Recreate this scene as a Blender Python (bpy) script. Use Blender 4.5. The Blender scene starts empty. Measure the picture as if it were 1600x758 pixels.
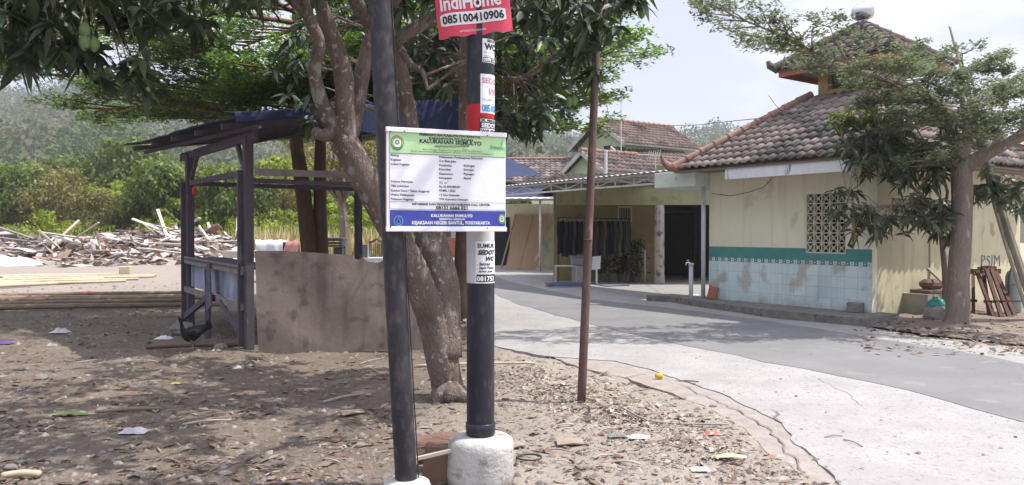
import bpy, math, random
import numpy as np
from mathutils import Vector, Matrix, noise as mnoise
random.seed(7); rng = np.random.default_rng(7)
R = math.radians
S = bpy.context.scene
COL = S.collection
H = 1.55; F = 1200.0; HOR = 362.0
# ---------------------------------------------------------------- camera
cd = bpy.data.cameras.new('camera'); cam = bpy.data.objects.new('camera', cd); COL.objects.link(cam)
cam.location = (0, 0, H); cam.rotation_euler = (R(90) - math.atan((379 - HOR) / F), 0, 0)
cd.sensor_width = 36; cd.lens = 36 * F / 1600; cd.clip_start = 0.05; cd.clip_end = 4000
S.camera = cam
# ---------------------------------------------------------------- light
SUN_EL = 60.0; SUN_AZ = 86.0      # degrees, azimuth clockwise from +Y
W = bpy.data.worlds.new('World'); S.world = W; W.use_nodes = True
nt = W.node_tree; nt.nodes.clear()
out = nt.nodes.new('ShaderNodeOutputWorld'); bg = nt.nodes.new('ShaderNodeBackground')
sky = nt.nodes.new('ShaderNodeTexSky'); sky.sky_type = 'NISHITA'; sky.sun_disc = False
sky.sun_elevation = R(SUN_EL); sky.sun_rotation = R(SUN_AZ)
sky.air_density = 1.0; sky.dust_density = 3.0; sky.ozone_density = 1.0; sky.altitude = 50
tc = nt.nodes.new('ShaderNodeTexCoord'); mp = nt.nodes.new('ShaderNodeMapping')
mp.inputs['Scale'].default_value = (1.0, 1.0, 2.6)
mp.inputs['Location'].default_value = (0.37, 0.2, 0.11)
nz = nt.nodes.new('ShaderNodeTexNoise'); nz.inputs['Scale'].default_value = 2.3; nz.inputs['Detail'].default_value = 7; nz.inputs['Roughness'].default_value = 0.55
cr = nt.nodes.new('ShaderNodeValToRGB'); cr.color_ramp.elements[0].position = 0.46; cr.color_ramp.elements[1].position = 0.72
cr.color_ramp.elements[0].color = (0.86, 0.86, 0.86, 1); cr.color_ramp.elements[1].color = (1, 1, 1, 1)
mx = nt.nodes.new('ShaderNodeMix'); mx.data_type = 'RGBA'
wc = nt.nodes.new('ShaderNodeMix'); wc.data_type = 'RGBA'; wc.inputs[6].default_value = (3.5, 3.68, 4.5, 1); wc.inputs[7].default_value = (5.4, 5.4, 5.7, 1)
nt.links.new(tc.outputs['Generated'], mp.inputs[0]); nt.links.new(mp.outputs[0], nz.inputs['Vector'])
nt.links.new(nz.outputs['Fac'], cr.inputs[0]); nt.links.new(cr.outputs[0], mx.inputs[0])
cr2 = nt.nodes.new('ShaderNodeValToRGB'); cr2.color_ramp.elements[0].position = .50; cr2.color_ramp.elements[1].position = .66; nt.links.new(nz.outputs['Fac'], cr2.inputs[0]); nt.links.new(cr2.outputs[0], wc.inputs[0]); nt.links.new(wc.outputs[2], mx.inputs[7]); nt.links.new(sky.outputs[0], mx.inputs[6]); sx_ = nt.nodes.new('ShaderNodeSeparateXYZ'); nt.links.new(tc.outputs['Generated'], sx_.inputs[0])
mr_ = nt.nodes.new('ShaderNodeMapRange'); mr_.interpolation_type = 'SMOOTHSTEP'; mr_.inputs[1].default_value = .30; mr_.inputs[2].default_value = .95; mr_.inputs[3].default_value = 1.0; mr_.inputs[4].default_value = 2.5
nt.links.new(sx_.outputs['Z'], mr_.inputs[0]); vs_ = nt.nodes.new('ShaderNodeVectorMath'); vs_.operation = 'SCALE'; nt.links.new(mx.outputs[2], vs_.inputs[0]); nt.links.new(mr_.outputs[0], vs_.inputs['Scale']); nt.links.new(vs_.outputs[0], bg.inputs[0]); nt.links.new(bg.outputs[0], out.inputs[0])
bg.inputs[1].default_value = 0.115
sl = bpy.data.lights.new('sun', 'SUN'); sl.energy = 3.45; sl.angle = R(0.53); sl.color = (1.0, 0.95, 0.88)
so = bpy.data.objects.new('sun', sl); COL.objects.link(so); so.location = (20, -5, 30)
sd = Vector((math.sin(R(SUN_AZ)) * math.cos(R(SUN_EL)), math.cos(R(SUN_AZ)) * math.cos(R(SUN_EL)), math.sin(R(SUN_EL))))
so.rotation_euler = (-sd).to_track_quat('-Z', 'Y').to_euler()
S.view_settings.view_transform = 'Standard'; S.view_settings.look = 'None'; S.view_settings.gamma = 1
S.view_settings.exposure = 0.92
S.render.engine = 'CYCLES'
try:
    S.cycles.volume_bounces = 0; S.cycles.max_bounces = 8; S.cycles.transparent_max_bounces = 8
except Exception: pass

# ---------------------------------------------------------------- helpers
def U(px, py, Y): return Vector(((px - 800) / F * Y, Y, H - (py - HOR) / F * Y))
def G(px, py, z=0.0):
    Y = (H - z) * F / (py - HOR); return Vector(((px - 800) / F * Y, Y, z))
MATS = {}
def nmat(name):
    m = bpy.data.materials.new(name); m.use_nodes = True; MATS[name] = m
    n = m.node_tree; b = n.nodes['Principled BSDF']; return m, n, b
def _c(c): return (c[0], c[1], c[2], 1)
def surf(name, c1, c2=None, scale=4, rough=0.8, bump=0.15, detail=6, c3=None, spots=0.0, sscale=12, metal=0, stretch=(1, 1, 1), attr=False, bscale=None, spec=0.3, grime=None, streak=0.0, fissure=0.0, lichen=None, soft=.04):
    """noise-mixed two/three colour procedural surface, optional stains and bump"""
    m, n, b = nmat(name); L = n.links
    c2 = c2 or tuple(x * 0.8 for x in c1)
    t = n.nodes.new('ShaderNodeTexCoord'); mp = n.nodes.new('ShaderNodeMapping'); mp.inputs['Scale'].default_value = stretch
    L.new(t.outputs['Object'], mp.inputs[0])
    nz = n.nodes.new('ShaderNodeTexNoise'); nz.inputs['Scale'].default_value = scale; nz.inputs['Detail'].default_value = detail; nz.inputs['Roughness'].default_value = 0.62
    L.new(mp.outputs[0], nz.inputs['Vector'])
    r = n.nodes.new('ShaderNodeValToRGB'); r.color_ramp.elements[0].position = 0.32; r.color_ramp.elements[1].position = 0.68
    r.color_ramp.elements[0].color = _c(c1); r.color_ramp.elements[1].color = _c(c2)
    L.new(nz.outputs['Fac'], r.inputs[0]); col = r.outputs[0]
    if spots and c3:
        n2 = n.nodes.new('ShaderNodeTexNoise'); n2.inputs['Scale'].default_value = sscale; n2.inputs['Detail'].default_value = 5
        L.new(mp.outputs[0], n2.inputs['Vector'])
        r2 = n.nodes.new('ShaderNodeValToRGB'); r2.color_ramp.elements[0].position = 1 - spots - soft; r2.color_ramp.elements[1].position = 1 - spots + soft
        r2.color_ramp.elements[0].color = (0, 0, 0, 1); r2.color_ramp.elements[1].color = (1, 1, 1, 1)
        L.new(n2.outputs['Fac'], r2.inputs[0])
        x = n.nodes.new('ShaderNodeMix'); x.data_type = 'RGBA'; L.new(r2.outputs[0], x.inputs[0]); L.new(col, x.inputs[6]); x.inputs[7].default_value = _c(c3); col = x.outputs[2]
    def _mixc(f, c, b2):
        x = n.nodes.new('ShaderNodeMix'); x.data_type = 'RGBA'; L.new(f, x.inputs[0]); L.new(c, x.inputs[6]); x.inputs[7].default_value = _c(b2); return x.outputs[2]
    if grime:      # mud splash and damp marks rising unevenly from the foot: (height, colour)
        sp = n.nodes.new('ShaderNodeSeparateXYZ'); g_ = n.nodes.new('ShaderNodeNewGeometry'); L.new(g_.outputs['Position'], sp.inputs[0])
        n3 = n.nodes.new('ShaderNodeTexNoise'); n3.inputs['Scale'].default_value = 2.6; n3.inputs['Detail'].default_value = 8; n3.inputs['Roughness'].default_value = .7; L.new(g_.outputs['Position'], n3.inputs['Vector'])
        ma = n.nodes.new('ShaderNodeMath'); ma.operation = 'MULTIPLY_ADD'; ma.inputs[1].default_value = -grime[0] * 2.6; L.new(n3.outputs['Fac'], ma.inputs[0]); L.new(sp.outputs['Z'], ma.inputs[2])
        mr = n.nodes.new('ShaderNodeMapRange'); mr.inputs[1].default_value = -grime[0] * 1.6; mr.inputs[2].default_value = -grime[0] * .55; mr.inputs[3].default_value = .8; mr.inputs[4].default_value = 0; L.new(ma.outputs[0], mr.inputs[0]); col = _mixc(mr.outputs[0], col, grime[1])
    if streak:     # rain streaks
        m2 = n.nodes.new('ShaderNodeMapping'); m2.inputs['Scale'].default_value = (5, 5, .35); g_ = n.nodes.new('ShaderNodeNewGeometry'); L.new(g_.outputs['Position'], m2.inputs[0])
        n4 = n.nodes.new('ShaderNodeTexNoise'); n4.inputs['Scale'].default_value = 1.3; n4.inputs['Detail'].default_value = 6; L.new(m2.outputs[0], n4.inputs['Vector'])
        mr = n.nodes.new('ShaderNodeMapRange'); mr.inputs[1].default_value = .52; mr.inputs[2].default_value = .75; mr.inputs[3].default_value = 0; mr.inputs[4].default_value = streak; L.new(n4.outputs['Fac'], mr.inputs[0]); col = _mixc(mr.outputs[0], col, tuple(q * .45 for q in c2))
    fis = None
    if fissure:
        m3 = n.nodes.new('ShaderNodeMapping'); m3.inputs['Scale'].default_value = (1, 1, .22); L.new(t.outputs['Object'], m3.inputs[0])
        dn = n.nodes.new('ShaderNodeTexNoise'); dn.inputs['Scale'].default_value = 7; dn.inputs['Detail'].default_value = 4; L.new(m3.outputs[0], dn.inputs['Vector'])
        av = n.nodes.new('ShaderNodeVectorMath'); av.operation = 'MULTIPLY_ADD'; av.inputs[1].default_value = (.16, .16, .16); L.new(dn.outputs['Color'], av.inputs[0]); L.new(m3.outputs[0], av.inputs[2])
        vo = n.nodes.new('ShaderNodeTexVoronoi'); vo.feature = 'DISTANCE_TO_EDGE'; vo.inputs['Scale'].default_value = fissure; L.new(av.outputs[0], vo.inputs['Vector'])
        fis = n.nodes.new('ShaderNodeMapRange'); fis.inputs[1].default_value = 0; fis.inputs[2].default_value = .2; fis.inputs[3].default_value = 1; fis.inputs[4].default_value = 0; L.new(vo.outputs['Distance'], fis.inputs[0])
        fm = n.nodes.new('ShaderNodeMath'); fm.operation = 'MULTIPLY'; fm.inputs[1].default_value = .22; L.new(fis.outputs[0], fm.inputs[0]); col = _mixc(fm.outputs[0], col, tuple(q * .4 for q in c2))
    if lichen:
        v2 = n.nodes.new('ShaderNodeTexVoronoi'); v2.inputs['Scale'].default_value = 16; v2.inputs['Randomness'].default_value = 1; dn2 = n.nodes.new('ShaderNodeTexNoise'); dn2.inputs['Scale'].default_value = 22; dn2.inputs['Detail'].default_value = 4; L.new(t.outputs['Object'], dn2.inputs['Vector']); a2 = n.nodes.new('ShaderNodeVectorMath'); a2.operation = 'MULTIPLY_ADD'; a2.inputs[1].default_value = (.10, .10, .10); L.new(dn2.outputs['Color'], a2.inputs[0]); L.new(t.outputs['Object'], a2.inputs[2]); L.new(a2.outputs[0], v2.inputs['Vector'])
        rs = n.nodes.new('ShaderNodeMath'); rs.operation = 'MULTIPLY'; sc2 = n.nodes.new('ShaderNodeSeparateColor'); L.new(v2.outputs['Color'], sc2.inputs[0]); rs.inputs[1].default_value = .5; L.new(sc2.outputs[0], rs.inputs[0])
        lt_ = n.nodes.new('ShaderNodeMath'); lt_.operation = 'LESS_THAN'; L.new(v2.outputs['Distance'], lt_.inputs[0])
        s3 = n.nodes.new('ShaderNodeMath'); s3.operation = 'SUBTRACT'; s3.inputs[1].default_value = .14; L.new(rs.outputs[0], s3.inputs[0]); L.new(s3.outputs[0], lt_.inputs[1]); fm = n.nodes.new('ShaderNodeMath'); fm.operation = 'MULTIPLY'; fm.inputs[1].default_value = .7; L.new(lt_.outputs[0], fm.inputs[0]); col = _mixc(fm.outputs[0], col, lichen)
    if attr:
        a = n.nodes.new('ShaderNodeAttribute'); a.attribute_name = 'rnd'
        h = n.nodes.new('ShaderNodeHueSaturation'); mr = n.nodes.new('ShaderNodeMapRange'); mr.inputs[3].default_value = 0.6; mr.inputs[4].default_value = 1.35
        L.new(a.outputs['Fac'], mr.inputs[0]); L.new(mr.outputs[0], h.inputs['Value']); L.new(col, h.inputs['Color']); col = h.outputs[0]
    L.new(col, b.inputs['Base Color']); b.inputs['Roughness'].default_value = rough; b.inputs['Metallic'].default_value = metal
    b.inputs['Specular IOR Level'].default_value = spec
    if bump:
        nb = n.nodes.new('ShaderNodeTexNoise'); nb.inputs['Scale'].default_value = bscale or scale * 5; nb.inputs['Detail'].default_value = 6
        L.new(mp.outputs[0], nb.inputs['Vector'])
        bu = n.nodes.new('ShaderNodeBump'); bu.inputs['Strength'].default_value = bump; bu.inputs['Distance'].default_value = 0.02
        L.new(nb.outputs['Fac'], bu.inputs['Height']); L.new(bu.outputs[0], b.inputs['Normal'])
        if fis is not None:
            b2 = n.nodes.new('ShaderNodeBump'); b2.invert = True; b2.inputs['Strength'].default_value = .6; b2.inputs['Distance'].default_value = .012; L.new(fis.outputs[0], b2.inputs['Height']); L.new(bu.outputs[0], b2.inputs['Normal']); L.new(b2.outputs[0], b.inputs['Normal'])
    return m
def leafmat(name, cols, trans=0.35, rough=0.45):
    m, n, b = nmat(name); L = n.links
    a = n.nodes.new('ShaderNodeAttribute'); a.attribute_name = 'rnd'
    r = n.nodes.new('ShaderNodeValToRGB'); el = r.color_ramp.elements
    for i, c in enumerate(cols):
        p = i / (len(cols) - 1)
        e = el[0] if i == 0 else (el[-1] if i == len(cols) - 1 else el.new(p))
        e.position = p; e.color = _c(c)
    L.new(a.outputs['Fac'], r.inputs[0]); L.new(r.outputs[0], b.inputs['Base Color']); b.inputs['Roughness'].default_value = rough
    b.inputs['Specular IOR Level'].default_value = 0.35
    tr = n.nodes.new('ShaderNodeBsdfTranslucent'); ms = n.nodes.new('ShaderNodeMixShader'); ms.inputs[0].default_value = trans
    hs = n.nodes.new('ShaderNodeHueSaturation'); hs.inputs['Value'].default_value = 1.5; hs.inputs['Saturation'].default_value = 1.15; L.new(r.outputs[0], hs.inputs['Color']); L.new(hs.outputs[0], tr.inputs[0])
    o = n.nodes['Material Output']; L.new(b.outputs[0], ms.inputs[1]); L.new(tr.outputs[0], ms.inputs[2]); L.new(ms.outputs[0], o.inputs[0])
    return m
def tag(o, label=None, cat=None, group=None, kind=None):
    if label: o['label'] = label
    if cat: o['category'] = cat
    if group: o['group'] = group
    if kind: o['kind'] = kind
    return o
def thing(name, label, cat, loc=(0, 0, 0), group=None, rotz=0):
    o = bpy.data.objects.new(name, None); COL.objects.link(o); o.location = loc; o.rotation_euler = (0, 0, rotz); o.empty_display_size = 0.1
    return tag(o, label, cat, group)
def meshobj(name, V, Fc, mats, parent=None, mi=None, rnd=None, smooth=False, uni=False, origin=None):
    """V: (n,3) array, Fc: list of faces or (m,k) int array"""
    me = bpy.data.meshes.new(name)
    V = np.asarray(V, dtype=np.float64).reshape(-1, 3)
    if origin is None and parent is not None and uni:
        g = parent; off = np.zeros(3)
        while g is not None:
            off += np.array(g.location); g = g.parent
        V = V - off
    if origin is not None: V = V - np.array(origin)
    if isinstance(Fc, np.ndarray):
        k = Fc.shape[1]; m = Fc.shape[0]
        me.vertices.add(len(V)); me.vertices.foreach_set('co', V.ravel())
        me.loops.add(m * k); me.loops.foreach_set('vertex_index', Fc.ravel().astype(np.int32))
        me.polygons.add(m); me.polygons.foreach_set('loop_start', (np.arange(m) * k).astype(np.int32))
        me.update(calc_edges=True)
    else:
        me.from_pydata([tuple(v) for v in V], [], [tuple(int(i) for i in f) for f in Fc]); me.update()
    if not isinstance(mats, (list, tuple)): mats = [mats]
    for mm in mats: me.materials.append(mm)
    if mi is not None: me.polygons.foreach_set('material_index', np.asarray(mi, dtype=np.int32))
    if rnd is not None:
        at = me.attributes.new('rnd', 'FLOAT', 'FACE'); at.data.foreach_set('value', np.asarray(rnd, dtype=np.float32))
    if smooth: me.polygons.foreach_set('use_smooth', np.ones(len(me.polygons), dtype=bool))
    me.update()
    o = bpy.data.objects.new(name, me); COL.objects.link(o)
    if origin is not None: o.location = origin
    if parent is not None: o.parent = parent
    return o
class MB:
    def __init__(s): s.v = []; s.f = []; s.m = []; s.r = []; s.cur = 0; s.rv = 0.5
    def _a(s, vs, fs):
        b = len(s.v); s.v += [tuple(v) for v in vs]
        for f in fs: s.f.append([b + i for i in f]); s.m.append(s.cur); s.r.append(s.rv)
    def box(s, c, d, rot=None, bev=0.0):
        x, y, z = d[0] / 2, d[1] / 2, d[2] / 2; c = Vector(c)
        if bev > 0:
            b_ = bev; vs = []
            for zz, k in ((-z, b_), (-z + b_, 0), (z - b_, 0), (z, b_)):
                xx, yy = x - k, y - k
                q = b_ if k == 0 else b_ * 0.6
                vs += [(-xx + q, -yy, zz), (xx - q, -yy, zz), (xx, -yy + q, zz), (xx, yy - q, zz), (xx - q, yy, zz), (-xx + q, yy, zz), (-xx, yy - q, zz), (-xx, -yy + q, zz)]
            fs = [list(range(7, -1, -1)), list(range(24, 32))]
            for l in range(3):
                for i in range(8): a = l * 8 + i; b2 = l * 8 + (i + 1) % 8; fs.append([a, b2, b2 + 8, a + 8])
        else:
            vs = [(a, b2, e) for a in (-x, x) for b2 in (-y, y) for e in (-z, z)]
            fs = [(0, 1, 3, 2), (4, 6, 7, 5), (0, 4, 5, 1), (2, 3, 7, 6), (0, 2, 6, 4), (1, 5, 7, 3)]
        vs = [Vector(v) for v in vs]
        if rot is not None: vs = [rot @ v for v in vs]
        s._a([v + c for v in vs], fs); return s
    def beam(s, a, b, w, h, up=(0, 0, 1), bev=0.0):
        a = Vector(a); b = Vector(b); d = b - a; L = d.length; x = d.normalized(); up = Vector(up)
        if abs(x.dot(up)) > 0.98: up = Vector((0, 1, 0))
        y = up.cross(x).normalized(); z = x.cross(y)
        rot = Matrix((x, y, z)).transposed()
        return s.box((a + b) / 2, (L, w, h), rot, bev)
    def tube(s, path, rad, n=8, cap=True, jit=0.0):
        P = [Vector(p) for p in path]
        if not isinstance(rad, (list, tuple)): rad = [rad] * len(P)
        vs = []; prev = None
        for i, p in enumerate(P):
            d = (P[min(i + 1, len(P) - 1)] - P[max(i - 1, 0)]).normalized()
            if prev is None:
                u = Vector((0, 0, 1)) if abs(d.z) < 0.9 else Vector((1, 0, 0)); u = d.cross(u).normalized()
            else: u = (prev - d * prev.dot(d)).normalized()
            prev = u; w = d.cross(u)
            for k in range(n):
                a = 2 * math.pi * k / n; r_ = rad[i] * (1 + (random.uniform(-jit, jit) if jit else 0))
                vs.append(p + (u * math.cos(a) + w * math.sin(a)) * r_)
        fs = [[i * n + k, i * n + (k + 1) % n, (i + 1) * n + (k + 1) % n, (i + 1) * n + k] for i in range(len(P) - 1) for k in range(n)]
        if cap: fs += [list(range(n - 1, -1, -1)), [(len(P) - 1) * n + k for k in range(n)]]
        s._a(vs, fs); return s
    def lathe(s, prof, c, n=24, cap=True):
        return s.tube([Vector(c) + Vector((0, 0, z)) for r_, z in prof], [r_ for r_, z in prof], n, cap)
    def poly(s, pts, th, nrm=None):
        """flat polygon extruded by -th along normal"""
        P = [Vector(p) for p in pts]; n = len(P)
        if nrm is None:
            nrm = Vector((0, 0, 0))
            for i in range(n): nrm += (P[i] - P[0]).cross(P[(i + 1) % n] - P[0])
            nrm.normalize()
        nrm = Vector(nrm)
        Q = [p - nrm * th for p in P]
        fs = [list(range(n)), list(range(2 * n - 1, n - 1, -1))] + [[i, n + i, n + (i + 1) % n, (i + 1) % n] for i in range(n)]
        s._a(P + Q, fs); return s
    def build(s, name, mats, parent=None, smooth=False, uni=True, origin=None):
        if not s.v: return None
        return meshobj(name, s.v, s.f, mats, parent, s.m, s.r, smooth, uni, origin)
def top(name, mb, mats, label, cat, origin, group=None, smooth=False):
    o = mb.build(name, mats, None, smooth, False, origin); return tag(o, label, cat, group)
def copy_tree(o, parent=None):
    c = o.copy(); COL.objects.link(c); c.parent = parent
    for ch in list(o.children): copy_tree(ch, c)
    return c
def smoothpath(P, k=4, wob=0.0):
    P = [Vector(p) for p in P]; o = []
    for i in range(len(P) - 1):
        a = P[max(i - 1, 0)]; b = P[i]; c = P[i + 1]; d = P[min(i + 2, len(P) - 1)]
        for j in range(k):
            t = j / k; q = 0.5 * ((2 * b) + (c - a) * t + (2 * a - 5 * b + 4 * c - d) * t * t + (3 * b - a - 3 * c + d) * t ** 3)
            if wob: q = q + Vector([random.uniform(-wob, wob) for _ in range(3)])
            o.append(q)
    o.append(P[-1]); return o
def lerpr(rs, k=4):
    o = []
    for i in range(len(rs) - 1):
        for j in range(k): o.append(rs[i] + (rs[i + 1] - rs[i]) * j / k)
    return o + [rs[-1]]
# leaf clouds ------------------------------------------------------------
def leafquads(C, D, Nn, ln, wd, sag=0.0):
    """C centres of leaf base, D unit direction, Nn approx normal, ln/wd arrays -> kite leaves (4 verts)"""
    Wv = np.cross(D, Nn); Wv /= (np.linalg.norm(Wv, axis=1, keepdims=True) + 1e-9)
    ln = np.asarray(ln)[:, None]; wd = np.asarray(wd)[:, None]
    dz = np.zeros_like(C); dz[:, 2] = -sag
    a = C; b = C + D * ln * .55 + Wv * wd * .5; c = C + D * ln + dz * ln; d = C + D * ln * .55 - Wv * wd * .5
    V = np.stack([a, b, c, d], 1).reshape(-1, 3); n = len(C)
    return V, np.arange(n * 4).reshape(n, 4)
def lanceolate(C, D, ln, wd, droop):
    """six-vertex drooping leaf made of 4 quads-as-tris: returns verts & quads (degenerate free)"""
    n = len(C); up = np.zeros_like(D); up[:, 2] = 1
    Wv = np.cross(D, up); Wv /= (np.linalg.norm(Wv, axis=1, keepdims=True) + 1e-6)
    Nn = np.cross(Wv, D); ln = ln[:, None]; wd = wd[:, None]; dr = droop[:, None]
    g = np.zeros_like(D); g[:, 2] = -1
    roll = rng.uniform(-.9, .9, (n, 1)); Wv = Wv * np.cos(roll) + Nn * np.sin(roll)
    def P(t, w): return C + D * ln * t + g * ln * dr * t * t + Wv * wd * w
    fold = Nn * wd * .18
    m0 = P(0, 0); m1 = P(.33, 0) - fold; m2 = P(.68, 0) - fold; tp = P(1.0, 0)
    l1 = P(.33, .5); r1 = P(.33, -.5); l2 = P(.68, .42); r2 = P(.68, -.42)
    V = np.stack([m0, l1, m1, r1, l2, m2, r2, tp], 1).reshape(-1, 3)
    base = (np.arange(n) * 8)[:, None]
    q = np.array([[0, 3, 2, 1], [1, 2, 5, 4], [2, 3, 6, 5], [4, 5, 6, 7]])
    Fq = (base[:, None, :] + q[None]).reshape(-1, 4)
    return V, Fq
def unit(a): return a / (np.linalg.norm(a, axis=1, keepdims=True) + 1e-9)
# ---------------------------------------------------------------- setting
def pip(x, y, poly):
    x = np.asarray(x); y = np.asarray(y); ins = np.zeros(x.shape, bool); n = len(poly)
    for i in range(n):
        x1, y1 = poly[i][0], poly[i][1]; x2, y2 = poly[(i + 1) % n][0], poly[(i + 1) % n][1]
        c = ((y1 > y) != (y2 > y)) & (x < (x2 - x1) * (y - y1) / ((y2 - y1) if y2 != y1 else 1e-9) + x1); ins ^= c
    return ins
def jag(pts, amp, step, seed=1):
    rr = random.Random(seed); o = []
    for i in range(len(pts) - 1):
        a = Vector(pts[i]); b = Vector(pts[i + 1]); L = (b - a).length; st = step * max(1, a.y / 12); k = max(1, int(L / st))
        for j in range(k):
            p = a + (b - a) * (j / k); n = Vector((-(b - a).y, (b - a).x, 0)).normalized()
            o.append(p + n * (rr.uniform(-amp, amp) if (i or j) else 0))
    o.append(Vector(pts[-1])); return o
def vnoise(x, y, seed=0, s=1.0):
    """cheap smooth value noise, vectorised"""
    r = np.random.default_rng(seed); T = r.random((64, 64)); x = np.asarray(x) / s; y = np.asarray(y) / s
    xi = np.floor(x).astype(int); yi = np.floor(y).astype(int); fx = x - xi; fy = y - yi; fx = fx * fx * (3 - 2 * fx); fy = fy * fy * (3 - 2 * fy)
    g = lambda a, b: T[a % 64, b % 64]
    return (g(xi, yi) * (1 - fx) + g(xi + 1, yi) * fx) * (1 - fy) + (g(xi, yi + 1) * (1 - fx) + g(xi + 1, yi + 1) * fx) * fy
# pale concrete shoulder: near edge is the broken crack line
near_edge = [G(560, 399.5), G(640, 404), G(700, 440), G(722, 500), G(775, 543), G(850, 558), G(960, 566), G(1012, 578), G(1065, 596), G(1130, 618), G(1180, 643), G(1222, 662), G(1240, 690), G(1312, 758), G(1400, 830), G(1800, 1100)]
kerb_line = [G(560, 396.5), G(640, 399), G(720, 409), G(790, 426), G(925, 452), G(1040, 470), G(1200, 498), G(1352, 512), G(1450, 530), G(1600, 548), G(1800, 566)]
conc_poly = jag(near_edge, .022, .11, 3) + [Vector((30, 1.5, 0)), Vector((30, 9, 0))] + list(reversed(kerb_line))
strip_poly = [G(850, 553), G(905, 575), G(980, 592), G(1050, 616), G(1110, 640), G(1165, 672), G(1190, 700), G(1275, 758), G(1340, 800)] + list(reversed(near_edge[5:14]))
asph_near = [G(575, 398.7), G(650, 403), G(712, 424), G(748, 446), G(800, 474), G(925, 510), G(1080, 543), G(1150, 557), G(1200, 568), G(1365, 600), G(1475, 628), G(1600, 663), G(1900, 740)]
asph_far = [G(575, 397.3), G(645, 400.3), G(720, 414), G(800, 442), G(925, 469), G(1025, 480), G(1125, 493), G(1200, 503), G(1350, 528), G(1450, 543), G(1600, 570), G(1900, 600)]
asph_poly = jag(asph_near, .05, .35, 5) + list(reversed(jag(asph_far, .05, .4, 6)))
def arr2(p): return [(q[0], q[1]) for q in p]
# ground sheet
def axis(segs):
    o = []
    for a, b, st in segs: o += list(np.arange(a, b, st))
    return np.array(o)
gx = axis([(-3000, -300, 450), (-300, -60, 30), (-60, -16, 2.5), (-16, -9, .35), (-9, -5, .1), (-5, 4, .05), (4, 9, .14), (9, 20, .8), (20, 80, 8), (80, 3001, 486)])
gy = axis([(-200, -10, 30), (-10, 1, 1.2), (1, 3, .2), (3, 9.5, .05), (9.5, 14, .11), (14, 24, .4), (24, 60, 2), (60, 300, 20), (300, 3001, 450)])
GX, GY = np.meshgrid(gx, gy)
def ground_h(X, Y):
    n = .030 * (vnoise(X, Y, 1, 1.3) - .5) + .028 * (vnoise(X, Y, 2, .33) - .5) + .022 * (vnoise(X, Y, 3, .13) - .5)
    k = np.clip((60 - np.hypot(X, Y)) / 30, 0, 1); return n * k - .006
GZ = ground_h(GX, GY)
cm = pip(GX, GY, arr2(conc_poly)) | pip(GX, GY, arr2(strip_poly))
GZ = np.where(cm, np.clip(GZ, -.012, .0), np.minimum(GZ, .03))
pale = np.clip((GY + .25 * GX - 14.0 + 2 * vnoise(GX, GY, 9, 1.1)) / 3.0, 0, .6)          # paler ground tone beyond the trees
pale = np.maximum(pale, np.clip((GX + 0.5 + .8 * vnoise(GX, GY, 11, .6)) / 1.4, 0, .85))                 # paler ground tone towards the road
nx, ny = len(gx), len(gy)
idx = np.arange(nx * ny).reshape(ny, nx)
FQ = np.stack([idx[:-1, :-1], idx[:-1, 1:], idx[1:, 1:], idx[1:, :-1]], -1).reshape(-1, 4)
m, n_, b = nmat('dirt'); L = n_.links
t = n_.nodes.new('ShaderNodeTexCoord'); a = n_.nodes.new('ShaderNodeAttribute'); a.attribute_name = 'pale'
def rampn(n, src, p0, c0, p1, c1):
    r = n.nodes.new('ShaderNodeValToRGB'); e = r.color_ramp.elements; e[0].position = p0; e[1].position = p1; e[0].color = _c(c0); e[1].color = _c(c1); n.links.new(src, r.inputs[0]); return r
def noisen(n, scale, detail=6, rough=.6, src=None):
    z = n.nodes.new('ShaderNodeTexNoise'); z.inputs['Scale'].default_value = scale; z.inputs['Detail'].default_value = detail; z.inputs['Roughness'].default_value = rough
    if src is not None: n.links.new(src, z.inputs['Vector'])
    return z
def mixn(n, f, a_, b_):
    x = n.nodes.new('ShaderNodeMix'); x.data_type = 'RGBA'
    for s, v in ((0, f), (6, a_), (7, b_)):
        if isinstance(v, (tuple, list)): x.inputs[s].default_value = _c(v)
        elif isinstance(v, (int, float)): x.inputs[s].default_value = v
        else: n.links.new(v, x.inputs[s])
    return x.outputs[2]
oc = t.outputs['Object']
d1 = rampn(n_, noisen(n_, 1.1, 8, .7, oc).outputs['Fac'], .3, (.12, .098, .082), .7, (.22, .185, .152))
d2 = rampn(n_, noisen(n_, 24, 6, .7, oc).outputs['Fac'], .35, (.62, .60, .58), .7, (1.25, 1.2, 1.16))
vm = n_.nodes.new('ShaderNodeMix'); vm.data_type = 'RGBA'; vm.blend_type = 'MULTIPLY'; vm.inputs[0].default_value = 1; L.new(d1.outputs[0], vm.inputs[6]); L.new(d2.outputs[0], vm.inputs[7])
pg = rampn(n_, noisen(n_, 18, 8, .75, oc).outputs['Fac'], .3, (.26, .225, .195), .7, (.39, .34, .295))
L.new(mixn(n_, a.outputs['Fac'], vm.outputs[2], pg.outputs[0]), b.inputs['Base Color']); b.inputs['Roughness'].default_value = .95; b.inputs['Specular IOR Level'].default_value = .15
bu = n_.nodes.new('ShaderNodeBump'); bu.inputs['Strength'].default_value = .7; bu.inputs['Distance'].default_value = .02
L.new(noisen(n_, 38, 8, .75, oc).outputs['Fac'], bu.inputs['Height']); L.new(bu.outputs[0], b.inputs['Normal'])
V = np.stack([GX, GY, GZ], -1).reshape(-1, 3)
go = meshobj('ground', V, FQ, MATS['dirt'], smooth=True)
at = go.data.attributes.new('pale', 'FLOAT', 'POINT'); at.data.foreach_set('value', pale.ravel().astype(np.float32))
go['kind'] = 'structure'
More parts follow.
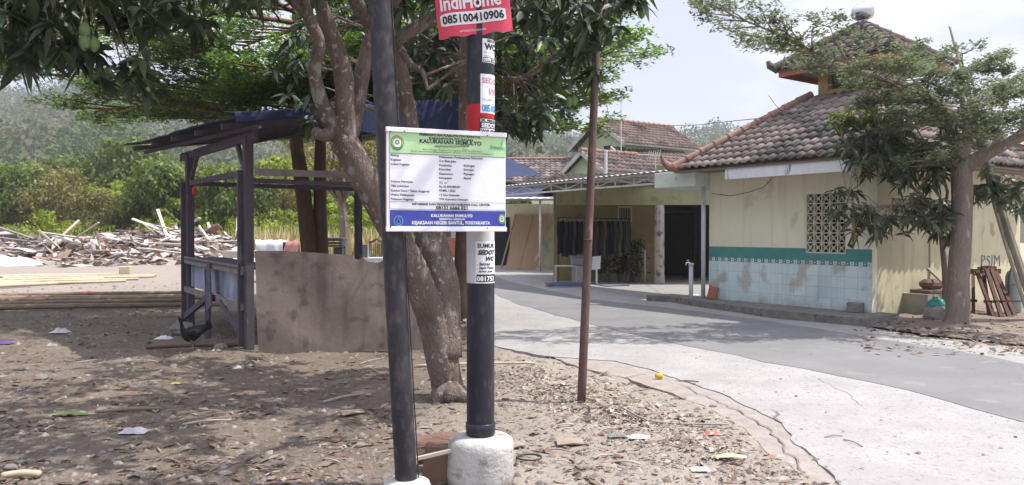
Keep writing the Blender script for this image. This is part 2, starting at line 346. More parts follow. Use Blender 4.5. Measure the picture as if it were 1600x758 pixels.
# roads
surf('pale_concrete', (.345, .33, .325), (.27, .258, .252), 1.6, .92, .5, 10, (.235, .22, .208), .38, 24, bscale=55)
surf('asphalt_grey', (.155, .151, .155), (.20, .195, .198), .8, .9, .45, 10, (.215, .208, .208), .36, 2.5, bscale=70)
surf('dusty_strip', (.33, .295, .268), (.24, .21, .188), 6, .93, .45, 8, (.24, .2, .17), .32, 9, bscale=60)
def sheet(name, poly, z, th, mat):
    mb = MB(); 
    from mathutils.geometry import tessellate_polygon
    P = [Vector((p[0], p[1], z)) for p in poly]; tr = tessellate_polygon([P]); n = len(P)
    area = sum(P[i].x * P[(i + 1) % n].y - P[(i + 1) % n].x * P[i].y for i in range(n))
    fs = []
    for f in tr:
        a_, b_, c_ = [P[i] for i in f]; fs.append(list(f) if (b_ - a_).cross(c_ - a_).z > 0 else list(reversed(f)))
    side = [[i, (i + 1) % n, n + (i + 1) % n, n + i] for i in range(n)]
    mb._a(P + [p - Vector((0, 0, th)) for p in P], fs + side)
    o = mb.build(name, mat, None, uni=False); o['kind'] = 'structure'; return o
sheet('road_shoulder', conc_poly, .013, .05, MATS['pale_concrete'])
sheet('road', asph_poly, .0175, .015, MATS['asphalt_grey'])
sheet('path', jag(strip_poly[:9], .02, .12, 8) + strip_poly[9:], .005, .03, MATS['dusty_strip'])
# cracks in the shoulder: thin dark tar-filled seams, raised 1 mm so that nothing is coplanar
surf('crack_dirt', (.13, .11, .10), (.19, .165, .145), 20, 1, 0)
mb = MB()
for pts, w in (([(1062, 600), (1110, 622), (1150, 640), (1200, 668), (1218, 690), (1262, 740)], .016), ([(1280, 592), (1305, 604), (1330, 620), (1350, 636)], .008), ([(1205, 640), (1225, 662)], .03)):
    P = jag([G(x, y, .0145) for x, y in pts], .03, .09, len(pts))
    L_ = []; R_ = []
    for i, p in enumerate(P):
        d = (P[min(i + 1, len(P) - 1)] - P[max(i - 1, 0)]).normalized(); n2 = Vector((-d.y, d.x, 0)) * w * random.uniform(.2, .6) * (0.2 if i in (0, len(P) - 1) else 1)
        L_.append(p + n2); R_.append(p - n2)
    mb._a(L_ + R_, [[i, i + 1, len(P) + i + 1, len(P) + i][::-1] for i in range(len(P) - 1)])
o = mb.build('road_crack', MATS['crack_dirt'], None, uni=False); o['kind'] = 'structure'
# ---------------------------------------------------------------- hills
pxs = np.array([-2600, -900, -200, 0, 60, 105, 140, 200, 260, 330, 450, 560, 650, 760, 850, 910, 1000, 1060, 1100, 1150, 1250, 1500, 2400])
pys = np.array([300, 200, 165, 160, 158, 143, 136, 150, 158, 176, 196, 200, 195, 184, 184, 196, 206, 200, 193, 198, 214, 245, 330])
pys = pys + np.where(pxs > 400, 24, 0) + np.where(pxs <= 400, -2, 0)
def hill_h(X, Y):
    px = 800 + F * X / np.maximum(Y, 1); ridge = 430.0
    zr = H + (HOR - np.interp(px, pxs, pys)) / F * ridge
    d = Y
    t_ = np.clip((d - 66) / (ridge - 66), 0, 1); s = t_ ** 1.35 * (1 - .35 * np.clip((px - 420) / 200, 0, 1) * (1 - t_))
    back = np.clip((d - ridge) / 500, 0, 1)
    nn = (vnoise(X, Y, 21, 60) - .5) * 9 + (vnoise(X, Y, 22, 25) - .5) * 4
    left = np.clip((300 - px) / 250, 0, 1)
    return np.where(d < 66, -1.0, zr * s * (1 - .6 * back) + nn * np.clip(t_ * 4, 0, 1) * np.clip((1.15 - t_) * 3, .25, 1)) - 1 + t_
hx = np.linspace(-620, 620, 130); hy = np.concatenate([np.linspace(60, 480, 76), np.linspace(500, 900, 14)])
HX, HY = np.meshgrid(hx, hy); HZ = hill_h(HX, HY)
ih = np.arange(len(hx) * len(hy)).reshape(len(hy), len(hx))
HF = np.stack([ih[:-1, :-1], ih[:-1, 1:], ih[1:, 1:], ih[1:, :-1]], -1).reshape(-1, 4)
surf('hill_floor', (.04, .05, .02), (.085, .075, .045), .03, 1, 0, 8)
ho = meshobj('hills', np.stack([HX, HY, HZ], -1).reshape(-1, 3), HF, MATS['hill_floor'], smooth=True); ho['kind'] = 'structure'
leafmat('far_leaf', [(.022, .042, .012), (.045, .075, .018), (.075, .11, .026), (.105, .095, .05), (.14, .12, .075)], .15, .8)
def far_wood(n, per, seed):
    r = np.random.default_rng(seed)
    Y = 125 + 360 * r.random(n) ** .75; px = r.uniform(-260, 1750, n); X = (px - 800) / F * Y
    Z = hill_h(X, Y); sz = r.uniform(1.8, 5.6, n)
    dry = vnoise(X, Y, 31, 38) * .62 + r.random(n) * .35
    kk = np.repeat(np.arange(n), per); m_ = len(kk)
    th = r.uniform(0, 2 * np.pi, m_); ph = np.arccos(r.uniform(-.35, 1, m_)); rad = r.uniform(.72, 1.03, m_)
    dirs = np.stack([np.sin(ph) * np.cos(th), np.sin(ph) * np.sin(th), np.cos(ph)], 1)
    C = np.stack([X, Y, Z + sz * .9], 1)[kk] + dirs * rad[:, None] * (sz[kk] * np.array([[1.0], [1.0], [1.05]]).T[0][:, None] if False else sz[kk][:, None])
    D = unit(r.normal(size=(m_, 3)) + dirs * .4); Nn = unit(dirs + r.normal(size=(m_, 3)) * .5)
    ln = sz[kk] * r.uniform(.16, .36, m_)
    V, Fq = leafquads(C, D, Nn, ln, ln * .75)
    c = np.where(dry[kk] > .72, .75 + .25 * r.random(m_), np.clip(.05 + .5 * dry[kk] + r.normal(size=m_) * .07, 0, .62))
    return V, Fq, c
V, Fq, c = far_wood(4400, 50, 5)
tag(meshobj('hillside_wood', V, Fq, MATS['far_leaf'], rnd=c), 'hazy mixed green and dry brown woodland covering the far hillside', 'woodland', kind='stuff')
# ---------------------------------------------------------------- air
hm = bpy.data.materials.new('air'); hm.use_nodes = True; hn = hm.node_tree; hn.nodes.clear()
ho_ = hn.nodes.new('ShaderNodeOutputMaterial'); pv = hn.nodes.new('ShaderNodeVolumePrincipled')
pv.inputs['Color'].default_value = (.93, .94, .97, 1); pv.inputs['Density'].default_value = .00062; pv.inputs['Anisotropy'].default_value = .2
hn.links.new(pv.outputs[0], ho_.inputs['Volume'])
mb = MB(); mb.box((0, 430, 44), (1500, 1060, 98)); hz = mb.build('haze', hm, None, uni=False); hz['kind'] = 'stuff'
tag(hz, 'thin pale daylight haze over the yard and the hills', 'haze')
# ---------------------------------------------------------------- trees beyond the yard
BARK = surf('grey_bark', (.20, .165, .135), (.11, .085, .07), 9, .95, .8, 8, (.42, .42, .37), .36, 5, stretch=(1, 1, .45))
leafmat('bush_leaf', [(.09, .12, .016), (.17, .22, .028), (.26, .31, .045), (.36, .40, .08)], .38, .6)
leafmat('dull_leaf', [(.08, .08, .025), (.14, .13, .04), (.20, .18, .065), (.27, .23, .10)], .3, .7)
leafmat('dark_leaf', [(.035, .055, .012), (.07, .10, .02), (.11, .15, .03), (.16, .20, .045)], .3, .6)
def mid_tree(name, mat, h, w, nl, per, seed, label, group, cat='tree', ls=.44, trunkh=.35):
    r = np.random.default_rng(seed); rr = random.Random(seed)
    t_ = thing(name, label, cat, (0, 0, 0), group)
    mb = MB(); P = [(0, 0, -.3), (.1, .05, h * .2), (-.05, .1, h * .45), (.08, 0, h * .7)]
    mb.tube(smoothpath(P, 3), lerpr([h * .035, h * .026, h * .018, h * .008], 3), 7)
    lob = []
    for i in range(nl):
        a_ = rr.uniform(0, 6.283); q = math.sqrt(rr.random()) * w * .5 * .85; z = h * (trunkh + (1 - trunkh) * .85 * rr.random() * (1 - .45 * (q / (w * .5))))
        lob.append((q * math.cos(a_), q * math.sin(a_), z, w * rr.uniform(.11, .19)))
        if i % 3 == 0: mb.tube([(0, 0, h * .35), (q * .5 * math.cos(a_), q * .5 * math.sin(a_), (h * .35 + z) / 2 * .95), (q * math.cos(a_), q * math.sin(a_), z)], [h * .012, h * .008, h * .003], 5)
    mb.build('trunk', BARK, t_)
    lob = np.array(lob); kk = np.repeat(np.arange(nl), per); m_ = len(kk)
    dirs = unit(r.normal(size=(m_, 3)) + np.array([0, 0, .25])); rad = r.uniform(.6, 1.08, m_)
    sc = np.stack([lob[kk, 3], lob[kk, 3], lob[kk, 3] * .72], 1)
    C = lob[kk, :3] + dirs * rad[:, None] * sc
    D = unit(r.normal(size=(m_, 3)) + np.array([0, 0, -.3])); Nn = unit(dirs + r.normal(size=(m_, 3)) * .6)
    ln = ls * r.uniform(.6, 1.3, m_)
    V, Fq = leafquads(C, D, Nn, ln, ln * .55, .2)
    meshobj('crown', V, Fq, mat, t_, rnd=np.clip(r.random(nl)[kk] * .45 + r.random(m_) * .55, 0, 1))
    return t_
protos = [
 mid_tree('broadleaf_tree', MATS['bush_leaf'], 7.5, 7, 40, 125, 1, 'bright green broadleaf tree in the thicket behind the timber pile', 'trees in the thicket behind the yard'),
 mid_tree('broadleaf_tree', MATS['dark_leaf'], 9, 7, 40, 125, 2, 'dark green broadleaf tree in the thicket behind the timber pile', 'trees in the thicket behind the yard'),
 mid_tree('broadleaf_tree', MATS['dull_leaf'], 8, 6, 40, 85, 3, 'dull olive half dry tree in the thicket behind the timber pile', 'trees in the thicket behind the yard', ls=.3),
 mid_tree('broadleaf_tree', MATS['bush_leaf'], 6, 8, 40, 125, 4, 'bright green broadleaf tree in the thicket behind the timber pile', 'trees in the thicket behind the yard')]
shrub = mid_tree('shrub', MATS['bush_leaf'], 2.6, 3.4, 26, 70, 5, 'leafy green shrub at the foot of the thicket', 'shrubs at the foot of the thicket', 'shrub', .2, .1)
cnt = 0
def place(p, x, y, z, s, rz, first):
    o = p if first else copy_tree(p); o.location = (x, y, z); o.scale = (s, s, s * random.uniform(.9, 1.12)); o.rotation_euler = (0, 0, rz); return o
used = [False] * 4
rows = [(53, -70, 640, 15, .6, .85), (62, -110, 620, 18, .85, 1.15), (75, -120, 640, 19, .95, 1.25), (90, -140, 620, 21, .95, 1.25), (106, -160, 640, 20, .8, 1.05)]
for ri, (Y0, a0, a1, n, s0, s1) in enumerate(rows):
    for i in range(n):
        px = a0 + (a1 - a0) * (i + random.random() * .8) / n; Y = Y0 + random.uniform(-5, 5)
        k = random.choices([0, 1, 2, 3], [.34, .26, .18, .22])[0]
        x = (px - 800) / F * Y; z = float(hill_h(np.array([x]), np.array([Y]))[0]) if Y > 66 else 0
        place(protos[k], x, Y, max(z, 0) - .1, random.uniform(s0, s1), random.uniform(0, 6.28), not used[k]); used[k] = True
# a few beyond the right hand houses
for px, Y, s in ((800, 70, .9), (850, 82, 1.0), (1135, 60, .8), (1000, 95, .9), (700, 60, .8), (740, 75, 1.0), (655, 66, .9)):
    k = 1; x = (px - 800) / F * Y; o = place(protos[k], x, Y, -.1, s, random.uniform(0, 6), False); o['label'] = 'dark green tree standing behind the tiled village houses'; o['group'] = 'trees behind the village houses'
fs = True
for px, Y in ((15, 46), (70, 45), (118, 47), (165, 46), (240, 47), (262, 45), (335, 46), (372, 45), (405, 47), (300, 48), (430, 44), (455, 46), (515, 45), (550, 44), (590, 46)):
    place(shrub, (px - 800) / F * Y, Y, -.05, random.uniform(.75, 1.25), random.uniform(0, 6), fs); fs = False
# dry reeds
leafmat('reed', [(.18, .17, .06), (.32, .27, .12), (.46, .39, .22), (.55, .48, .30)], .3, .7)
n = 5200; r = np.random.default_rng(3)
px = np.concatenate([r.uniform(385, 610, 4000), r.uniform(-40, 385, 1200)]); Y = r.uniform(36, 47, n); Y[4000:] = r.uniform(43, 47, 1200)
C = np.stack([(px - 800) / F * Y, Y, np.zeros(n)], 1); hgt = r.uniform(.7, 1.9, n) * (.7 + .6 * vnoise(C[:, 0], C[:, 1], 5, 1.6))
D = unit(np.stack([r.normal(size=n) * .22, r.normal(size=n) * .2, np.ones(n)], 1)); 
V, Fq = leafquads(C, D, unit(r.normal(size=(n, 3))), hgt, np.full(n, .11), .05)
tag(meshobj('dry_reeds', V, Fq, MATS['reed'], rnd=r.random(n)), 'tall yellowish dry reeds at the back edge of the yard', 'reeds', kind='stuff')
# ---------------------------------------------------------------- lettering
def text_geo(s, size=1.0, bold=0.0, shear=0.0, align='CENTER', width=None, space=1.0, res=2):
    cu = bpy.data.curves.new('lettering_tmp', 'FONT'); cu.body = s; cu.size = size; cu.align_x = align; cu.offset = bold; cu.shear = shear; cu.space_character = space; cu.resolution_u = res
    ob = bpy.data.objects.new('lettering_tmp', cu); COL.objects.link(ob)
    dg = bpy.context.evaluated_depsgraph_get(); me = bpy.data.meshes.new_from_object(ob.evaluated_get(dg))
    V = np.array([tuple(v.co) for v in me.vertices]).reshape(-1, 3); Fc = [list(p.vertices) for p in me.polygons]
    bpy.data.objects.remove(ob); bpy.data.curves.remove(cu); bpy.data.meshes.remove(me)
    if len(V) and width:
        w = V[:, 0].max() - V[:, 0].min(); V[:, 0] *= width / w
    return V, Fc
def put_text(mb, s, fn, u, v, size, bold=0.0, shear=0.0, align='CENTER', width=None, space=1.0, rot=0.0):
    """fn maps (u right, v up, lift) -> world point"""
    V, Fc = text_geo(s, size, bold, shear, align, width, space)
    if not len(V): return
    c, sn = math.cos(rot), math.sin(rot)
    mb._a([fn(u + a[0] * c - a[1] * sn, v + a[0] * sn + a[1] * c) for a in V], Fc)
def flat(n, c, rough=.5): 
    return surf(n, c, tuple(x * .93 for x in c), 9, rough, .02, 3)
flat('ink_black', (.03, .03, .035)); flat('ink_white', (.78, .78, .8)); flat('ink_green', (.05, .28, .12)); flat('ink_blue', (.05, .28, .55)); flat('ink_pink', (.65, .16, .25)); flat('ink_grey', (.22, .22, .25)); flat('ink_gold', (.55, .45, .10))
surf('vinyl_white', (.80, .81, .86), (.74, .75, .81), 3, .4, .18, 3, bscale=8)
flat('vinyl_green', (.46, .70, .38)); flat('vinyl_blue', (.055, .07, .36)); flat('vinyl_red', (.66, .07, .12)); flat('vinyl_red_dark', (.5, .05, .09))
# ---------------------------------------------------------------- project sign board
A_ = Vector((-.702, 4.30, 0)); B_ = Vector((-.038, 4.58, 0)); SW = (B_ - A_).length; ux = (B_ - A_).normalized(); un = Vector((ux.y, -ux.x, 0))   # un faces the camera
zt, zb = 2.135, 1.552; SH = zt - zb
def sp(lift):
    return lambda u, v: A_ + ux * u + un * lift + Vector((0, 0, zb + v))
def rectp(mb, u0, v0, u1, v1, lift, fn=sp):
    f = fn(lift); mb._a([f(u0, v0), f(u1, v0), f(u1, v1), f(u0, v1)], [[0, 1, 2, 3]])
org = tuple((A_ + B_) / 2 + Vector((0, 0, zb)))
sign = thing('notice_board', 'white printed project notice board with green header and blue footer fixed across the two poles', 'sign', org)
mb = MB()
# slightly buckled vinyl sheet over a frame
nu, nv = 16, 12; vs = []
for j in range(nv + 1):
    for i in range(nu + 1):
        u = SW * i / nu; v = SH * j / nv; vs.append(sp(0)(u, v))
mb._a(vs, [[j * (nu + 1) + i, j * (nu + 1) + i + 1, (j + 1) * (nu + 1) + i + 1, (j + 1) * (nu + 1) + i] for j in range(nv) for i in range(nu)])
mb.build('printed_panel', MATS['vinyl_white'], sign)
surf('batten_wood', (.30, .24, .17), (.20, .15, .10), 6, .8, .3)
mb = MB()
for v in (.02, SH - .02): mb.beam(sp(-.022)(0, v), sp(-.022)(SW, v), .03, .04, bev=.002)
for u in (.012, SW - .012): mb.beam(sp(-.022)(u, .042), sp(-.022)(u, SH - .042), .022, .028, up=tuple(un))
mb.build('frame', MATS['batten_wood'], sign)
for v in (.012, SH - .012): mb = MB(); mb.beam(sp(.004)(-.004, v), sp(.004)(SW + .004, v), .014, .026, bev=.002); mb.build('edge_strip', MATS['vinyl_white'], sign)
def UV(x, y):   # pixel in the 926x758 crop -> board u,v
    uu = (x - 67) / 780.; tp = 31 + (x - 60) * 52 / 785.; bt = 718 + (x - 75) * 15 / 777.; return uu * SW, (1 - (y - tp) / (bt - tp)) * SH
mb = MB(); rectp(mb, .018, SH * .755, SW - .004, SH * .955, .0015); mb.build('header_band', MATS['vinyl_green'], sign)
mb = MB(); rectp(mb, .018, SH * .05, SW - .004, SH * .205, .0015); mb.build('footer_band', MATS['vinyl_blue'], sign)
mb = MB()
def line(u0, v0, u1, v1, w=.0022, lift=.0025):
    if abs(u1 - u0) > abs(v1 - v0): rectp(mb, u0, v0 - w / 2, u1, v0 + w / 2, lift)
    else: rectp(mb, u0 - w / 2, v0, u0 + w / 2, v1, lift)
line(.017, SH * .214, SW - .004, SH * .214); line(.017, SH * .752, SW - .004, SH * .752); line(.017, SH * .214, .017, SH * .957, .002, .003); line(.018, SH * .958, SW - .004, SH * .958); line(.02, SH * .287, SW - .004, SH * .287, .0016)
f3 = sp(.0035)
def T(s, x, y, size, **k):
    u, v = UV(x, y); put_text(mb, s, f3, u, v - size * .33, size, **k)
T('PEMERINTAH KABUPATEN BANTUL', 473, 95, .021, bold=.0006, width=.372)
T('KAPANEWON PIYUNGAN', 478, 117, .019, bold=.0006, width=.265)
T('KALURAHAN SRIMULYO', 476, 138, .032, bold=.0010, width=.375)
T('Alamat: Jl Piyungan - Prambanan Km 2, Yogyakarta 55792 Telp (0274) 4435151', 490, 192, .0125, width=.365)
T('Email: desa.srimulyo@bantulkab.go.id  Website: www.srimulyo.bantulkab.go.id', 490, 206, .0115, width=.50)
for s, y in (('Bidang', 216), ('Kegiatan', 246), ('Lokasi Kegiatan', 275), ('Volume Pekerjaan', 389), ('Nilai pekerjaan', 418), ('Sumber Dana / Tahun Anggaran', 450), ('Waktu Pelaksanaan', 477), ('Pelaksana Kegiatan', 506)):
    T(s, 92, y, .0175, align='LEFT', bold=.0004)
for s, y in (('Pelaksanaan Pembangunan Kalurahan', 232), ('Cor Blok Jalan', 259), ('Padukuhan', 287), ('Kalurahan', 314), ('Kapanewon', 343), ('Kabupaten', 371), ('Rp 60.000.000,00', 428), ('PDMK / 2022', 455), ('12 Hari Kalender', 484), ('TPK Kalurahan Srimulyo', 512)):
    T(s, 398, y, .0180, align='LEFT', bold=.0004)
T('55 m', 398, 403, .024, align='LEFT'); T('2', 452, 394, .013, align='LEFT')
for s, y in (('Kabregan', 292), ('Srimulyo', 319), ('Piyungan', 347), ('Bantul', 375)): T(s, 560, y, .0180, align='LEFT', bold=.0004)
T('INFORMASI DAN PENGADUAN HUBUNGI CALL CENTER', 480, 549, .0185, bold=.0007, width=.475)
T('08132 6666 021', 484, 571, .028, bold=.0008, width=.192)
mb.build('black_lettering', MATS['ink_black'], sign)
# javanese-style script line: small looping strokes
mb = MB(); x0 = 370
rr = random.Random(4)
while x0 < 590:
    u, v = UV(x0, 163 + rr.uniform(-2, 2)); s = rr.uniform(.5, 1.3)
    P = [f3(u + .0045 * math.sin(t_ * 1.7) + t_ * .0012, v + (.006 * s) * math.sin(t_ * 1.1 + 1)) for t_ in np.linspace(0, 5.5, 9)]
    mb.tube(P, .0007, 4); x0 += rr.uniform(9, 13)
u, v = UV(575, 172); mb.tube([f3(u + .02 * math.cos(a), v + .014 * math.sin(a)) for a in np.linspace(.3, 5.4, 12)], .0007, 4)
mb.build('script_line', MATS['ink_black'], sign)
mb = MB(); f3 = sp(.0035)
T('KALURAHAN SRIMULYO', 482, 623, .0235, bold=.0008, width=.252); T('BERMITRA DENGAN', 484, 646, .015, bold=.0005, width=.155); T('KEJAKSAAN NEGERI BANTUL, YOGYAKARTA', 480, 670, .0265, bold=.0009, width=.475)
mb.build('white_lettering', MATS['ink_white'], sign)
mb = MB(); T('Srimulyo', 782, 176, .034, shear=.35, bold=.0002, width=.085)
u, v = UV(815, 165)
P = [f3(u + .004 + a * .006, v + .012 + a * .028 - a * a * .004) for a in np.linspace(-.6, 1, 8)]; mb.tube(P, [.0006, .0012, .0018, .002, .0016, .001, .0008, .0005], 4)
P = [f3(u - .04 + a * .09, v - .016 + .003 * math.sin(a * 3)) for a in np.linspace(0, 1, 8)]; mb.tube(P, .0007, 4)
mb.build('script_logo', MATS['ink_green'], sign)
def disc(mb, fn, u, v, ru, rv, n=28, r0=0.0, sh=1.0):
    pts = [fn(u + ru * math.cos(2 * math.pi * i / n), v + rv * math.sin(2 * math.pi * i / n)) for i in range(n)]
    if r0 == 0: mb._a(pts, [list(range(n))])
    else:
        q = [fn(u + ru * r0 * math.cos(2 * math.pi * i / n), v + rv * r0 * math.sin(2 * math.pi * i / n)) for i in range(n)]
        mb._a(pts + q, [[i, (i + 1) % n, n + (i + 1) % n, n + i] for i in range(n)])
def emblem(x, y, ru, rv, inner='ink_white', outer='ink_green', ring='ink_white'):
    u, v = UV(x, y); mb = MB()
    mb.cur = 0; disc(mb, sp(.0025), u, v, ru, rv); mb.cur = 1; disc(mb, sp(.0035), u, v, ru * .86, rv * .86, r0=.86)
    mb.cur = 2; disc(mb, sp(.0035), u, v, ru * .62, rv * .62); mb.cur = 3; disc(mb, sp(.0045), u, v + rv * .1, ru * .4, rv * .34, n=6, r0=.45)
    for k in range(-3, 4):
        a = -math.pi / 2 + k * .33; mb.tube([sp(.004)(u + ru * .7 * math.cos(a), v + rv * .7 * math.sin(a)), sp(.004)(u + ru * .95 * math.cos(a), v + rv * .95 * math.sin(a))], .0012, 4)
    mb.cur = 0; rectp(mb, u - ru * .5, v - rv * .75, u + ru * .5, v - rv * .55, .005)
    mb.build('emblem', [MATS[outer], MATS['ink_gold'], MATS[inner], MATS['ink_green']], sign)
emblem(133, 137, .038, .042); emblem(820, 652, .023, .032)
u, v = UV(140, 650); mb = MB(); disc(mb, sp(.003), u, v, .027, .030, r0=.84)
for s in (-1, 1): mb.tube([sp(.004)(u, v - .022), sp(.004)(u + s * .012, v - .008), sp(.004)(u + s * .004, v + .008), sp(.004)(u, v + .022)], .0016, 4)
mb.build('round_logo', flat('ink_teal', (.12, .38, .50)), sign)
surf('rust_nail', (.12, .07, .05), rough=.7)
for u, v in ((.02, .025), (.02, SH - .025), (.10, SH - .02), (SW - .12, SH - .02), (SW - .12, .02)): mb = MB(); mb.tube([sp(.006)(u, v), sp(.0135)(u, v)], .004, 8); mb.build('nail', MATS['rust_nail'], sign)
# ---------------------------------------------------------------- the two poles in front
surf('black_paint', (.024, .024, .030), (.036, .036, .045), 6, .42, .12, 6, (.085, .068, .06), .40, 26, stretch=(1, 1, .5), soft=.10, bscale=30, streak=.0)
surf('gloss_black', (.020, .020, .030), (.028, .028, .042), 5, .34, .06, 5, (.07, .062, .06), .36, 26, stretch=(1, 1, .4), soft=.1)
surf('pole_red', (.50, .018, .022), (.42, .015, .02), 5, .42, .05); surf('pole_white', (.60, .60, .63), (.50, .50, .54), 4, .5, .08, 6, (.36, .34, .34), .3, 9)
surf('white_concrete', (.49, .475, .46), (.37, .355, .34), 6, .9, .6, 9, (.26, .235, .21), .36, 9, bscale=30, streak=.35, grime=(.07, (.22, .18, .15)))
lp = thing('steel_pole', 'leaning black steel pole with scuffed paint at the left edge of the notice board', 'pole', (-.605, 4.42, 0))
mb = MB(); a = Vector((-.605, 4.42, .0)); bdir = Vector((-.170, .02, 3.10)); n = 26
mb.tube([a + bdir * (i / n * 1.75) for i in range(n + 1)], [.0635] * (n + 1), 28); mb.build('shaft', MATS['black_paint'], lp, smooth=True)
mb = MB(); mb.tube([a + bdir * .0 + Vector((.0645, .012, .1)), a + bdir * 1.7 + Vector((.0645, .012, .1))], .004, 6); mb.build('seam_rod', MATS['black_paint'], lp)
mb = MB(); mb.lathe([(.150, -.08), (.148, .06), (.128, .105), (.085, .122), (.05, .125)], (-.605, 4.42, 0), 30); o = mb.build('concrete_foot', MATS['white_concrete'], lp, smooth=True)
for v in o.data.vertices:
    nn = mnoise.noise(Vector(v.co) * 9) * .008; v.co += Vector((v.co.x, v.co.y, 0)).normalized() * nn
rp = thing('utility_pole', 'upright pole painted black, red and white with pasted leaflets, standing in a round concrete foot', 'pole', (-.195, 4.75, 0))
PR = .086; PC = Vector((-.195, 4.75, 0))
mb = MB(); bands = [(.25, 1.235, 0), (1.235, 1.70, 2), (1.70, 2.325, 1), (2.325, 5.4, 0)]
for z0, z1, m_ in bands:
    mb.cur = m_; k = max(2, int((z1 - z0) / .12)); n = 40
    for i in range(k):
        za, zc = z0 + (z1 - z0) * i / k, z0 + (z1 - z0) * (i + 1) / k
        wob = (lambda z, q: 0)
        vs = [PC + Vector((PR * math.cos(2 * math.pi * j / n), PR * math.sin(2 * math.pi * j / n), za)) for j in range(n)] + [PC + Vector((PR * math.cos(2 * math.pi * j / n), PR * math.sin(2 * math.pi * j / n), zc)) for j in range(n)]
        mb._a(vs, [[j, (j + 1) % n, n + (j + 1) % n, n + j] for j in range(n)])
mb.build('shaft', [MATS['gloss_black'], MATS['pole_red'], MATS['pole_white']], rp, smooth=True)
mb = MB(); mb.lathe([(.0875, .30), (.0915, .303), (.0915, .366), (.0875, .369)], PC, 40, False); mb.build('collar', MATS['gloss_black'], rp, smooth=True)
mb = MB(); mb.lathe([(.205, -.05), (.208, .05), (.203, .15), (.204, .225), (.196, .262), (.165, .283), (.10, .290), (.02, .29)], PC, 48); o = mb.build('concrete_foot', MATS['white_concrete'], rp, smooth=True)
for v in o.data.vertices:
    q = Vector(v.co); nn = mnoise.noise(q * 6) * .006 + mnoise.noise(q * 21) * .002; v.co += Vector((q.x, q.y, 0)).normalized() * nn if q.xy.length > .09 else Vector((0, 0, 0))
# curved leaflets
def cyl(lift):
    # u metres around the pole measured from the camera-facing line, v world z
    return lambda u, v: PC + Vector((math.sin(u / PR) * (PR + lift), -math.cos(u / PR) * (PR + lift), v))
def leaflet(name, u0, u1, v0, v1, mat, label=None):
    t_ = thing(name, label, 'leaflet', tuple(cyl(0)((u0 + u1) / 2, v0)), 'leaflets pasted on the utility pole'); mb = MB(); k = 14
    f = cyl(.0018); vs = []
    for i in range(k + 1):
        u = u0 + (u1 - u0) * i / k; vs += [f(u, v0), f(u, v1)]
    mb._a(vs, [[2 * i, 2 * i + 2, 2 * i + 3, 2 * i + 1] for i in range(k)]); mb.build('sheet', mat, t_); return t_
def zpx(y): return H - (y - HOR) / F * 4.665
# poster edges: px 745..771 of the pole (centre 751, half width 21.5)
def ltext(t_, items, mat):
    mb = MB(); f = cyl(.0035)
    for s, u, y, size, kw in items: put_text(mb, s, f, u, zpx(y) - size * .35, size, **kw)
    mb.build('lettering', MATS[mat], t_)
def lbar(t_, u0, u1, y0, y1, mat, lift=.0026):
    mb = MB(); f = cyl(lift); k = 10; vs = []
    for i in range(k + 1):
        u = u0 + (u1 - u0) * i / k; vs += [f(u, zpx(y1)), f(u, zpx(y0))]
    mb._a(vs, [[2 * i, 2 * i + 2, 2 * i + 3, 2 * i + 1] for i in range(k)]); mb.build('dark_band', MATS[mat], t_)
l1 = leaflet('leaflet', .016, .155, zpx(98), zpx(61), MATS['vinyl_white'], 'small white leaflet with black lettering just under the red banner on the pole')
ltext(l1, [('SEDOT', .045, 64, .022, dict(align='LEFT', bold=.001)), ('WC', .030, 73, .052, dict(align='LEFT', bold=.003)), ('SALURAN MAMPET', .022, 82, .012, dict(align='LEFT')), ('HUBUNGI', .024, 88, .013, dict(align='LEFT'))], 'ink_black')
lbar(l1, .019, .15, 90, 97, 'ink_black', .0024); ltext(l1, [('0878 2345', .022, 93.5, .026, dict(align='LEFT', bold=.0012))], 'ink_white')
l2 = leaflet('leaflet', .004, .150, zpx(177), zpx(116), MATS['vinyl_white'], 'white leaflet with pink and blue lettering pasted halfway down the black part of the pole')
ltext(l2, [('SEDOT', .012, 126, .046, dict(align='LEFT', bold=.0006)), ('WC', .045, 143, .062, dict(align='LEFT', shear=.3, bold=.001))], 'ink_pink')
ltext(l2, [('0851004', .010, 169, .058, dict(align='LEFT', bold=.0012, space=.8, width=.135)), ('SALURAN', .014, 156, .018, dict(align='LEFT'))], 'ink_blue')
l3 = leaflet('leaflet', -.002, .150, zpx(222), zpx(184), MATS['ink_black'], 'black and white leaflet on the red band of the pole')
lbar(l3, .004, .15, 186, 191, 'vinyl_white'); lbar(l3, .004, .15, 201, 209, 'vinyl_white')
ltext(l3, [('SPL PEMUDA', .008, 188.6, .020, dict(align='LEFT', bold=.001)), ('W/P PEMBU', .008, 205, .028, dict(align='LEFT', bold=.001))], 'ink_black'); ltext(l3, [('SEDOT', .010, 196, .036, dict(align='LEFT', bold=.0015))], 'ink_white')
l4 = leaflet('leaflet', -.026, .140, zpx(443), zpx(377), MATS['vinyl_white'], 'white leaflet with slanted black lettering and a phone number below the notice board')
lbar(l4, -.021, .14, 429, 441, 'ink_black'); ltext(l4, [('081753', -.018, 435.5, .040, dict(align='LEFT', bold=.0015))], 'ink_white')
ltext(l4, [('SUMUR', -.016, 384, .036, dict(align='LEFT', bold=.001)), ('SEDOT', -.014, 394.5, .037, dict(align='LEFT', shear=.3, bold=.002)), ('WC', .030, 404.5, .037, dict(align='LEFT', shear=.3, bold=.002)), ('. Saluran', -.018, 412.5, .024, dict(align='LEFT', shear=.3, bold=.0008)), ('. Septi Penuh', -.018, 418.5, .022, dict(align='LEFT', shear=.3, bold=.0006)), ('. Sumur pasir', -.018, 424, .019, dict(align='LEFT', shear=.3, bold=.0006))], 'ink_black')
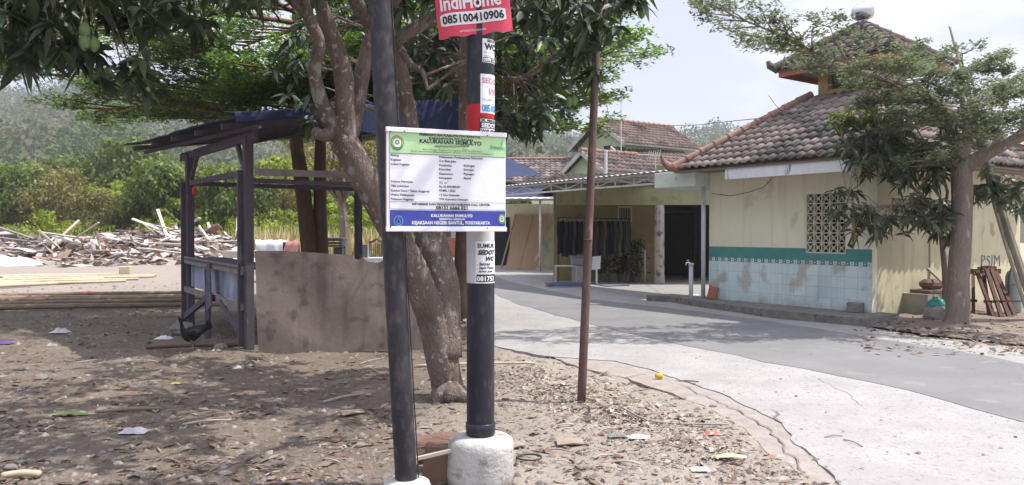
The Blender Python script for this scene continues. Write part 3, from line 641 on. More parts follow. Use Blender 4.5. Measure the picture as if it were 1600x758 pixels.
# red banner at the top (rolled a few degrees, bowed round the pole)
ban = thing('advert_banner', 'red vinyl advert banner with a phone number, tied tilted to the black pole', 'banner', (-.21, 4.6, 2.73))
ra = math.atan2(-(45 - 58) , (802 - 686)); c_, s_ = math.cos(ra), math.sin(ra)
def bn(lift):
    def f(u, v):   # u 0..1 across, v metres up from the lower edge
        w = (u - .5) * .452; p = Vector((-.218 + w * c_ - v * s_, 4.655 - lift + 1.1 * (u - .5) ** 2 * .12 - .012 * math.sin(u * 9), 2.741 + w * s_ + v * c_)); return p
    return f
mb = MB(); k = 18; kv = 8; vs = [bn(.0)(i / k, .5 * j / kv - (.006 * math.sin(i * 1.3) if j == 0 else 0)) for j in range(kv + 1) for i in range(k + 1)]
mb._a(vs, [[j * (k + 1) + i, j * (k + 1) + i + 1, (j + 1) * (k + 1) + i + 1, (j + 1) * (k + 1) + i] for j in range(kv) for i in range(k)]); mb.build('vinyl_sheet', MATS['vinyl_red'], ban, smooth=True)
def bstrip(u0, u1, v0, v1, lift, mat, name, rnd_=0):
    mb = MB(); k = 14; f = bn(lift); vs = []
    for i in range(k + 1):
        u = u0 + (u1 - u0) * i / k; e = min(i, k - i) / k; dv = (.008 if e == 0 else 0); vs += [f(u, v0 + dv), f(u, v1 - dv)]
    mb._a(vs, [[2 * i, 2 * i + 2, 2 * i + 3, 2 * i + 1] for i in range(k)]); mb.build(name, MATS[mat], ban)
bstrip(.05, .93, .068, .145, .0025, 'ink_white', 'number_plate')
def btext(s, uc, v, size, mat, **kw):
    V, Fc = text_geo(s, size, **kw); mb = MB(); f = bn(.005); mb._a([f(uc + a[0] / .452, v + a[1]) for a in V], Fc); mb.build('lettering', MATS[mat], ban)
btext('085100410906', .49, .083, .068, 'ink_black', bold=.0022, width=.375); btext('IndiHome', .47, .165, .118, 'ink_white', bold=.003, width=.37)
btext('#INTERNETNYA INDONESIA', .47, .022, .017, 'ink_white', width=.16)
# ---------------------------------------------------------------- rusty pole
surf('rusty_iron', (.13, .08, .068), (.085, .056, .05), 8, .75, .35, 8, (.19, .13, .11), .35, 14, stretch=(1, 1, .3))
p0 = G(908, 630); p1 = U(934, 0, 7.3); d_ = (p1 - p0)
mb = MB(); k = 20; mb.tube([p0 + d_ * (i / k * 1.6) - Vector((0, 0, .1)) for i in range(k + 1)], [.040 - .007 * (i / k) for i in range(k + 1)], 16)
q = p0 + d_ * .39; mb.tube([q, q + d_ * .004], .044, 16)
top('rusty_pole', mb, MATS['rusty_iron'], 'thin brown rusty iron pole standing at the edge of the dirt near the road', 'pole', tuple(p0), smooth=True)
# ---------------------------------------------------------------- mango tree
leafmat('mango_leaf', [(.018, .034, .020), (.028, .048, .024), (.046, .070, .032), (.085, .11, .045)], .2, .42)
leafmat('almond_leaf', [(.04, .075, .02), (.07, .125, .032), (.12, .19, .05), (.19, .27, .07)], .58, .5)
leafmat('dusty_leaf', [(.075, .10, .06), (.11, .14, .08), (.16, .185, .105), (.22, .25, .13)], .4, .6)
mt = thing('mango_tree', 'big mango tree with a forked lichen spotted trunk leaning behind the notice board', 'tree', tuple(G(700, 622)))
surf('mango_bark', (.23, .185, .16), (.115, .088, .074), 4, .95, .8, 9, (.33, .31, .285), .36, 7, stretch=(1, 1, .6), bscale=30, fissure=48, lichen=(.42, .42, .385))
limbs = []   # (path, radii)
def limb(px, rad, k=4): 
    P = smoothpath([U(*p) for p in px], k); limbs.append((P, lerpr(rad, k))); return P
mbT = MB()
limb([(706, 640, 7.2), (700, 610, 7.15), (690, 560, 7.1), (672, 490, 7.05), (650, 430, 7.0), (622, 375, 6.95), (592, 320, 6.9), (566, 270, 6.85), (540, 225, 6.85), (522, 196, 6.85)], [.20, .155, .145, .140, .132, .125, .125, .13, .125, .105])
limb([(697, 560, 7.12), (694, 500, 7.15), (690, 440, 7.2), (672, 370, 7.25), (652, 290, 7.3), (642, 200, 7.35), (628, 120, 7.3), (612, 60, 7.2), (600, -20, 7.1), (560, -200, 7.0)], [.15, .155, .165, .150, .105, .08, .075, .07, .065, .05])
limb([(528, 205, 6.85), (505, 165, 6.75), (492, 110, 6.6), (500, 70, 6.5), (482, 25, 6.4), (462, -40, 6.2), (380, -160, 5.8)], [.11, .065, .056, .052, .052, .048, .03])
limb([(540, 225, 6.85), (540, 165, 6.8), (536, 110, 6.75), (520, 60, 6.7), (500, 0, 6.6), (470, -100, 6.5), (430, -260, 6.4)], [.105, .082, .085, .072, .062, .055, .04])
limb([(548, 210, 6.9), (560, 150, 6.95), (572, 90, 7.0), (590, 40, 6.9), (640, -30, 6.7), (720, -140, 6.4)], [.078, .08, .066, .06, .055, .04])
limb([(555, 0, 6.5), (580, 40, 6.9), (612, 62, 7.2), (650, 45, 7.3), (690, 20, 7.3), (780, -60, 7.2), (900, -160, 7.0)], [.06, .065, .07, .06, .055, .045, .03])
limb([(727, 230, 7.9), (726, 150, 7.9), (728, 80, 7.8), (735, 0, 7.7), (760, -120, 7.5)], [.07, .065, .062, .055, .04])
limb([(672, 372, 7.25), (700, 320, 7.6), (727, 230, 7.9)], [.09, .08, .07])
limb([(735, 40, 7.75), (790, 120, 7.9), (830, 115, 8.0), (900, 60, 7.9), (950, 10, 7.6)], [.04, .035, .03, .022, .012])
limb([(617, 60, 7.2), (640, 100, 7.0), (660, 112, 6.9), (668, 140, 6.8)], [.045, .035, .025, .01])
limb([(525, 200, 6.85), (508, 212, 6.7), (492, 206, 6.6)], [.07, .055, .045])
# overhead limbs that carry the canopy
limb([(482, 25, 6.4), (380, -60, 6.1), (240, -40, 5.9), (120, -10, 5.7), (20, 10, 5.6)], [.05, .045, .035, .028, .015])
limb([(470, -100, 6.5), (300, -180, 5.6), (100, -220, 4.9), (-200, -260, 4.6)], [.06, .05, .04, .02])
limb([(560, -200, 7.0), (420, -420, 6.6), (150, -520, 6.2), (-200, -500, 6.0)], [.05, .05, .04, .02])
limb([(720, -140, 6.4), (860, -260, 5.8), (980, -300, 5.4)], [.045, .035, .02])
limb([(380, -160, 5.8), (330, -500, 4.6), (300, -900, 3.6)], [.04, .035, .02])
limb([(430, -260, 6.4), (250, -300, 7.6), (60, -220, 8.6), (-150, -150, 9.2)], [.045, .04, .03, .02])
for P, r_ in limbs: mbT.tube(P, r_, 14, True, .035)
# root flare
b0 = G(702, 626)
for a, l_ in ((-2.3, .3), (-.5, .75), (.4, .5), (2.8, .35), (-1.4, .22)): mbT.tube([b0 + Vector((0, 0, .10)), b0 + Vector((.14 * math.cos(a), .14 * math.sin(a), .035)), b0 + Vector((.5 * l_ * math.cos(a), .5 * l_ * math.sin(a), .0)), b0 + Vector((l_ * math.cos(a + .2), l_ * math.sin(a + .2), -.05))], [.11, .07, .045, .02], 8)
o = mbT.build('trunk', MATS['mango_bark'], mt, smooth=True)
nodes = np.array([tuple(p) for P, r_ in limbs[2:] for p in P])
# leaf rosettes: (px0,px1,py0,py1,Y0,Y1,count)
boxes = [(-30, 130, -40, 70, 4.9, 6.2, 26), (0, 240, -40, 45, 4.9, 6.3, 40), (60, 230, 50, 125, 5.0, 5.8, 12), (0, 90, 60, 110, 5.0, 5.6, 6), (200, 330, -40, 45, 5.2, 6.4, 24), (320, 560, -60, 12, 5.2, 6.6, 28), (545, 700, -60, 30, 6.0, 7.4, 22),
         (620, 760, 20, 150, 7.5, 9.2, 40), (600, 700, 40, 145, 8.2, 9.6, 24), (760, 880, -30, 180, 7.0, 8.6, 56), (840, 960, -40, 85, 6.4, 7.8, 34), (930, 1010, -40, 12, 6.4, 7.2, 8), (770, 850, 150, 215, 7.8, 8.8, 14), (880, 930, 60, 140, 7.0, 7.5, 7), (420, 560, 20, 190, 8.4, 10, 24)]
C = []
for x0, x1, y0, y1, Y0, Y1, n in boxes:
    for i in range(int(n * 1.15)): C.append(U(random.uniform(x0, x1), random.uniform(y0, y1), random.uniform(Y0, Y1)))
def cloudpts(cx, cy, cz, rx, ry, rz, n):
    o = []
    while len(o) < n:
        p = Vector([random.uniform(-1, 1) for _ in range(3)])
        if .3 < p.length < 1: o.append(Vector((cx + p.x * rx, cy + p.y * ry, cz + p.z * rz)))
    return o
for p in cloudpts(-2.6, 5.7, 5.1, 4.4, 3.5, 1.35, 600): 
    # keep the overhead crown above the frame
    if H + (HOR + 25) / F * max(p.y, .5) < p.z: 
        if mnoise.noise(p * .75) > -.22: C.append(p)
def rosettes(C, nl, L0, L1, wr, droop, spread_up, seed):
    r = np.random.default_rng(seed); Cn = np.array([tuple(c) for c in C]); k = np.repeat(np.arange(len(Cn)), nl); m_ = len(k)
    ax = unit(r.normal(size=(len(Cn), 3)) * np.array([1, 1, .5]) + np.array([0, 0, spread_up]))[k]
    D = unit(r.normal(size=(m_, 3)) * np.array([1, 1, .55]) + ax * .55)
    ln = r.uniform(L0, L1, m_); base = Cn[k] + ax * r.uniform(-.09, .03, m_)[:, None]
    V, Fq = lanceolate(base, D, ln, ln * wr * r.uniform(.8, 1.2, m_), r.uniform(droop * .5, droop * 1.4, m_))
    rn = np.clip(r.random(len(Cn))[k] * .5 + r.random(m_) * .5, 0, 1); return V, Fq, np.repeat(rn, 4)
V, Fq, rn = rosettes(C, 13, .10, .21, .30, .5, -.1, 11)
meshobj('crown', V, Fq, MATS['mango_leaf'], mt, rnd=rn, uni=True, smooth=False)
mb = MB()
for c in C:
    d = nodes - np.array(tuple(c)); i = int((d ** 2).sum(1).argmin()); q = Vector(nodes[i]); L = (q - c).length
    if L > 2.2: q = c + (q - c) * (1.2 / L); L = 1.2
    m1 = c.lerp(q, .5) + Vector((random.uniform(-.1, .1) * L, random.uniform(-.1, .1) * L, .16 * L))
    mb.tube([c, c.lerp(m1, .5) + Vector((0, 0, .04 * L)), m1, q], [.004, .006, .009, .013], 4, False)
mb.build('branches', MATS['mango_bark'], mt)
# mangoes
surf('mango_skin', (.12, .20, .07), (.16, .24, .09), 9, .45, .05)
for x, y, Y in ((135, 48, 5.05), (134, 68, 5.05), (149, 70, 5.1), (1002, 22, 6.6), (889, 160, 7.2), (897, 158, 7.2), (850, 95, 7.3)):
    mb = MB(); c = U(x, y, Y); n = 9; r_ = .036 if x < 200 else .034
    mb.tube([c + Vector((0, 0, (.5 - i / n) * r_ * 3)) for i in range(n + 1)], [max(.003, r_ * math.sin(math.pi * (i + .25) / (n + .5)) ** .75) for i in range(n + 1)], 12)
    mb.tube([c + Vector((0, 0, r_ * 1.5)), c + Vector((.01, 0, r_ * 1.5 + .16))], .003, 4); mb.build('mango', MATS['mango_skin'], mt, smooth=True)

# ---------------------------------------------------------------- layered small-leaf trees
def layered_tree(t_, trunks, layers, leafm, bark, seed, density=1.0, leaf=(.045, .075), asym=None, extra=None):
    """trunks: list of (path, radii); layers: (z, radius, centre, tilt) -> flat sprays of rosettes on horizontal limbs"""
    rr = random.Random(seed); mb = MB()
    for P, r_ in trunks: mb.tube(smoothpath(P, 3), lerpr(r_, 3), 12, True, .03)
    mb.build('trunk', bark, t_, smooth=True)
    tw = MB(); pts = []
    def spray(p, d, L, r_, lvl):
        n = max(3, int(L / .22)); path = [p]; cur = p.copy(); dd = d.copy()
        for i in range(n):
            dd = (dd + Vector((rr.uniform(-.16, .16), rr.uniform(-.16, .16), rr.uniform(-.05, .06)))).normalized(); cur = cur + dd * (L / n); path.append(cur.copy())
        tw.tube(path, [r_ * (1 - .8 * i / n) for i in range(n + 1)], 5 if lvl else 7, False)
        for i in range(1, n + 1):
            f = i / n
            if lvl < 2 and (i > 1 or lvl == 0):
                for s in (-1, 1):
                    if rr.random() < (.85 if lvl == 0 else .75):
                        a = s * rr.uniform(.6, 1.15); nd = Vector((dd.x * math.cos(a) - dd.y * math.sin(a), dd.x * math.sin(a) + dd.y * math.cos(a), dd.z * .3 + rr.uniform(-.06, .12))).normalized()
                        spray(path[i], nd, L * (rr.uniform(.34, .52) if lvl == 0 else rr.uniform(.35, .6)) * (1.1 - .45 * f), r_ * .45, lvl + 1)
            if lvl >= 1 or f > .45:
                for q in range(2 if lvl < 2 else 3):
                    pts.append(path[i] + Vector((rr.gauss(0, .05), rr.gauss(0, .05), rr.uniform(-.05, .09))))
    for (c, d, L, r_) in layers: spray(Vector(c), Vector(d).normalized(), L, r_, 0)
    if extra: pts += extra
    tw.build('branches', bark, t_, smooth=True)
    r = np.random.default_rng(seed); Cn = np.array([tuple(p) for p in pts]); nl = max(3, int(7 * density)); k = np.repeat(np.arange(len(Cn)), nl); m_ = len(k)
    th = r.uniform(0, 6.283, m_); el = r.uniform(-.25, .75, m_)
    D = np.stack([np.cos(th) * np.cos(el), np.sin(th) * np.cos(el), np.sin(el)], 1); Nn = unit(np.stack([r.normal(size=m_) * .45, r.normal(size=m_) * .45, np.ones(m_)], 1))
    ln = r.uniform(leaf[0], leaf[1], m_); V, Fq = leafquads(Cn[k] + r.normal(size=(m_, 3)) * .018, D, Nn, ln, ln * .55, .1)
    meshobj('crown', V, Fq, leafm, t_, rnd=np.clip(r.random(len(Cn))[k] * .5 + r.random(m_) * .5, 0, 1), uni=True)
    print('layered', len(Cn), m_)
surf('brown_bark', (.17, .105, .078), (.10, .065, .05), 9, .9, .7, 8, (.23, .19, .16), .3, 9, stretch=(1, 1, .4))
lt = thing('almond_tree', 'tall layered tree with two reddish brown trunks behind the stall, flat tiers of small leaves', 'tree', (-3.75, 14.9, 0))
base1 = Vector((-3.62, 14.9, -.05)); base2 = Vector((-3.95, 15.1, -.05))
tr = [([Vector((-3.84, 14.9, -.05)), Vector((-3.93, 14.9, 1.2)), Vector((-4.06, 14.9, 2.4)), Vector((-4.2, 14.9, 3.6)), Vector((-4.2, 14.9, 5.2)), Vector((-4.1, 14.8, 6.6))], [.19, .165, .15, .12, .09, .04]),
      ([Vector((-3.66, 15.0, -.05)), Vector((-3.72, 15.0, 1.2)), Vector((-3.75, 15.0, 2.4)), Vector((-3.7, 15.0, 3.8)), Vector((-3.5, 15.0, 5.4)), Vector((-3.3, 15, 6.4))], [.16, .135, .125, .10, .08, .04])]
ly = []; rr = random.Random(12)
for z, n, L, ph in ((3.75, 7, 3.3, .1), (4.5, 7, 4.3, .5), (5.6, 5, 3.2, .9)):
    for i in range(n):
        a = ph + 6.283 * i / n + rr.uniform(-.2, .2); l_ = L * rr.uniform(.8, 1.1)
        zz = z + rr.uniform(-.12, .12)
        ly.append(((-3.95 + .3 * math.cos(a), 14.95 + .3 * math.sin(a), zz), (math.cos(a), math.sin(a), .06), l_, .055))
layered_tree(lt, tr, ly, MATS['almond_leaf'], MATS['brown_bark'], 21, .72, (.05, .085))
lt2 = thing('almond_tree', 'slender layered tree at the back left of the stall, its tiers of small leaves hanging over the yard', 'tree', (-8.3, 14.0, 0))
# its trunk stands left of the stall but outside the frame edge
b3 = Vector((-11.6, 14.0, -.05))
lt2.location = b3
ly = []
for z, n, L, ph in ((4.5, 6, 3.1, .3), (5.4, 6, 3.4, .0)):
    for i in range(n):
        a = ph + 6.283 * i / n + rr.uniform(-.2, .2); ly.append(((b3.x, b3.y, z + rr.uniform(-.1, .1)), (math.cos(a), math.sin(a), .05), L * rr.uniform(.8, 1.1), .05))
lt2['label'] = 'layered small leaved tree at the far left, its flat tiers reaching over the yard'
layered_tree(lt2, [([b3, b3 + Vector((.1, 0, 2)), b3 + Vector((0, 0, 4)), b3 + Vector((.05, 0, 6))], [.17, .14, .1, .03])], ly, MATS['almond_leaf'], MATS['brown_bark'], 22, .7, (.05, .085))
lt3 = thing('almond_tree', 'pale trunked layered tree behind the notice board with sunlit tiers reaching over the road', 'tree', (0, 0, 0))
b4 = Vector((-.95, 13.6, -.05)); lt3.location = b4
ly = []
for z, n, L, ph in ((3.45, 6, 1.9, .2), (4.0, 7, 2.5, .0), (4.55, 6, 2.5, .4), (5.3, 5, 1.9, .1)):
    for i in range(n):
        a = ph + 6.283 * i / n + rr.uniform(-.2, .2); ly.append(((b4.x, b4.y, z + rr.uniform(-.1, .1)), (math.cos(a), math.sin(a), .05), L * rr.uniform(.8, 1.1), .05))
for a_, b_ in (((735, 150, 12.6), (985, 98, 10.8)), ((735, 190, 12.6), (930, 192, 11.2)), ((735, 170, 12.6), (890, 130, 10.6)), ((740, 120, 12.8), (960, 70, 12)), ((740, 200, 13), (860, 205, 12.6)), ((740, 180, 12.8), (945, 160, 12.2))):
    A2, B2 = U(*a_), U(*b_); ly.append((A2, (B2 - A2).normalized(), (B2 - A2).length * .92, .03))
layered_tree(lt3, [([b4, b4 + Vector((.1, 0, 2)), b4 + Vector((0, 0, 4)), b4 + Vector((.05, 0, 6))], [.15, .13, .1, .03])], ly, MATS['almond_leaf'], MATS['brown_bark'], 23, .7, (.05, .085))
# small far trunk seen between the stall posts
# ---------------------------------------------------------------- tree by the prayer house
rt = thing('almond_tree', 'dusty leaved tree with a smooth grey brown trunk in front of the prayer house', 'tree', tuple(G(1495, 512)))
surf('smooth_bark', (.28, .225, .19), (.19, .15, .125), 4, .9, .7, 9, (.36, .32, .28), .36, 9, stretch=(1, 1, .4), bscale=35, fissure=30)
c0 = G(1495, 512); Yt = c0.y
def UT(x, y, dy=0): return U(x, y, Yt + dy)
trp = [([UT(1494, 522), UT(1497, 495), UT(1498, 440), UT(1501, 380), UT(1503, 310), UT(1500, 250)], [.28, .18, .162, .155, .152, .15]),
       ([UT(1500, 262), UT(1488, 215), UT(1470, 175, -.2), UT(1440, 150, -.3), UT(1395, 130, -.5)], [.14, .085, .065, .05, .04]),
       ([UT(1500, 262), UT(1510, 200, .1), UT(1500, 150, .2), UT(1488, 100, .3)], [.12, .065, .04, .015]),
       ([UT(1505, 262), UT(1545, 238, -.2), UT(1600, 212, -.5), UT(1680, 190, -.8)], [.14, .10, .08, .04]),
       ([UT(1500, 262), UT(1470, 250, .2), UT(1430, 215, .6), UT(1400, 200, 1)], [.10, .06, .05, .03])]
ly = []
def br(a, b, r_, lift=0):
    A2, B2 = Vector(a), Vector(b); ly.append((A2, (B2 - A2).normalized(), (B2 - A2).length, r_))
br(UT(1395, 130, -.5), UT(1270, 85, -.9), .055); br(UT(1290, 92, -.9), UT(1132, 8, -1.2), .035); br(UT(1330, 108, -.7), UT(1190, 62, -.4), .03)
br(UT(1440, 150, -.3), UT(1345, 128, .3), .03); br(UT(1488, 120, .3), UT(1425, 95, .3), .025); br(UT(1495, 110, .3), UT(1560, 110, 0), .028); br(UT(1500, 160, .2), UT(1430, 165, -.9), .03)
br(UT(1545, 238, -.2), UT(1650, 150, -.9), .035); br(UT(1570, 225, -.3), UT(1670, 235, -.4), .03); br(UT(1545, 238, -.2), UT(1590, 185, .6), .03); br(UT(1430, 215, .6), UT(1370, 205, .7), .025)
br(UT(1505, 170, .1), UT(1600, 150, .8), .03); br(UT(1500, 245, 0), UT(1445, 255, -.5), .025); br(UT(1490, 220, 0), UT(1530, 205, -.9), .025)
br(UT(1600, 212, -.5), UT(1740, 200, -1.2), .035); br(UT(1480, 200), UT(1400, 185, -.6), .03); br(UT(1488, 230), UT(1420, 228, .2), .025)
for a_, b_, r_ in (((1440, 150, -.3), (1330, 120, -.9), .03), ((1395, 130, -.5), (1300, 110, .2), .03), ((1455, 160, -.2), (1365, 160, -.5), .03), ((1470, 175, -.2), (1400, 135, .5), .03), ((1488, 100, .3), (1440, 80, .2), .025), ((1490, 120, .3), (1545, 95, .4), .025),
    ((1500, 150, .2), (1455, 130, -.8), .03), ((1500, 150, .2), (1555, 150, -.6), .03), ((1495, 180, .1), (1440, 195, -.9), .03), ((1500, 200, .1), (1550, 185, .6), .03), ((1480, 215, 0), (1425, 245, -.7), .025), ((1500, 130, .3), (1500, 85, -.6), .025), ((1470, 190, 0), (1410, 170, .7), .03), ((1600, 212, -.5), (1660, 170, .2), .03),
    ((1490, 215, 0), (1500, 170, -1.1), .03), ((1270, 85, -.9), (1215, 40, -1.3), .025), ((1330, 108, -.7), (1270, 60, -1.2), .025), ((1545, 238, -.2), (1580, 140, .0), .03), ((1500, 170, .2), (1590, 120, .5), .025), ((1465, 170, -.2), (1380, 110, -.9), .03)): br(UT(*a_), UT(*b_), r_)
layered_tree(rt, trp, ly, MATS['dusty_leaf'], MATS['smooth_bark'], 31, .62, (.045, .075))
# ---------------------------------------------------------------- mango sapling beside it
ms = thing('mango_sapling', 'thin mango sapling with big dark drooping leaves and pale new growth beside the grey trunk', 'tree', tuple(G(1474, 505)))
Ys = G(1474, 505).y
sl_ = [([U(1474, 508, Ys), U(1478, 450, Ys), U(1473, 390, Ys), U(1466, 345, Ys), U(1440, 305, Ys - .1), U(1400, 275, Ys - .3), U(1370, 235, Ys - .4), U(1350, 200, Ys - .4)], [.06, .05, .042, .04, .03, .025, .02, .01]),
       ([U(1468, 350, Ys), U(1450, 320, Ys - .2), U(1400, 320, Ys - .5), U(1350, 325, Ys - .6), U(1325, 310, Ys - .7)], [.03, .025, .02, .015, .008]), ([U(1466, 345, Ys), U(1480, 300, Ys), U(1455, 240, Ys), U(1430, 200, Ys)], [.03, .025, .02, .01]),
       ([U(1474, 380, Ys), U(1520, 320, Ys - .2), U(1570, 290, Ys - .3), U(1610, 285, Ys - .3)], [.025, .02, .015, .008])]
mb = MB()
for P, r_ in sl_: mb.tube(smoothpath(P, 3), lerpr(r_, 3), 7)
mb.build('trunk', MATS['smooth_bark'], ms, smooth=True)
C = []
for x0, x1, y0, y1, n in ((1295, 1400, 185, 262, 34), (1330, 1440, 215, 275, 26), (1400, 1490, 230, 345, 34), (1305, 1345, 290, 345, 10), (1330, 1480, 318, 350, 18), (1515, 1600, 262, 315, 22), (1380, 1480, 175, 240, 18), (1440, 1500, 330, 350, 8), (1380, 1480, 190, 290, 16), (1330, 1400, 325, 375, 8), (1410, 1490, 320, 372, 9), (1540, 1610, 290, 330, 10)):
    for i in range(n): C.append(U(random.uniform(x0, x1), random.uniform(y0, y1), Ys + random.uniform(-.9, .3)))
leafmat('grey_mango_leaf', [(.04, .055, .035), (.065, .085, .05), (.10, .125, .07), (.16, .18, .11)], .2, .38)
V, Fq, rn = rosettes(C, 11, .13, .25, .30, .5, -.15, 17); meshobj('crown', V, Fq, MATS['grey_mango_leaf'], ms, rnd=rn, uni=True)
leafmat('new_leaf', [(.16, .22, .04), (.24, .30, .06), (.32, .36, .09)], .4, .5)
C2 = [U(1300 + 5.2 * i_ + random.uniform(-4, 4), random.uniform(166, 194), Ys - .5 + random.uniform(-.1, .1)) for i_ in range(14)]
V, Fq, rn = rosettes(C2, 9, .14, .22, .3, .5, .3, 18); meshobj('new_growth', V, Fq, MATS['new_leaf'], ms, rnd=rn, uni=True)
nodes = np.array([tuple(p) for P, r_ in sl_ for p in smoothpath(P, 4)]); mb = MB()
for c in C + C2:
    d = nodes - np.array(tuple(c)); q = Vector(nodes[int((d ** 2).sum(1).argmin())]); mb.tube([c, c.lerp(q, .5) + Vector((0, 0, .05)), q], [.004, .006, .009], 4, False)
mb.build('branches', MATS['smooth_bark'], ms)
# ---------------------------------------------------------------- building helpers
ROOFT = surf('clay_tile', (.285, .225, .20), (.195, .16, .145), 2.2, .88, .35, 8, (.105, .095, .09), .46, 1.1, attr=True, bscale=30)
ROOFO = surf('old_clay_tile', (.19, .135, .12), (.12, .09, .08), 1.5, .88, .35, 7, (.07, .06, .055), .42, 1.3, attr=True, bscale=30)
RIDGE = surf('ridge_tile', (.30, .17, .13), (.20, .12, .10), 4, .8, .4, 7, (.10, .08, .07), .35, 6)
TERRA = surf('terracotta_paint', (.42, .17, .11), (.33, .13, .09), 4, .7, .2, 6, (.14, .08, .06), .3, 6)
def tile_roof(name, E0, E1, T1, T0, mat, parent, tw=.20, tl=.26, seed=1):
    """eave E0->E1, top T0->T1 (same sense); overlapping S-profile tiles as real relief"""
    E0, E1, T0, T1 = map(Vector, (E0, E1, T0, T1)); e = (E1 - E0).normalized(); W_ = (E1 - E0).length
    mid = (T0 + T1) / 2 - E0; v = (mid - e * mid.dot(e)); Lv = v.length; v.normalize(); n = e.cross(v)
    if n.z < 0: n = -n
    ta, tb = (T0 - E0).dot(e), (T1 - E0).dot(e)
    rr = random.Random(seed); Vs = []; Fs = []; rn = []
    nr = max(1, int(round(Lv / tl))); nc = max(1, int(round(W_ / tw))); tw = W_ / nc; tl = Lv / nr
    prof = [(0, .0), (.18, .030), (.38, .036), (.56, .012), (.78, -.010), (1.0, .0)]
    for j in range(nr):
        f = (j + .5) / nr; lo, hi = ta * f, W_ + (tb - W_) * f
        if hi - lo < .02: continue
        for i in range(-1, nc + 1):
            u0 = i * tw; u1 = u0 + tw
            a, c = max(u0, lo), min(u1, hi)
            if c - a < tw * .12: continue
            b = len(Vs); dz = rr.uniform(-.004, .004); dv = rr.uniform(-.012, .012)
            for lvl in (0, 1, 2):
                for (pu, ph) in prof:
                    u = a + (c - a) * pu
                    if lvl == 0: q = E0 + e * u + v * (j * tl - .03 + dv) + n * (ph + .022 + dz)
                    elif lvl == 1: q = E0 + e * u + v * (j * tl - .03 + dv) + n * (ph + .046 + dz)
                    else: q = E0 + e * u + v * ((j + 1) * tl) + n * (ph + .008 + dz)
                    Vs.append(tuple(q))
            x = rr.random() * .7 + .3 * rr.random()
            for lvl in (0, 1):
                for k in range(5): s0 = b + lvl * 6 + k; Fs.append([s0, s0 + 1, s0 + 7, s0 + 6]); rn.append(x)
    return meshobj(name, Vs, np.array(Fs), mat, parent, rnd=rn, uni=True)
def ridge(mb, a, b, r_=.075, seg=.32):
    a, b = Vector(a), Vector(b); L = (b - a).length; n = max(1, int(L / seg)); d = (b - a) / n
    for i in range(n):
        p = a + d * i; mb.tube([p - d * .08, p + d * .12, p + d * .95], [r_ * 1.18, r_ * 1.06, r_ * .92], 12)
# ---------------------------------------------------------------- prayer house
C1 = Vector((6.24, 13.3, 0)); dd = Vector((-.583, .813, 0)).normalized(); pp = Vector((.813, .583, 0)).normalized(); UPZ = Vector((0, 0, 1))
LR = Matrix((dd, pp, UPZ)).transposed()   # local t,s,z -> world (left handed in t, fine for boxes)
def WL(t, s, z): return C1 + dd * t + pp * s + UPZ * z
def lbox(mb, t0, t1, s0, s1, z0, z1, bev=0.0):
    c = WL((t0 + t1) / 2, (s0 + s1) / 2, (z0 + z1) / 2)
    ax = pp; ay = -dd     # right handed frame
    rot = Matrix((ax, ay, UPZ)).transposed(); return mb.box(c, (abs(s1 - s0), abs(t1 - t0), abs(z1 - z0)), rot, bev)
ph = thing('prayer_house', 'pale yellow prayer house with a tiled hip roof, small cupola tower and green tiled dado', 'building', tuple(WL(1.7, 2.6, 0)))
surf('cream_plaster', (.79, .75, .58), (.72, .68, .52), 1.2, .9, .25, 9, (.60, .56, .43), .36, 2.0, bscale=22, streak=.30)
surf('olive_and_shaded_plaster', (.58, .54, .37), (.50, .465, .31), 1.4, .92, .2, 8, (.33, .30, .20), .36, 2.2, bscale=22, streak=.35, grime=(.35, (.20, .19, .13)))  # side wall: the cream paint darkened for tree shade; corner pillar: plain olive
surf('teal_paint', (.07, .23, .22), (.085, .27, .255), 5, .6, .08)
surf('white_tile', (.64, .74, .75), (.56, .67, .68), 1.3, .3, .03, 7, (.47, .47, .43), .40, 2.4, attr=True, grime=(.42, (.30, .27, .23)), streak=.3)
surf('grout', (.34, .35, .34), (.24, .25, .24), 8, .9, .1)
surf('vent_block', (.60, .57, .44), (.50, .47, .35), 6, .9, .2)
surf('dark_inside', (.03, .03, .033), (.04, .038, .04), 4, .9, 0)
surf('weathered_board', (.78, .79, .82), (.68, .69, .73), 3, .7, .1, 8, (.13, .13, .14), .34, 3.2, stretch=(2.2, 2.2, .5))
TW, Z0 = 3.57, .14
wa, wb, wz0, wz1 = .497, 1.277, 1.165, 2.25
mb = MB()
lbox(mb, 0, wa, 0, .16, 0, 2.98); lbox(mb, wb, TW, 0, .16, 0, 2.98); lbox(mb, wa, wb, 0, .16, 0, wz0); lbox(mb, wa, wb, 0, .16, wz1, 2.98)
mb.build('front_wall', MATS['cream_plaster'], ph)
mb = MB(); va, vb, vz0, vz1 = .62, 2.9, 1.78, 2.16
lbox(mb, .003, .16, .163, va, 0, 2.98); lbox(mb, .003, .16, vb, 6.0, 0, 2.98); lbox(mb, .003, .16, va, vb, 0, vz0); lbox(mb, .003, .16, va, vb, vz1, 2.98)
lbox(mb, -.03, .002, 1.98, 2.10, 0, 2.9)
mb.build('side_wall', MATS['olive_and_shaded_plaster'], ph)
mb = MB(); lbox(mb, .16, TW, 5.85, 6.0, 0, 2.98); lbox(mb, TW - .15, TW, .161, 5.85, 0, 2.98); lbox(mb, .3, TW - .3, .9, .93, .2, 2.9); lbox(mb, .5, .53, .3, 5.5, .2, 2.9); mb.build('inner_wall', MATS['dark_inside'], ph)
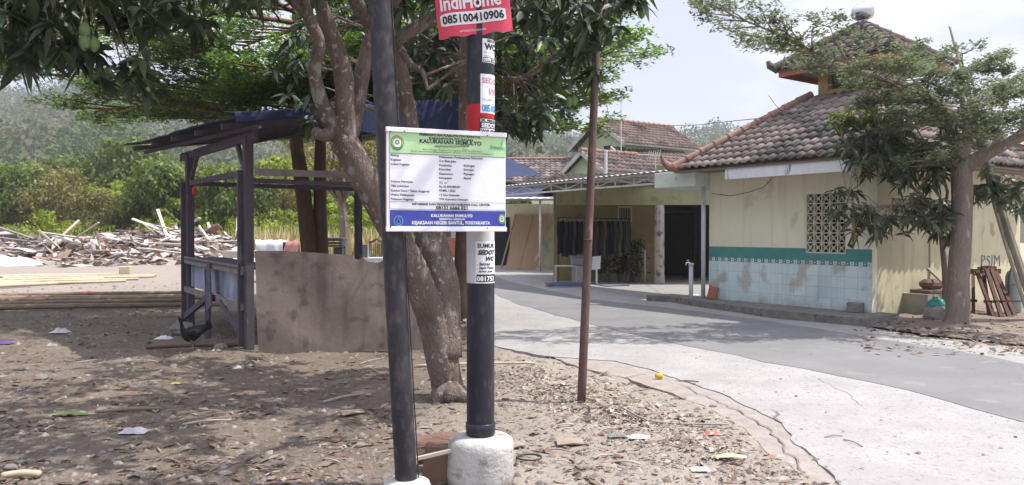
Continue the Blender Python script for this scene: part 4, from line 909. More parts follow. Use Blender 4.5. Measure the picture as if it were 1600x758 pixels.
def lattice(t0, t1, z0, z1, nc, nr, side=False, pos=0.0):
    mb = MB(); w = (t1 - t0) / nc; h = (z1 - z0) / nr
    def B(a0, a1, b0, b1, dep0, dep1):
        if side: lbox(mb, dep0, dep1, a0, a1, b0, b1)
        else: lbox(mb, a0, a1, dep0, dep1, b0, b1)
    for i in range(nc + 1): B(t0 + i * w - .009, t0 + i * w + .009, z0, z1, pos, pos + .09)
    for j in range(nr + 1): B(t0, t1, z0 + j * h - .010, z0 + j * h + .010, pos + .003, pos + .087)
    for i in range(nc):
        for j in range(nr):
            cx, cz = t0 + (i + .5) * w, z0 + (j + .5) * h
            for q in (-1, 1):
                if side: a, b = WL(pos + .02, cx - w * .42, cz - q * h * .42), WL(pos + .02, cx + w * .42, cz + q * h * .42)
                else: a, b = WL(cx - w * .42, pos + .02, cz - q * h * .42), WL(cx + w * .42, pos + .02, cz + q * h * .42)
                mb.beam(a, b, .014, .022 + .002 * q, up=tuple(dd if side else pp))
            r_ = w * .16; 
            if side: mb.tube([WL(pos - .0, cx, cz), WL(pos + .03, cx, cz)], r_, 8)
            else: mb.tube([WL(cx, pos - .0, cz), WL(cx, pos + .03, cz)], r_, 8)
    mb.build('vent_lattice', MATS['vent_block'], ph)
lattice(wa, wb, wz0, wz1, 5, 6); lattice(va, vb, vz0, vz1, 12, 2, True)
mb = MB(); lbox(mb, 0.0, TW, -.006, 0, 1.02, 1.153); lbox(mb, 0, wa - .01, -.006, 0, 1.1532, 1.24); lbox(mb, wb + .01, TW, -.006, 0, 1.1532, 1.24); mb.build('teal_band', MATS['teal_paint'], ph)
mb = MB(); lbox(mb, 0, TW, -.004, 0, Z0, 1.0199); mb.build('grout_bed', MATS['grout'], ph)
mb = MB(); nt_ = 14; tw_ = TW / nt_
for i in range(nt_):
    for j in range(4):
        z0 = Z0 + j * .2; mb.rv = random.choice([.50, .52, .54, .56, .47, .58]); lbox(mb, i * tw_ + .002, (i + 1) * tw_ - .002, -.010, -.0042, z0 + .002, z0 + .198)
mb.build('wall_tiles', MATS['white_tile'], ph)
mb = MB()
for i in range(44):
    mb.cur = i % 2; t0 = i * TW / 44; lbox(mb, t0 + .003, t0 + TW / 44 - .003, -.009, -.0042, .948, 1.012)
    mb.cur = 1 - i % 2; c = WL(t0 + TW / 88, -.011, .980); mb.tube([c, c + pp * .003], .015, 4)
mb.build('border_tiles', [MATS['white_tile'], MATS['teal_paint']], ph)
# eaves, fascia
EZ = 2.86
e00, e10, e11, e01 = WL(4.0, -.6, EZ), WL(-.55, -.6, EZ), WL(-.55, 6.4, EZ), WL(4.0, 6.4, EZ)
ct, cs, hb, TZ = 1.70, 2.6, .70, 4.40
t00, t10, t11, t01 = WL(ct + hb, cs - hb, TZ), WL(ct - hb, cs - hb, TZ), WL(ct - hb, cs + hb, TZ), WL(ct + hb, cs + hb, TZ)
tile_roof('roof_tiles', e10, e00, t00, t10, ROOFT, ph, seed=1); tile_roof('roof_tiles', e11, e10, t10, t11, ROOFT, ph, seed=2)
tile_roof('roof_tiles', e00, e01, t01, t00, ROOFT, ph, seed=3); tile_roof('roof_tiles', e01, e11, t11, t01, ROOFT, ph, .3, .5, seed=4)
for a, b in ((e00, t00), (e10, t10), (e11, t11), (e01, t01)): mb = MB(); ridge(mb, Vector(a) + UPZ * .06, Vector(b) + UPZ * .07, .085); mb.build('hip_tiles', RIDGE, ph, smooth=False)
mb = MB()   # soffit and rafters
mb.poly([p - UPZ * .05 for p in map(Vector, (e00, e01, e11, e10))], .03, (0, 0, 1)); mb.build('soffit', surf('old_soffit', (.24, .20, .16), (.16, .13, .11), 3, .9, .2), ph)
mb = MB(); lbox(mb, .0, 2.7, -.575, -.55, 2.58, 2.79); mb.build('fascia_board', MATS['weathered_board'], ph)
mb = MB(); lbox(mb, -.5, 3.9, -.58, -.545, 2.794, 2.84); lbox(mb, -.53, -.50, -.55, 6.3, 2.72, 2.83); mb.build('eave_board', surf('eave_brown', (.20, .13, .10), (.13, .09, .07), 4, .8, .2), ph)
# flared terracotta corner pieces
mb = MB(); c = Vector(e00)
mb.tube([c + (c - Vector(WL(2, 1.4, EZ))).normalized() * q + UPZ * z for q, z in ((-.35, .06), (-.05, .02), (.12, .06), (.22, .16), (.27, .30))], [.085, .10, .09, .06, .03], 10); mb.build('corner_finial', RIDGE, ph)
# cupola
tower = None
mb = MB(); hw = .62
for (a0, a1, b0, b1) in ((ct - hw, ct + hw, cs - hw, cs - hw + .1), (ct - hw, ct + hw, cs + hw - .1, cs + hw), (ct - hw, ct - hw + .1, cs - hw + .1, cs + hw - .1), (ct + hw - .1, ct + hw, cs - hw + .1, cs + hw - .1)):
    lbox(mb, a0, a1, b0, b1, TZ - .3, TZ + .12); lbox(mb, a0, a1, b0, b1, TZ + .50, TZ + .66)
for a in (-1, 1):
    for b_ in (-1, 1): lbox(mb, ct + a * hw - a * .0, ct + a * (hw - .22), cs + b_ * hw, cs + b_ * (hw - .22), TZ + .12, TZ + .50)
mb.build('tower', surf('ochre_paint', (.50, .37, .16), (.42, .30, .13), 3, .85, .1, 6, (.25, .18, .1), .3, 4), ph)
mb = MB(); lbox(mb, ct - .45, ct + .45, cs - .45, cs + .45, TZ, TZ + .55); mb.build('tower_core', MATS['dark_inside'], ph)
UZ = TZ + .58; he = 1.25; ap = WL(ct, cs, 5.88)
q00, q10, q11, q01 = WL(ct + he, cs - he, UZ), WL(ct - he, cs - he, UZ), WL(ct - he, cs + he, UZ), WL(ct + he, cs + he, UZ)
for a, b, sd_ in ((q10, q00, 5), (q11, q10, 6), (q00, q01, 7), (q01, q11, 8)): tile_roof('upper_roof_tiles', a, b, ap, ap, ROOFO, ph, .19, .22, sd_)
mb = MB()
for a in (q00, q10, q11, q01):
    a = Vector(a); ridge(mb, a + UPZ * .06, ap + UPZ * .03, .10, .26); o_ = (a - WL(ct, cs, UZ)).normalized()
    mb.tube([a + o_ * q + UPZ * z for q, z in ((-.2, .1), (0, .07), (.1, .12), (.14, .22))], [.09, .10, .08, .04], 8)
mb.build('hip_tiles', surf('dark_ridge', (.13, .10, .09), (.09, .075, .07), 5, .85, .4), ph)
mb = MB()
for a, b in ((q00, q10), (q10, q11), (q11, q01), (q01, q00)):
    ins = lambda p: Vector(p) + (WL(ct, cs, UZ) - Vector(p)).normalized() * .1 - UPZ * .07
    mb.beam(ins(a), ins(b), .04, .13)
mb.build('upper_eave', TERRA, ph)
mb = MB(); mb.poly([Vector(p) - UPZ * .0 for p in (q00, q01, q11, q10)], .02, (0, 0, 1)); mb.build('upper_soffit', MATS['old_soffit'], ph)
m, n_, b = nmat('polished_steel'); b.inputs['Metallic'].default_value = 1; b.inputs['Base Color'].default_value = (.52, .51, .53, 1); b.inputs['Roughness'].default_value = .22
mb = MB(); mb.lathe([(.07, -.05), (.12, .0), (.08, .03), (.11, .05), (.20, .10), (.235, .18), (.22, .28), (.16, .36), (.08, .42), (.035, .47), (.03, .55), (.045, .58), (.02, .61), (.012, .8), (.004, .95)], ap + UPZ * .06, 28); mb.build('dome_finial', m, ph, smooth=True)
# wall cable and conduit
mb = MB(); mb.tube([WL(3.5, -.02, 2.35), WL(3.0, -.02, 2.28), WL(2.6, -.02, 2.33), WL(2.2, -.02, 2.42), WL(2.0, -.02, 2.6)], .005, 5); mb.build('wall_cable', MATS['ink_black'], ph)
# graffiti
mb = MB()
def gs(pts): mb.tube([WL(-.002, 4.15 + u * .9, .80 + v * .26) for u, v in pts], .011, 5)
gs([(0, 0), (0, 1)]); gs([(0, 1), (.14, .95), (.16, .7), (.02, .55)]); gs([(.42, .85), (.32, .95), (.26, .75), (.40, .5), (.38, .2), (.24, .15)]); gs([(.52, .1), (.53, 1)]); gs([(.64, .1), (.66, 1), (.78, .55), (.9, .95), (.94, .1)])
mb.build('graffiti', flat('spray_blue', (.12, .16, .24)), ph)
# raised kerbed platform and pipe column
surf('kerb_stone', (.25, .235, .22), (.15, .14, .135), 7, .95, .6, 8, (.08, .075, .07), .36, 6)
plat = [G(1048, 473), G(1105, 483), G(1200, 496), G(1300, 506), G(1356, 511), WL(-.35, .25, 0), WL(.1, .3, 0), WL(3.9, .3, 0), WL(4.9, .3, 0), WL(4.9, -.5, 0)]
mb = MB(); mb.poly([Vector((p[0], p[1], .14)) for p in jag([Vector((q.x, q.y, 0)) for q in plat[:5]], .02, .3, 4) + [Vector((q.x, q.y, 0)) for q in plat[5:]]], .2, (0, 0, 1)); o = mb.build('pavement', MATS['kerb_stone'], None, uni=False); o['kind'] = 'structure'
surf('pale_green_paint', (.64, .72, .64), (.56, .64, .57), 3, .8, .1, 6, (.3, .33, .28), .3, 5)
cn = thing('entrance_canopy', 'pale green concrete canopy box on a slim white pipe beside the prayer house corner', 'canopy', tuple(WL(4.1, 0, 0)))
mb = MB(); lbox(mb, 3.59, 4.75, -.42, .9, 2.50, 2.83, .008); mb.build('slab', MATS['pale_green_paint'], cn)
mb = MB(); mb.tube([WL(3.64, -.10, .12), WL(3.64, -.10, 2.5)], .045, 14); mb.build('column', MATS['pole_white'], cn, smooth=True)
# ---------------------------------------------------------------- porch house behind
surf('mossy_plaster', (.34, .32, .18), (.27, .27, .14), 2, .95, .35, 9, (.19, .23, .10), .38, 2.6, streak=.4); surf('yellow_plaster', (.40, .33, .17), (.31, .25, .12), 1.2, .95, .3, 8, (.20, .16, .1), .36, 1.5)
hs = thing('porch_house', 'low yellow plastered house with an open dark porch under a mossy green beam', 'building', (4.5, 24, 0))
surf('porch_floor', (.30, .29, .275), (.24, .23, .22), 2, .9, .3, 7, (.17, .165, .16), .33, 3)
o = sheet('paving', [G(700, 405), G(720, 409.5), G(800, 428.5), G(925, 453), G(1048, 473), G(1120, 485), Vector((6.4, 17.2, 0)), Vector((9, 30, 0)), Vector((2, 33, 0)), Vector((-3, 48, 0))], .021, .05, MATS['porch_floor'])
mb = MB(); mb.box((5.6, 22.5, 2.62), (8.6, .22, .58)); mb.build('beam', MATS['mossy_plaster'], hs)
mb = MB(); mb.box((2.95, 24.06, 1.45), (3.3, .14, 2.9)); mb.build('front_wall', MATS['yellow_plaster'], hs)
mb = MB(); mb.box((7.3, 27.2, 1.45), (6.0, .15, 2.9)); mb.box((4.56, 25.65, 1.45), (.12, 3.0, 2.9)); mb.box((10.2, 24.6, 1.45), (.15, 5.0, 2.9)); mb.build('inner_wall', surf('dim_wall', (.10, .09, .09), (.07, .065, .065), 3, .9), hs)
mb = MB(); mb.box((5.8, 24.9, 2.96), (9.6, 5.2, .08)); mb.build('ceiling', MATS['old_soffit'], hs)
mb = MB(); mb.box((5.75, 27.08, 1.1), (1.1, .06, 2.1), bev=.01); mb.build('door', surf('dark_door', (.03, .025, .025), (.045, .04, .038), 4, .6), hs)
mb = MB(); mb.box((5.05, 27.06, 1.1), (.1, .12, 2.2)); mb.box((6.45, 27.06, 1.1), (.1, .12, 2.2)); mb.box((5.75, 27.06, 2.25), (1.5, .12, .1)); mb.build('door_frame', surf('door_frame_grey', (.13, .12, .12), (.10, .09, .09), 4, .7), hs)
mb = MB(); mb.tube([(4.32, 22.5, .0), (4.32, 22.5, .25), (4.32, 22.5, 2.33)], [.17, .15, .145], 10, True, .05); mb.build('column', surf('flaking_white', (.50, .47, .44), (.36, .32, .29), 5, .9, .5, 8, (.18, .14, .12), .4, 5), hs)
mb = MB()
for x in (3.32, 3.72): mb.box((x, 23.96, 2.09), (.05, .06, .5))
for z in (1.865, 2.315): mb.box((3.52, 23.96, z), (.35, .058, .05))
for i in range(6): mb.box((3.385 + i * .054, 23.965, 2.09), (.014, .03, .4))
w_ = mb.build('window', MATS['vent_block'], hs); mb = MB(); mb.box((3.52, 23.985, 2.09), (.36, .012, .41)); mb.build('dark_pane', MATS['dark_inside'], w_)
tile_roof('roof_tiles', (.9, 22.3, 2.98), (9.8, 22.3, 2.98), (9.4, 25.6, 3.45), (1.5, 25.6, 3.45), ROOFO, hs, .22, .28, 9)
# carport truss
surf('white_steel', (.60, .59, .58), (.47, .45, .43), 5, .6, .15, 7, (.30, .17, .11), .32, 7)
cp = thing('carport_roof', 'long corrugated carport roof on a white lattice truss running along the road side', 'roof', (2, 20, 2.8))
K0, K1 = Vector((3.62, 17.0, 2.86)), Vector((-.35, 23.9, 2.90)); kd = (K1 - K0).normalized(); kn = Vector((-kd.y, kd.x, 0)); kn = kn if kn.x > 0 else -kn; KL = (K1 - K0).length
mb = MB(); k = int(KL / .055); rows_ = []
for i in range(k + 1):
    z = .016 * math.sin(i * math.pi / 2 + .4) ; p = K0 + kd * (KL * i / k)
    rows_.append((p + UPZ * (z + .05) - kn * .12, p + UPZ * (z + .05) + kn * 2.6 + UPZ * .12))
vs = [q for r_ in rows_ for q in r_] + [q - UPZ * .006 for r_ in rows_ for q in r_]; N_ = 2 * (k + 1)
mb._a(vs, [[2 * i, 2 * i + 2, 2 * i + 3, 2 * i + 1] for i in range(k)] + [[N_ + 2 * i, N_ + 2 * i + 1, N_ + 2 * i + 3, N_ + 2 * i + 2] for i in range(k)] + [[2 * i, N_ + 2 * i, N_ + 2 * i + 2, 2 * i + 2] for i in range(k)])
mb.build('corrugated_sheet', surf('grey_sheet', (.50, .49, .50), (.36, .35, .35), 3, .6, .1, 6, (.22, .15, .12), .33, 5), cp)
mb = MB(); mb.beam(K0 + UPZ * .0, K1 + UPZ * .0, .04, .04); mb.beam(K0 - UPZ * .215, K1 - UPZ * .225, .04, .045)
n = 11
for i in range(n + 1):
    p = K0.lerp(K1, i / n); mb.beam(p - UPZ * .018, p - UPZ * .19, .036, .032, up=(0, 1, 0))
    if i < n: q = K0.lerp(K1, (i + 1) / n); a, b_ = (p, q) if i % 2 else (q, p); mb.beam(a - UPZ * .03, b_ - UPZ * .19, .016, .016)
mb.build('truss', MATS['white_steel'], cp)
mb = MB()
for i in (0, 3, 6, 9, 11): p = K0.lerp(K1, i / 11); mb.beam(p + UPZ * .0 + kn * .02, p + kn * 2.55 + UPZ * .1, .03, .04)
mb.build('purlins', MATS['white_steel'], cp)
# ---------------------------------------------------------------- tiled village houses
GREENW = surf('green_gable', (.40, .48, .32), (.33, .41, .27), 2, .9, .1, 6, (.24, .3, .2), .3, 3)
WOODW = surf('pale_barge', (.48, .47, .44), (.33, .31, .29), 4, .8, .2)
def gable_house(name, label, apex, wdir, rdir, hw, drop, L, wallm, roofm, over=.35, wall_in=.3, tw=.24, tl=.3, seed=1):
    apex = Vector(apex); wd = Vector(wdir).normalized(); rd = Vector(rdir).normalized(); t_ = thing(name, label, 'building', (apex.x, apex.y, 0))
    a0, a1 = apex - rd * over, apex + rd * L
    for sgn in (-1, 1):
        e0, e1 = a0 + wd * hw * sgn - UPZ * drop, a1 + wd * hw * sgn - UPZ * drop
        tile_roof('roof_tiles', e0, e1, a1, a0, roofm, t_, tw, tl, seed + sgn)
    mb = MB(); ridge(mb, a0 + UPZ * .05, a1 + UPZ * .05, .09, .34); mb.build('ridge_tiles', RIDGE, t_)
    mb = MB()
    for sgn in (-1, 1): mb.beam(a0 - UPZ * .05 + rd * .02, a0 + wd * hw * sgn - UPZ * (drop + .05) + rd * .02, .05, .16); mb.beam(a0 + wd * hw * sgn * .99 - UPZ * (drop + .02), a1 + wd * hw * sgn * .99 - UPZ * (drop + .02), .04, .12)
    mb.build('barge_board', WOODW, t_)
    hi = hw - wall_in; zi = apex.z - drop * hi / hw - .06
    mb = MB(); f = apex + rd * .0
    A = [f + wd * -hi, f + wd * hi]; A = [Vector((q.x, q.y, 0)) for q in A]
    mb.poly([A[0], A[1], Vector((A[1].x, A[1].y, zi)), Vector((f.x, f.y, apex.z - .06)), Vector((A[0].x, A[0].y, zi))], L - .3, tuple(-rd)); mb.build('wall', wallm, t_); return t_
hA = gable_house('village_house', 'green gabled house with brown clay roof tiles, the tallest roof behind the carport', (4.1, 35, 6.62), dd, pp, 1.9, 1.22, 4.7, GREENW, ROOFO, .45, .35, seed=20)
f = Vector((4.1, 35, 0)); 
def on_gable(f, u, z, out): return f - dd * u - pp * out + UPZ * z
mb = MB(); c = on_gable(f, .38, 5.25, .03); rot = Matrix((-dd, pp, UPZ)).transposed()
for du in (-.24, .24): mb.box(c - dd * du, (.05, .06, .42), rot)
for dz in (-.2, .2): mb.box(c + UPZ * dz, (.44, .055, .05), rot)
w_ = mb.build('window', WOODW, hA); mb = MB(); mb.box(c + pp * .02, (.44, .02, .36), rot); mb.build('pane', MATS['dark_inside'], w_)
# side wing roof below the tall gable
tile_roof('roof_tiles', (4.9, 32.2, 4.35), (8.6, 34.4, 4.35), (8.0, 35.8, 5.25), (4.4, 33.6, 5.25), ROOFO, hA, .24, .3, 25)
mb = MB(); mb.beam((4.3, 33.5, 5.2), (4.85, 32.1, 4.3), .05, .16); mb.build('barge_board', WOODW, hA)
hC = gable_house('village_house', 'low house with a small brown tiled gable in front of the tall green gable', (2.85, 29.5, 4.62), dd, pp, 1.35, .85, 2.7, GREENW, ROOFO, .3, .3, seed=30)
hD = gable_house('village_house', 'cream walled house with a wide tiled roof at the left end of the row', (1.2, 36.5, 4.95), (0.15, 1, 0), (1, -.05, 0), 2.4, 1.2, 2.8, MATS['cream_plaster'], ROOFT, 3.3, .4, seed=40)
mb = MB(); mb.box((.45, 32.0, 1.35), (3.2, .2, 2.7)); mb.build('front_wall', MATS['cream_plaster'], hD)
mb = MB()
for i in range(5): mb.box((1.98, 31.95, .3 + i * .52), (.34, .35, .5), bev=.02)
mb.build('corner_pillar', MATS['olive_and_shaded_plaster'], hD)
mb = MB(); mb.box((-.55, 31.88, 1.15), (.9, .05, 2.0)); mb.build('doorway_shade_panel', MATS['dark_inside'], hD)  # flat dark panel on the wall, its colour standing for doorway shade
hE = gable_house('village_house', 'tiled roof peeping over between the tall gable and the prayer house', (8.3, 38.5, 5.6), dd, pp, 2.2, 1.1, 5.0, GREENW, ROOFO, .4, .4, seed=50)
# awning with post
aw = thing('metal_awning', 'low curved sheet metal awning on a white post over the leaning plywood', 'awning', (.9, 30, 2.8))
mb = MB(); k = 40
P = []
for i in range(k + 1):
    u = i / k; x = -.7 + 2.95 * u; z = 2.86 - .35 * max(0, u - .72) ** 1.5 * 4 + .010 * math.sin(i * 1.5); P += [(x, 29.2, z - .05), (x, 31.8, z + .12)]
mb._a(P + [(a, b_, c - .012) for a, b_, c in P], [[2 * i, 2 * i + 2, 2 * i + 3, 2 * i + 1] for i in range(k)] + [[2 * (k + 1) + 2 * i, 2 * (k + 1) + 2 * i + 1, 2 * (k + 1) + 2 * i + 3, 2 * (k + 1) + 2 * i + 2] for i in range(k)] + [[2 * i, 2 * (k + 1) + 2 * i, 2 * (k + 1) + 2 * i + 2, 2 * i + 2] for i in range(k)])
mb.build('sheet', MATS['grey_sheet'], aw)
mb = MB(); mb.tube([(1.08, 29.5, 0), (1.08, 29.5, 2.74)], .045, 10); mb.build('post', MATS['white_steel'], aw, smooth=True)
mb = MB(); mb.beam((-.65, 29.5, 2.77), (1.6, 29.5, 2.77), .05, .06); mb.build('rail', MATS['white_steel'], aw)
BLUE = surf('blue_tarp', (.014, .025, .085), (.010, .018, .06), 2, .55, .3, 5, (.03, .045, .11), .3, 4)
def tarp(name, label, pts, nu_, nv_, sag, mat, cat='tarpaulin', group=None):
    a, b, c, d = map(Vector, pts); vs = []
    for j in range(nv_ + 1):
        for i in range(nu_ + 1):
            u, v = i / nu_, j / nv_; p = (a * (1 - u) + b * u) * (1 - v) + (d * (1 - u) + c * u) * v
            vs.append(p - UPZ * sag * (4 * u * (1 - u)) * (.3 + .7 * v) + Vector((mnoise.noise(p * 2.1), mnoise.noise(p * 1.7 + Vector((5, 1, 2))), mnoise.noise(p * 2.6 + Vector((1, 7, 3))))) * .05)
    mb = MB(); w = nu_ + 1; mb._a(vs, [[j * w + i, j * w + i + 1, (j + 1) * w + i + 1, (j + 1) * w + i] for j in range(nv_) for i in range(nu_)])
    return top(name, mb, mat, label, cat, tuple(a), group, True)
tarp('blue_tarpaulin', 'dark blue tarpaulin roof slope showing just right of the notice board above the truss', (U(690, 235, 27), U(786, 243, 27), U(846, 273, 26), U(700, 276, 25.5)), 10, 5, .08, BLUE)
tarp('blue_tarpaulin', 'lower dark blue tarpaulin under the left end of the carport truss', (U(760, 284, 26), U(845, 286, 26), U(872, 305, 25.2), U(760, 307, 25.2)), 10, 4, .05, BLUE)
# ---------------------------------------------------------------- stall
OLDW = surf('grey_purple_wood', (.105, .085, .11), (.075, .062, .075), 4, .85, .4, 8, (.19, .165, .15), .33, 8, stretch=(1, 1, .3))
RAILW = surf('worn_rail_wood', (.24, .215, .20), (.15, .13, .125), 5, .85, .4, 8)
P2 = Vector((-5.2, 12.4, 0)); P1 = Vector((-3.45, 10.05, 0)); qx = (P1 - P2).normalized(); qy = Vector((-qx.y, qx.x, 0)); P3 = P2 + qy * 2.95; P4 = P1 + qy * 2.95
st = thing('market_stall', 'open dark wooden stall with a sagging navy roof and a faded painted counter panel', 'stall', tuple((P1 + P3) / 2))
def shead(p): # roof underside height at a point
    return 2.82 + .60 * max(0, (p - P2).dot(qy)) / 2.95
for p in (P1, P2, P3, P4):
    mb = MB(); mb.box(p + UPZ * (shead(p) / 2 - .02), (.125, .11, shead(p)), Matrix.Rotation(math.atan2(qx.y, qx.x), 3, 'Z'), .008)
    if p is P1 or p is P2: mb.box(p + UPZ * 1.2 + Vector((-.095, .0, 0)), (.05, .09, 2.3), Matrix.Rotation(math.atan2(qx.y, qx.x), 3, 'Z'))
    mb.build('post', OLDW, st)
mb = MB()
mb.beam(P2 + UPZ * 2.33 + qx * .06, P1 + UPZ * 2.33 - qx * .06, .045, .08)
mb.beam(P2 + UPZ * 2.78 - qx * .5, P1 + UPZ * 2.78 + qx * .3, .06, .12); mb.beam(P3 + UPZ * 3.36 - qx * .4, P4 + UPZ * 3.36 + qx * .3, .06, .12)
mb.beam(P2 + UPZ * 2.33 + qy * .06, P3 + UPZ * 2.33 - qy * .06, .04, .07); mb.beam(P1 + UPZ * 2.22 + qy * .06, P4 + UPZ * 2.22 - qy * .06, .04, .06)
mb.build('cross_bars', OLDW, st)
mb = MB(); mb.beam(P1 + UPZ * 2.33 + qy * .06 + qx * .09, P4 + UPZ * 2.36 + qx * .09, .03, .09); mb.build('pale_bar', RAILW, st)
mb = MB(); mb.beam(P2 + UPZ * 2.36 + qx * .07, P2 + UPZ * 2.74 + qx * .48, .05, .06); mb.beam(P1 + UPZ * 2.3 - qx * .07, P1 + UPZ * 2.74 - qx * .45, .05, .06); mb.build('brace', OLDW, st)
mb = MB(); o_ = -qy * .075
mb.beam(P2 + UPZ * 1.10 + o_, P1 + UPZ * 1.04 + o_, .04, .11); mb.beam(P2 + UPZ * .63 + o_, P1 + UPZ * .56 + o_, .04, .09); mb.build('counter_rail', RAILW, st)
mb = MB(); mb.poly([P2 + UPZ * .67 + qx * .07, P1 + UPZ * .60 - qx * .07, P1 + UPZ * 1.0 - qx * .07, P2 + UPZ * 1.06 + qx * .07], .015, tuple(-qy))
mb.build('painted_panel', surf('faded_mural', (.38, .38, .48), (.26, .28, .38), 2.2, .7, .1, 8, (.10, .15, .24), .40, 2.4, stretch=(1.6, 1.6, .5), soft=.12), st)
mb = MB(); mb.poly([P2 + UPZ * 1.13 - qy * .1, P1 + UPZ * 1.08 - qy * .1, P1 + UPZ * 1.08 + qy * .5, P2 + UPZ * 1.13 + qy * .5], .03, (0, 0, 1)); mb.build('counter_top', OLDW, st)
mb = MB(); m1 = (P1 + P2) / 2; mb.beam(m1 - qy * .12 + UPZ * 0, m1 - qy * .12 + UPZ * 1.0, .06, .07, up=(0, 1, 0)); mb.beam(P2 + UPZ * .2 - qy * .1 + qx * .1, m1 + UPZ * .62 - qy * .1, .05, .09); mb.beam(P1 + UPZ * .25 - qx * .12 - qy * .1, m1 + UPZ * .6 + qx * .5 - qy * .1, .04, .07)
mb.build('strut', OLDW, st)
mb = MB(); mb.beam(m1 + UPZ * 1.06 - qy * .13, m1 + qx * .22 + UPZ * .45 - qy * .16, .02, .26, up=tuple(qx)); mb.build('hanging_cloth', surf('grubby_net', (.07, .075, .095), (.12, .12, .15), 8, .95, .5), st)
# roof
NAVY = surf('navy_sheet', (.012, .016, .050), (.018, .024, .068), 1.5, .85, .25, 6, (.05, .055, .075), .33, 3, bscale=9)
A4 = [Vector((-6.5, 12.9, 2.97)), Vector((-3.35, 9.35, 2.93)), Vector((-.45, 11.5, 3.50)), Vector((-3.2, 15.1, 3.56))]
def roofgrid(A, nu_, nv_, amp, lift, seed):
    vs = []
    for j in range(nv_ + 1):
        for i in range(nu_ + 1):
            u, v = i / nu_, j / nv_; p = (A[0] * (1 - u) + A[1] * u) * (1 - v) + (A[3] * (1 - u) + A[2] * u) * v
            e = mnoise.noise(Vector((p.x * 1.2, p.y * 1.2, seed))) * amp
            vs.append(p + UPZ * (e + lift) + Vector((mnoise.noise(p * 3) * .04, mnoise.noise(p * 3 + Vector((9, 9, 9))) * .04, 0)))
    w = nu_ + 1; n = len(vs); fs = [[j * w + i, j * w + i + 1, (j + 1) * w + i + 1, (j + 1) * w + i] for j in range(nv_) for i in range(nu_)]
    vs2 = [v - UPZ * .02 for v in vs]; fs2 = [[n + a for a in reversed(f)] for f in fs]
    ring = [i for i in range(w)] + [j * w + nu_ for j in range(1, nv_ + 1)] + [nv_ * w + i for i in range(nu_ - 1, -1, -1)] + [j * w for j in range(nv_ - 1, 0, -1)]
    side = [[ring[k], n + ring[k], n + ring[(k + 1) % len(ring)], ring[(k + 1) % len(ring)]] for k in range(len(ring))]
    return vs + vs2, fs + fs2 + side
mb = MB(); mb._a(*roofgrid(A4, 40, 24, .035, .03, 1.0)); mb.build('roof', NAVY, st)
mb = MB()
for i in range(5): a = A4[0].lerp(A4[1], .1 + .2 * i); b_ = A4[3].lerp(A4[2], .1 + .2 * i); mb.beam(a - UPZ * .06, b_ - UPZ * .06, .04, .07)
for i in range(3): a = A4[0].lerp(A4[3], .08 + .42 * i); b_ = A4[1].lerp(A4[2], .08 + .42 * i); mb.beam(a - UPZ * .12, b_ - UPZ * .12, .04, .05)
mb.build('rafters', OLDW, st)
# draped tarpaulin along the near right edge
B1, B2 = A4[1] + Vector((-.02, -.03, .06)), A4[2] + Vector((0, -.05, .06))
mb = MB(); w = 31; vs = []
for j in range(7):
    for i in range(w):
        u = i / 30; hgt = (.12 + .38 * min(1, max(0, (u - .30) / .25))) * (1 - .25 * math.sin(u * 7) ** 2); top_ = B1.lerp(B2, u)
        v = j / 6; p = top_ - UPZ * hgt * v; p = p + Vector((.75, -.6, 0)).normalized() * (.04 * math.sin(u * 26 + v) * v + .03); vs.append(p)
back = [B1.lerp(B2, i / 30) + (A4[0] - A4[1]).normalized() * 1.2 * min(1, .3 + i / 20) + UPZ * .05 for i in range(w)]
vs = back + vs
mb._a(vs, [[j * w + i, j * w + i + 1, (j + 1) * w + i + 1, (j + 1) * w + i][::-1] for j in range(7) for i in range(30)])
mb.build('draped_tarpaulin', NAVY, st, smooth=True)
mb = MB(); c = U(304, 298, 12.2); mb.lathe([(.012, -.08), (.032, -.05), (.034, .03), (.014, .055), (.012, .08)], c, 10); mb.tube([c + UPZ * .08, c + UPZ * .34], .003, 4)
top('red_bottle', mb, flat('red_plastic', (.5, .06, .04)), 'small red bottle hanging on a string beside the left stall post', 'bottle', tuple(c), smooth=True)
# ---------------------------------------------------------------- leaning metal sheet
m = surf('rusted_sheet', (.27, .215, .18), (.185, .15, .13), 2.0, .8, .15, 10, (.125, .103, .09), .38, 6, bscale=25, streak=.5, soft=.09)
Ys0 = 9.85
def sh(px, py, k): # k 0 bottom..1 top leaning back 0.14 m
    return U(px, py, Ys0 + .14 * k)
topl = [(399, 392), (440, 392), (480, 394), (520, 397), (546, 399), (560, 407), (566, 401), (572, 408), (590, 411), (600, 406), (612, 404), (640, 405), (655, 412)]
N_ = 60; vs = []; 
for j in range(31):
    for i in range(N_ + 1):
        u = i / N_; v = j / 30; xb, yb = 403 + u * 258, 554 - u * 7; xt = 398 + u * 258; yt = np.interp(xt, [a for a, b_ in topl], [b_ for a, b_ in topl])
        p = sh(xb + (xt - xb) * v, yb + (yt - yb) * v, v); p.y += mnoise.noise(Vector((p.x * 1.3, p.z * 1.6, 3))) * .03 + mnoise.noise(Vector((p.x * 4, p.z * 4, 3))) * .004
        vs.append(p)
w = N_ + 1; mb = MB(); n = len(vs); fs = [[j * w + i, j * w + i + 1, (j + 1) * w + i + 1, (j + 1) * w + i] for j in range(30) for i in range(N_)]
mb._a(vs + [v + Vector((0, .006, 0)) for v in vs], fs + [[n + a for a in reversed(f)] for f in fs])
top('metal_sheet', mb, m, 'large grimy brown metal sheet leaning upright against the front stall post', 'sheet', tuple(sh(530, 552, 0)), smooth=True)
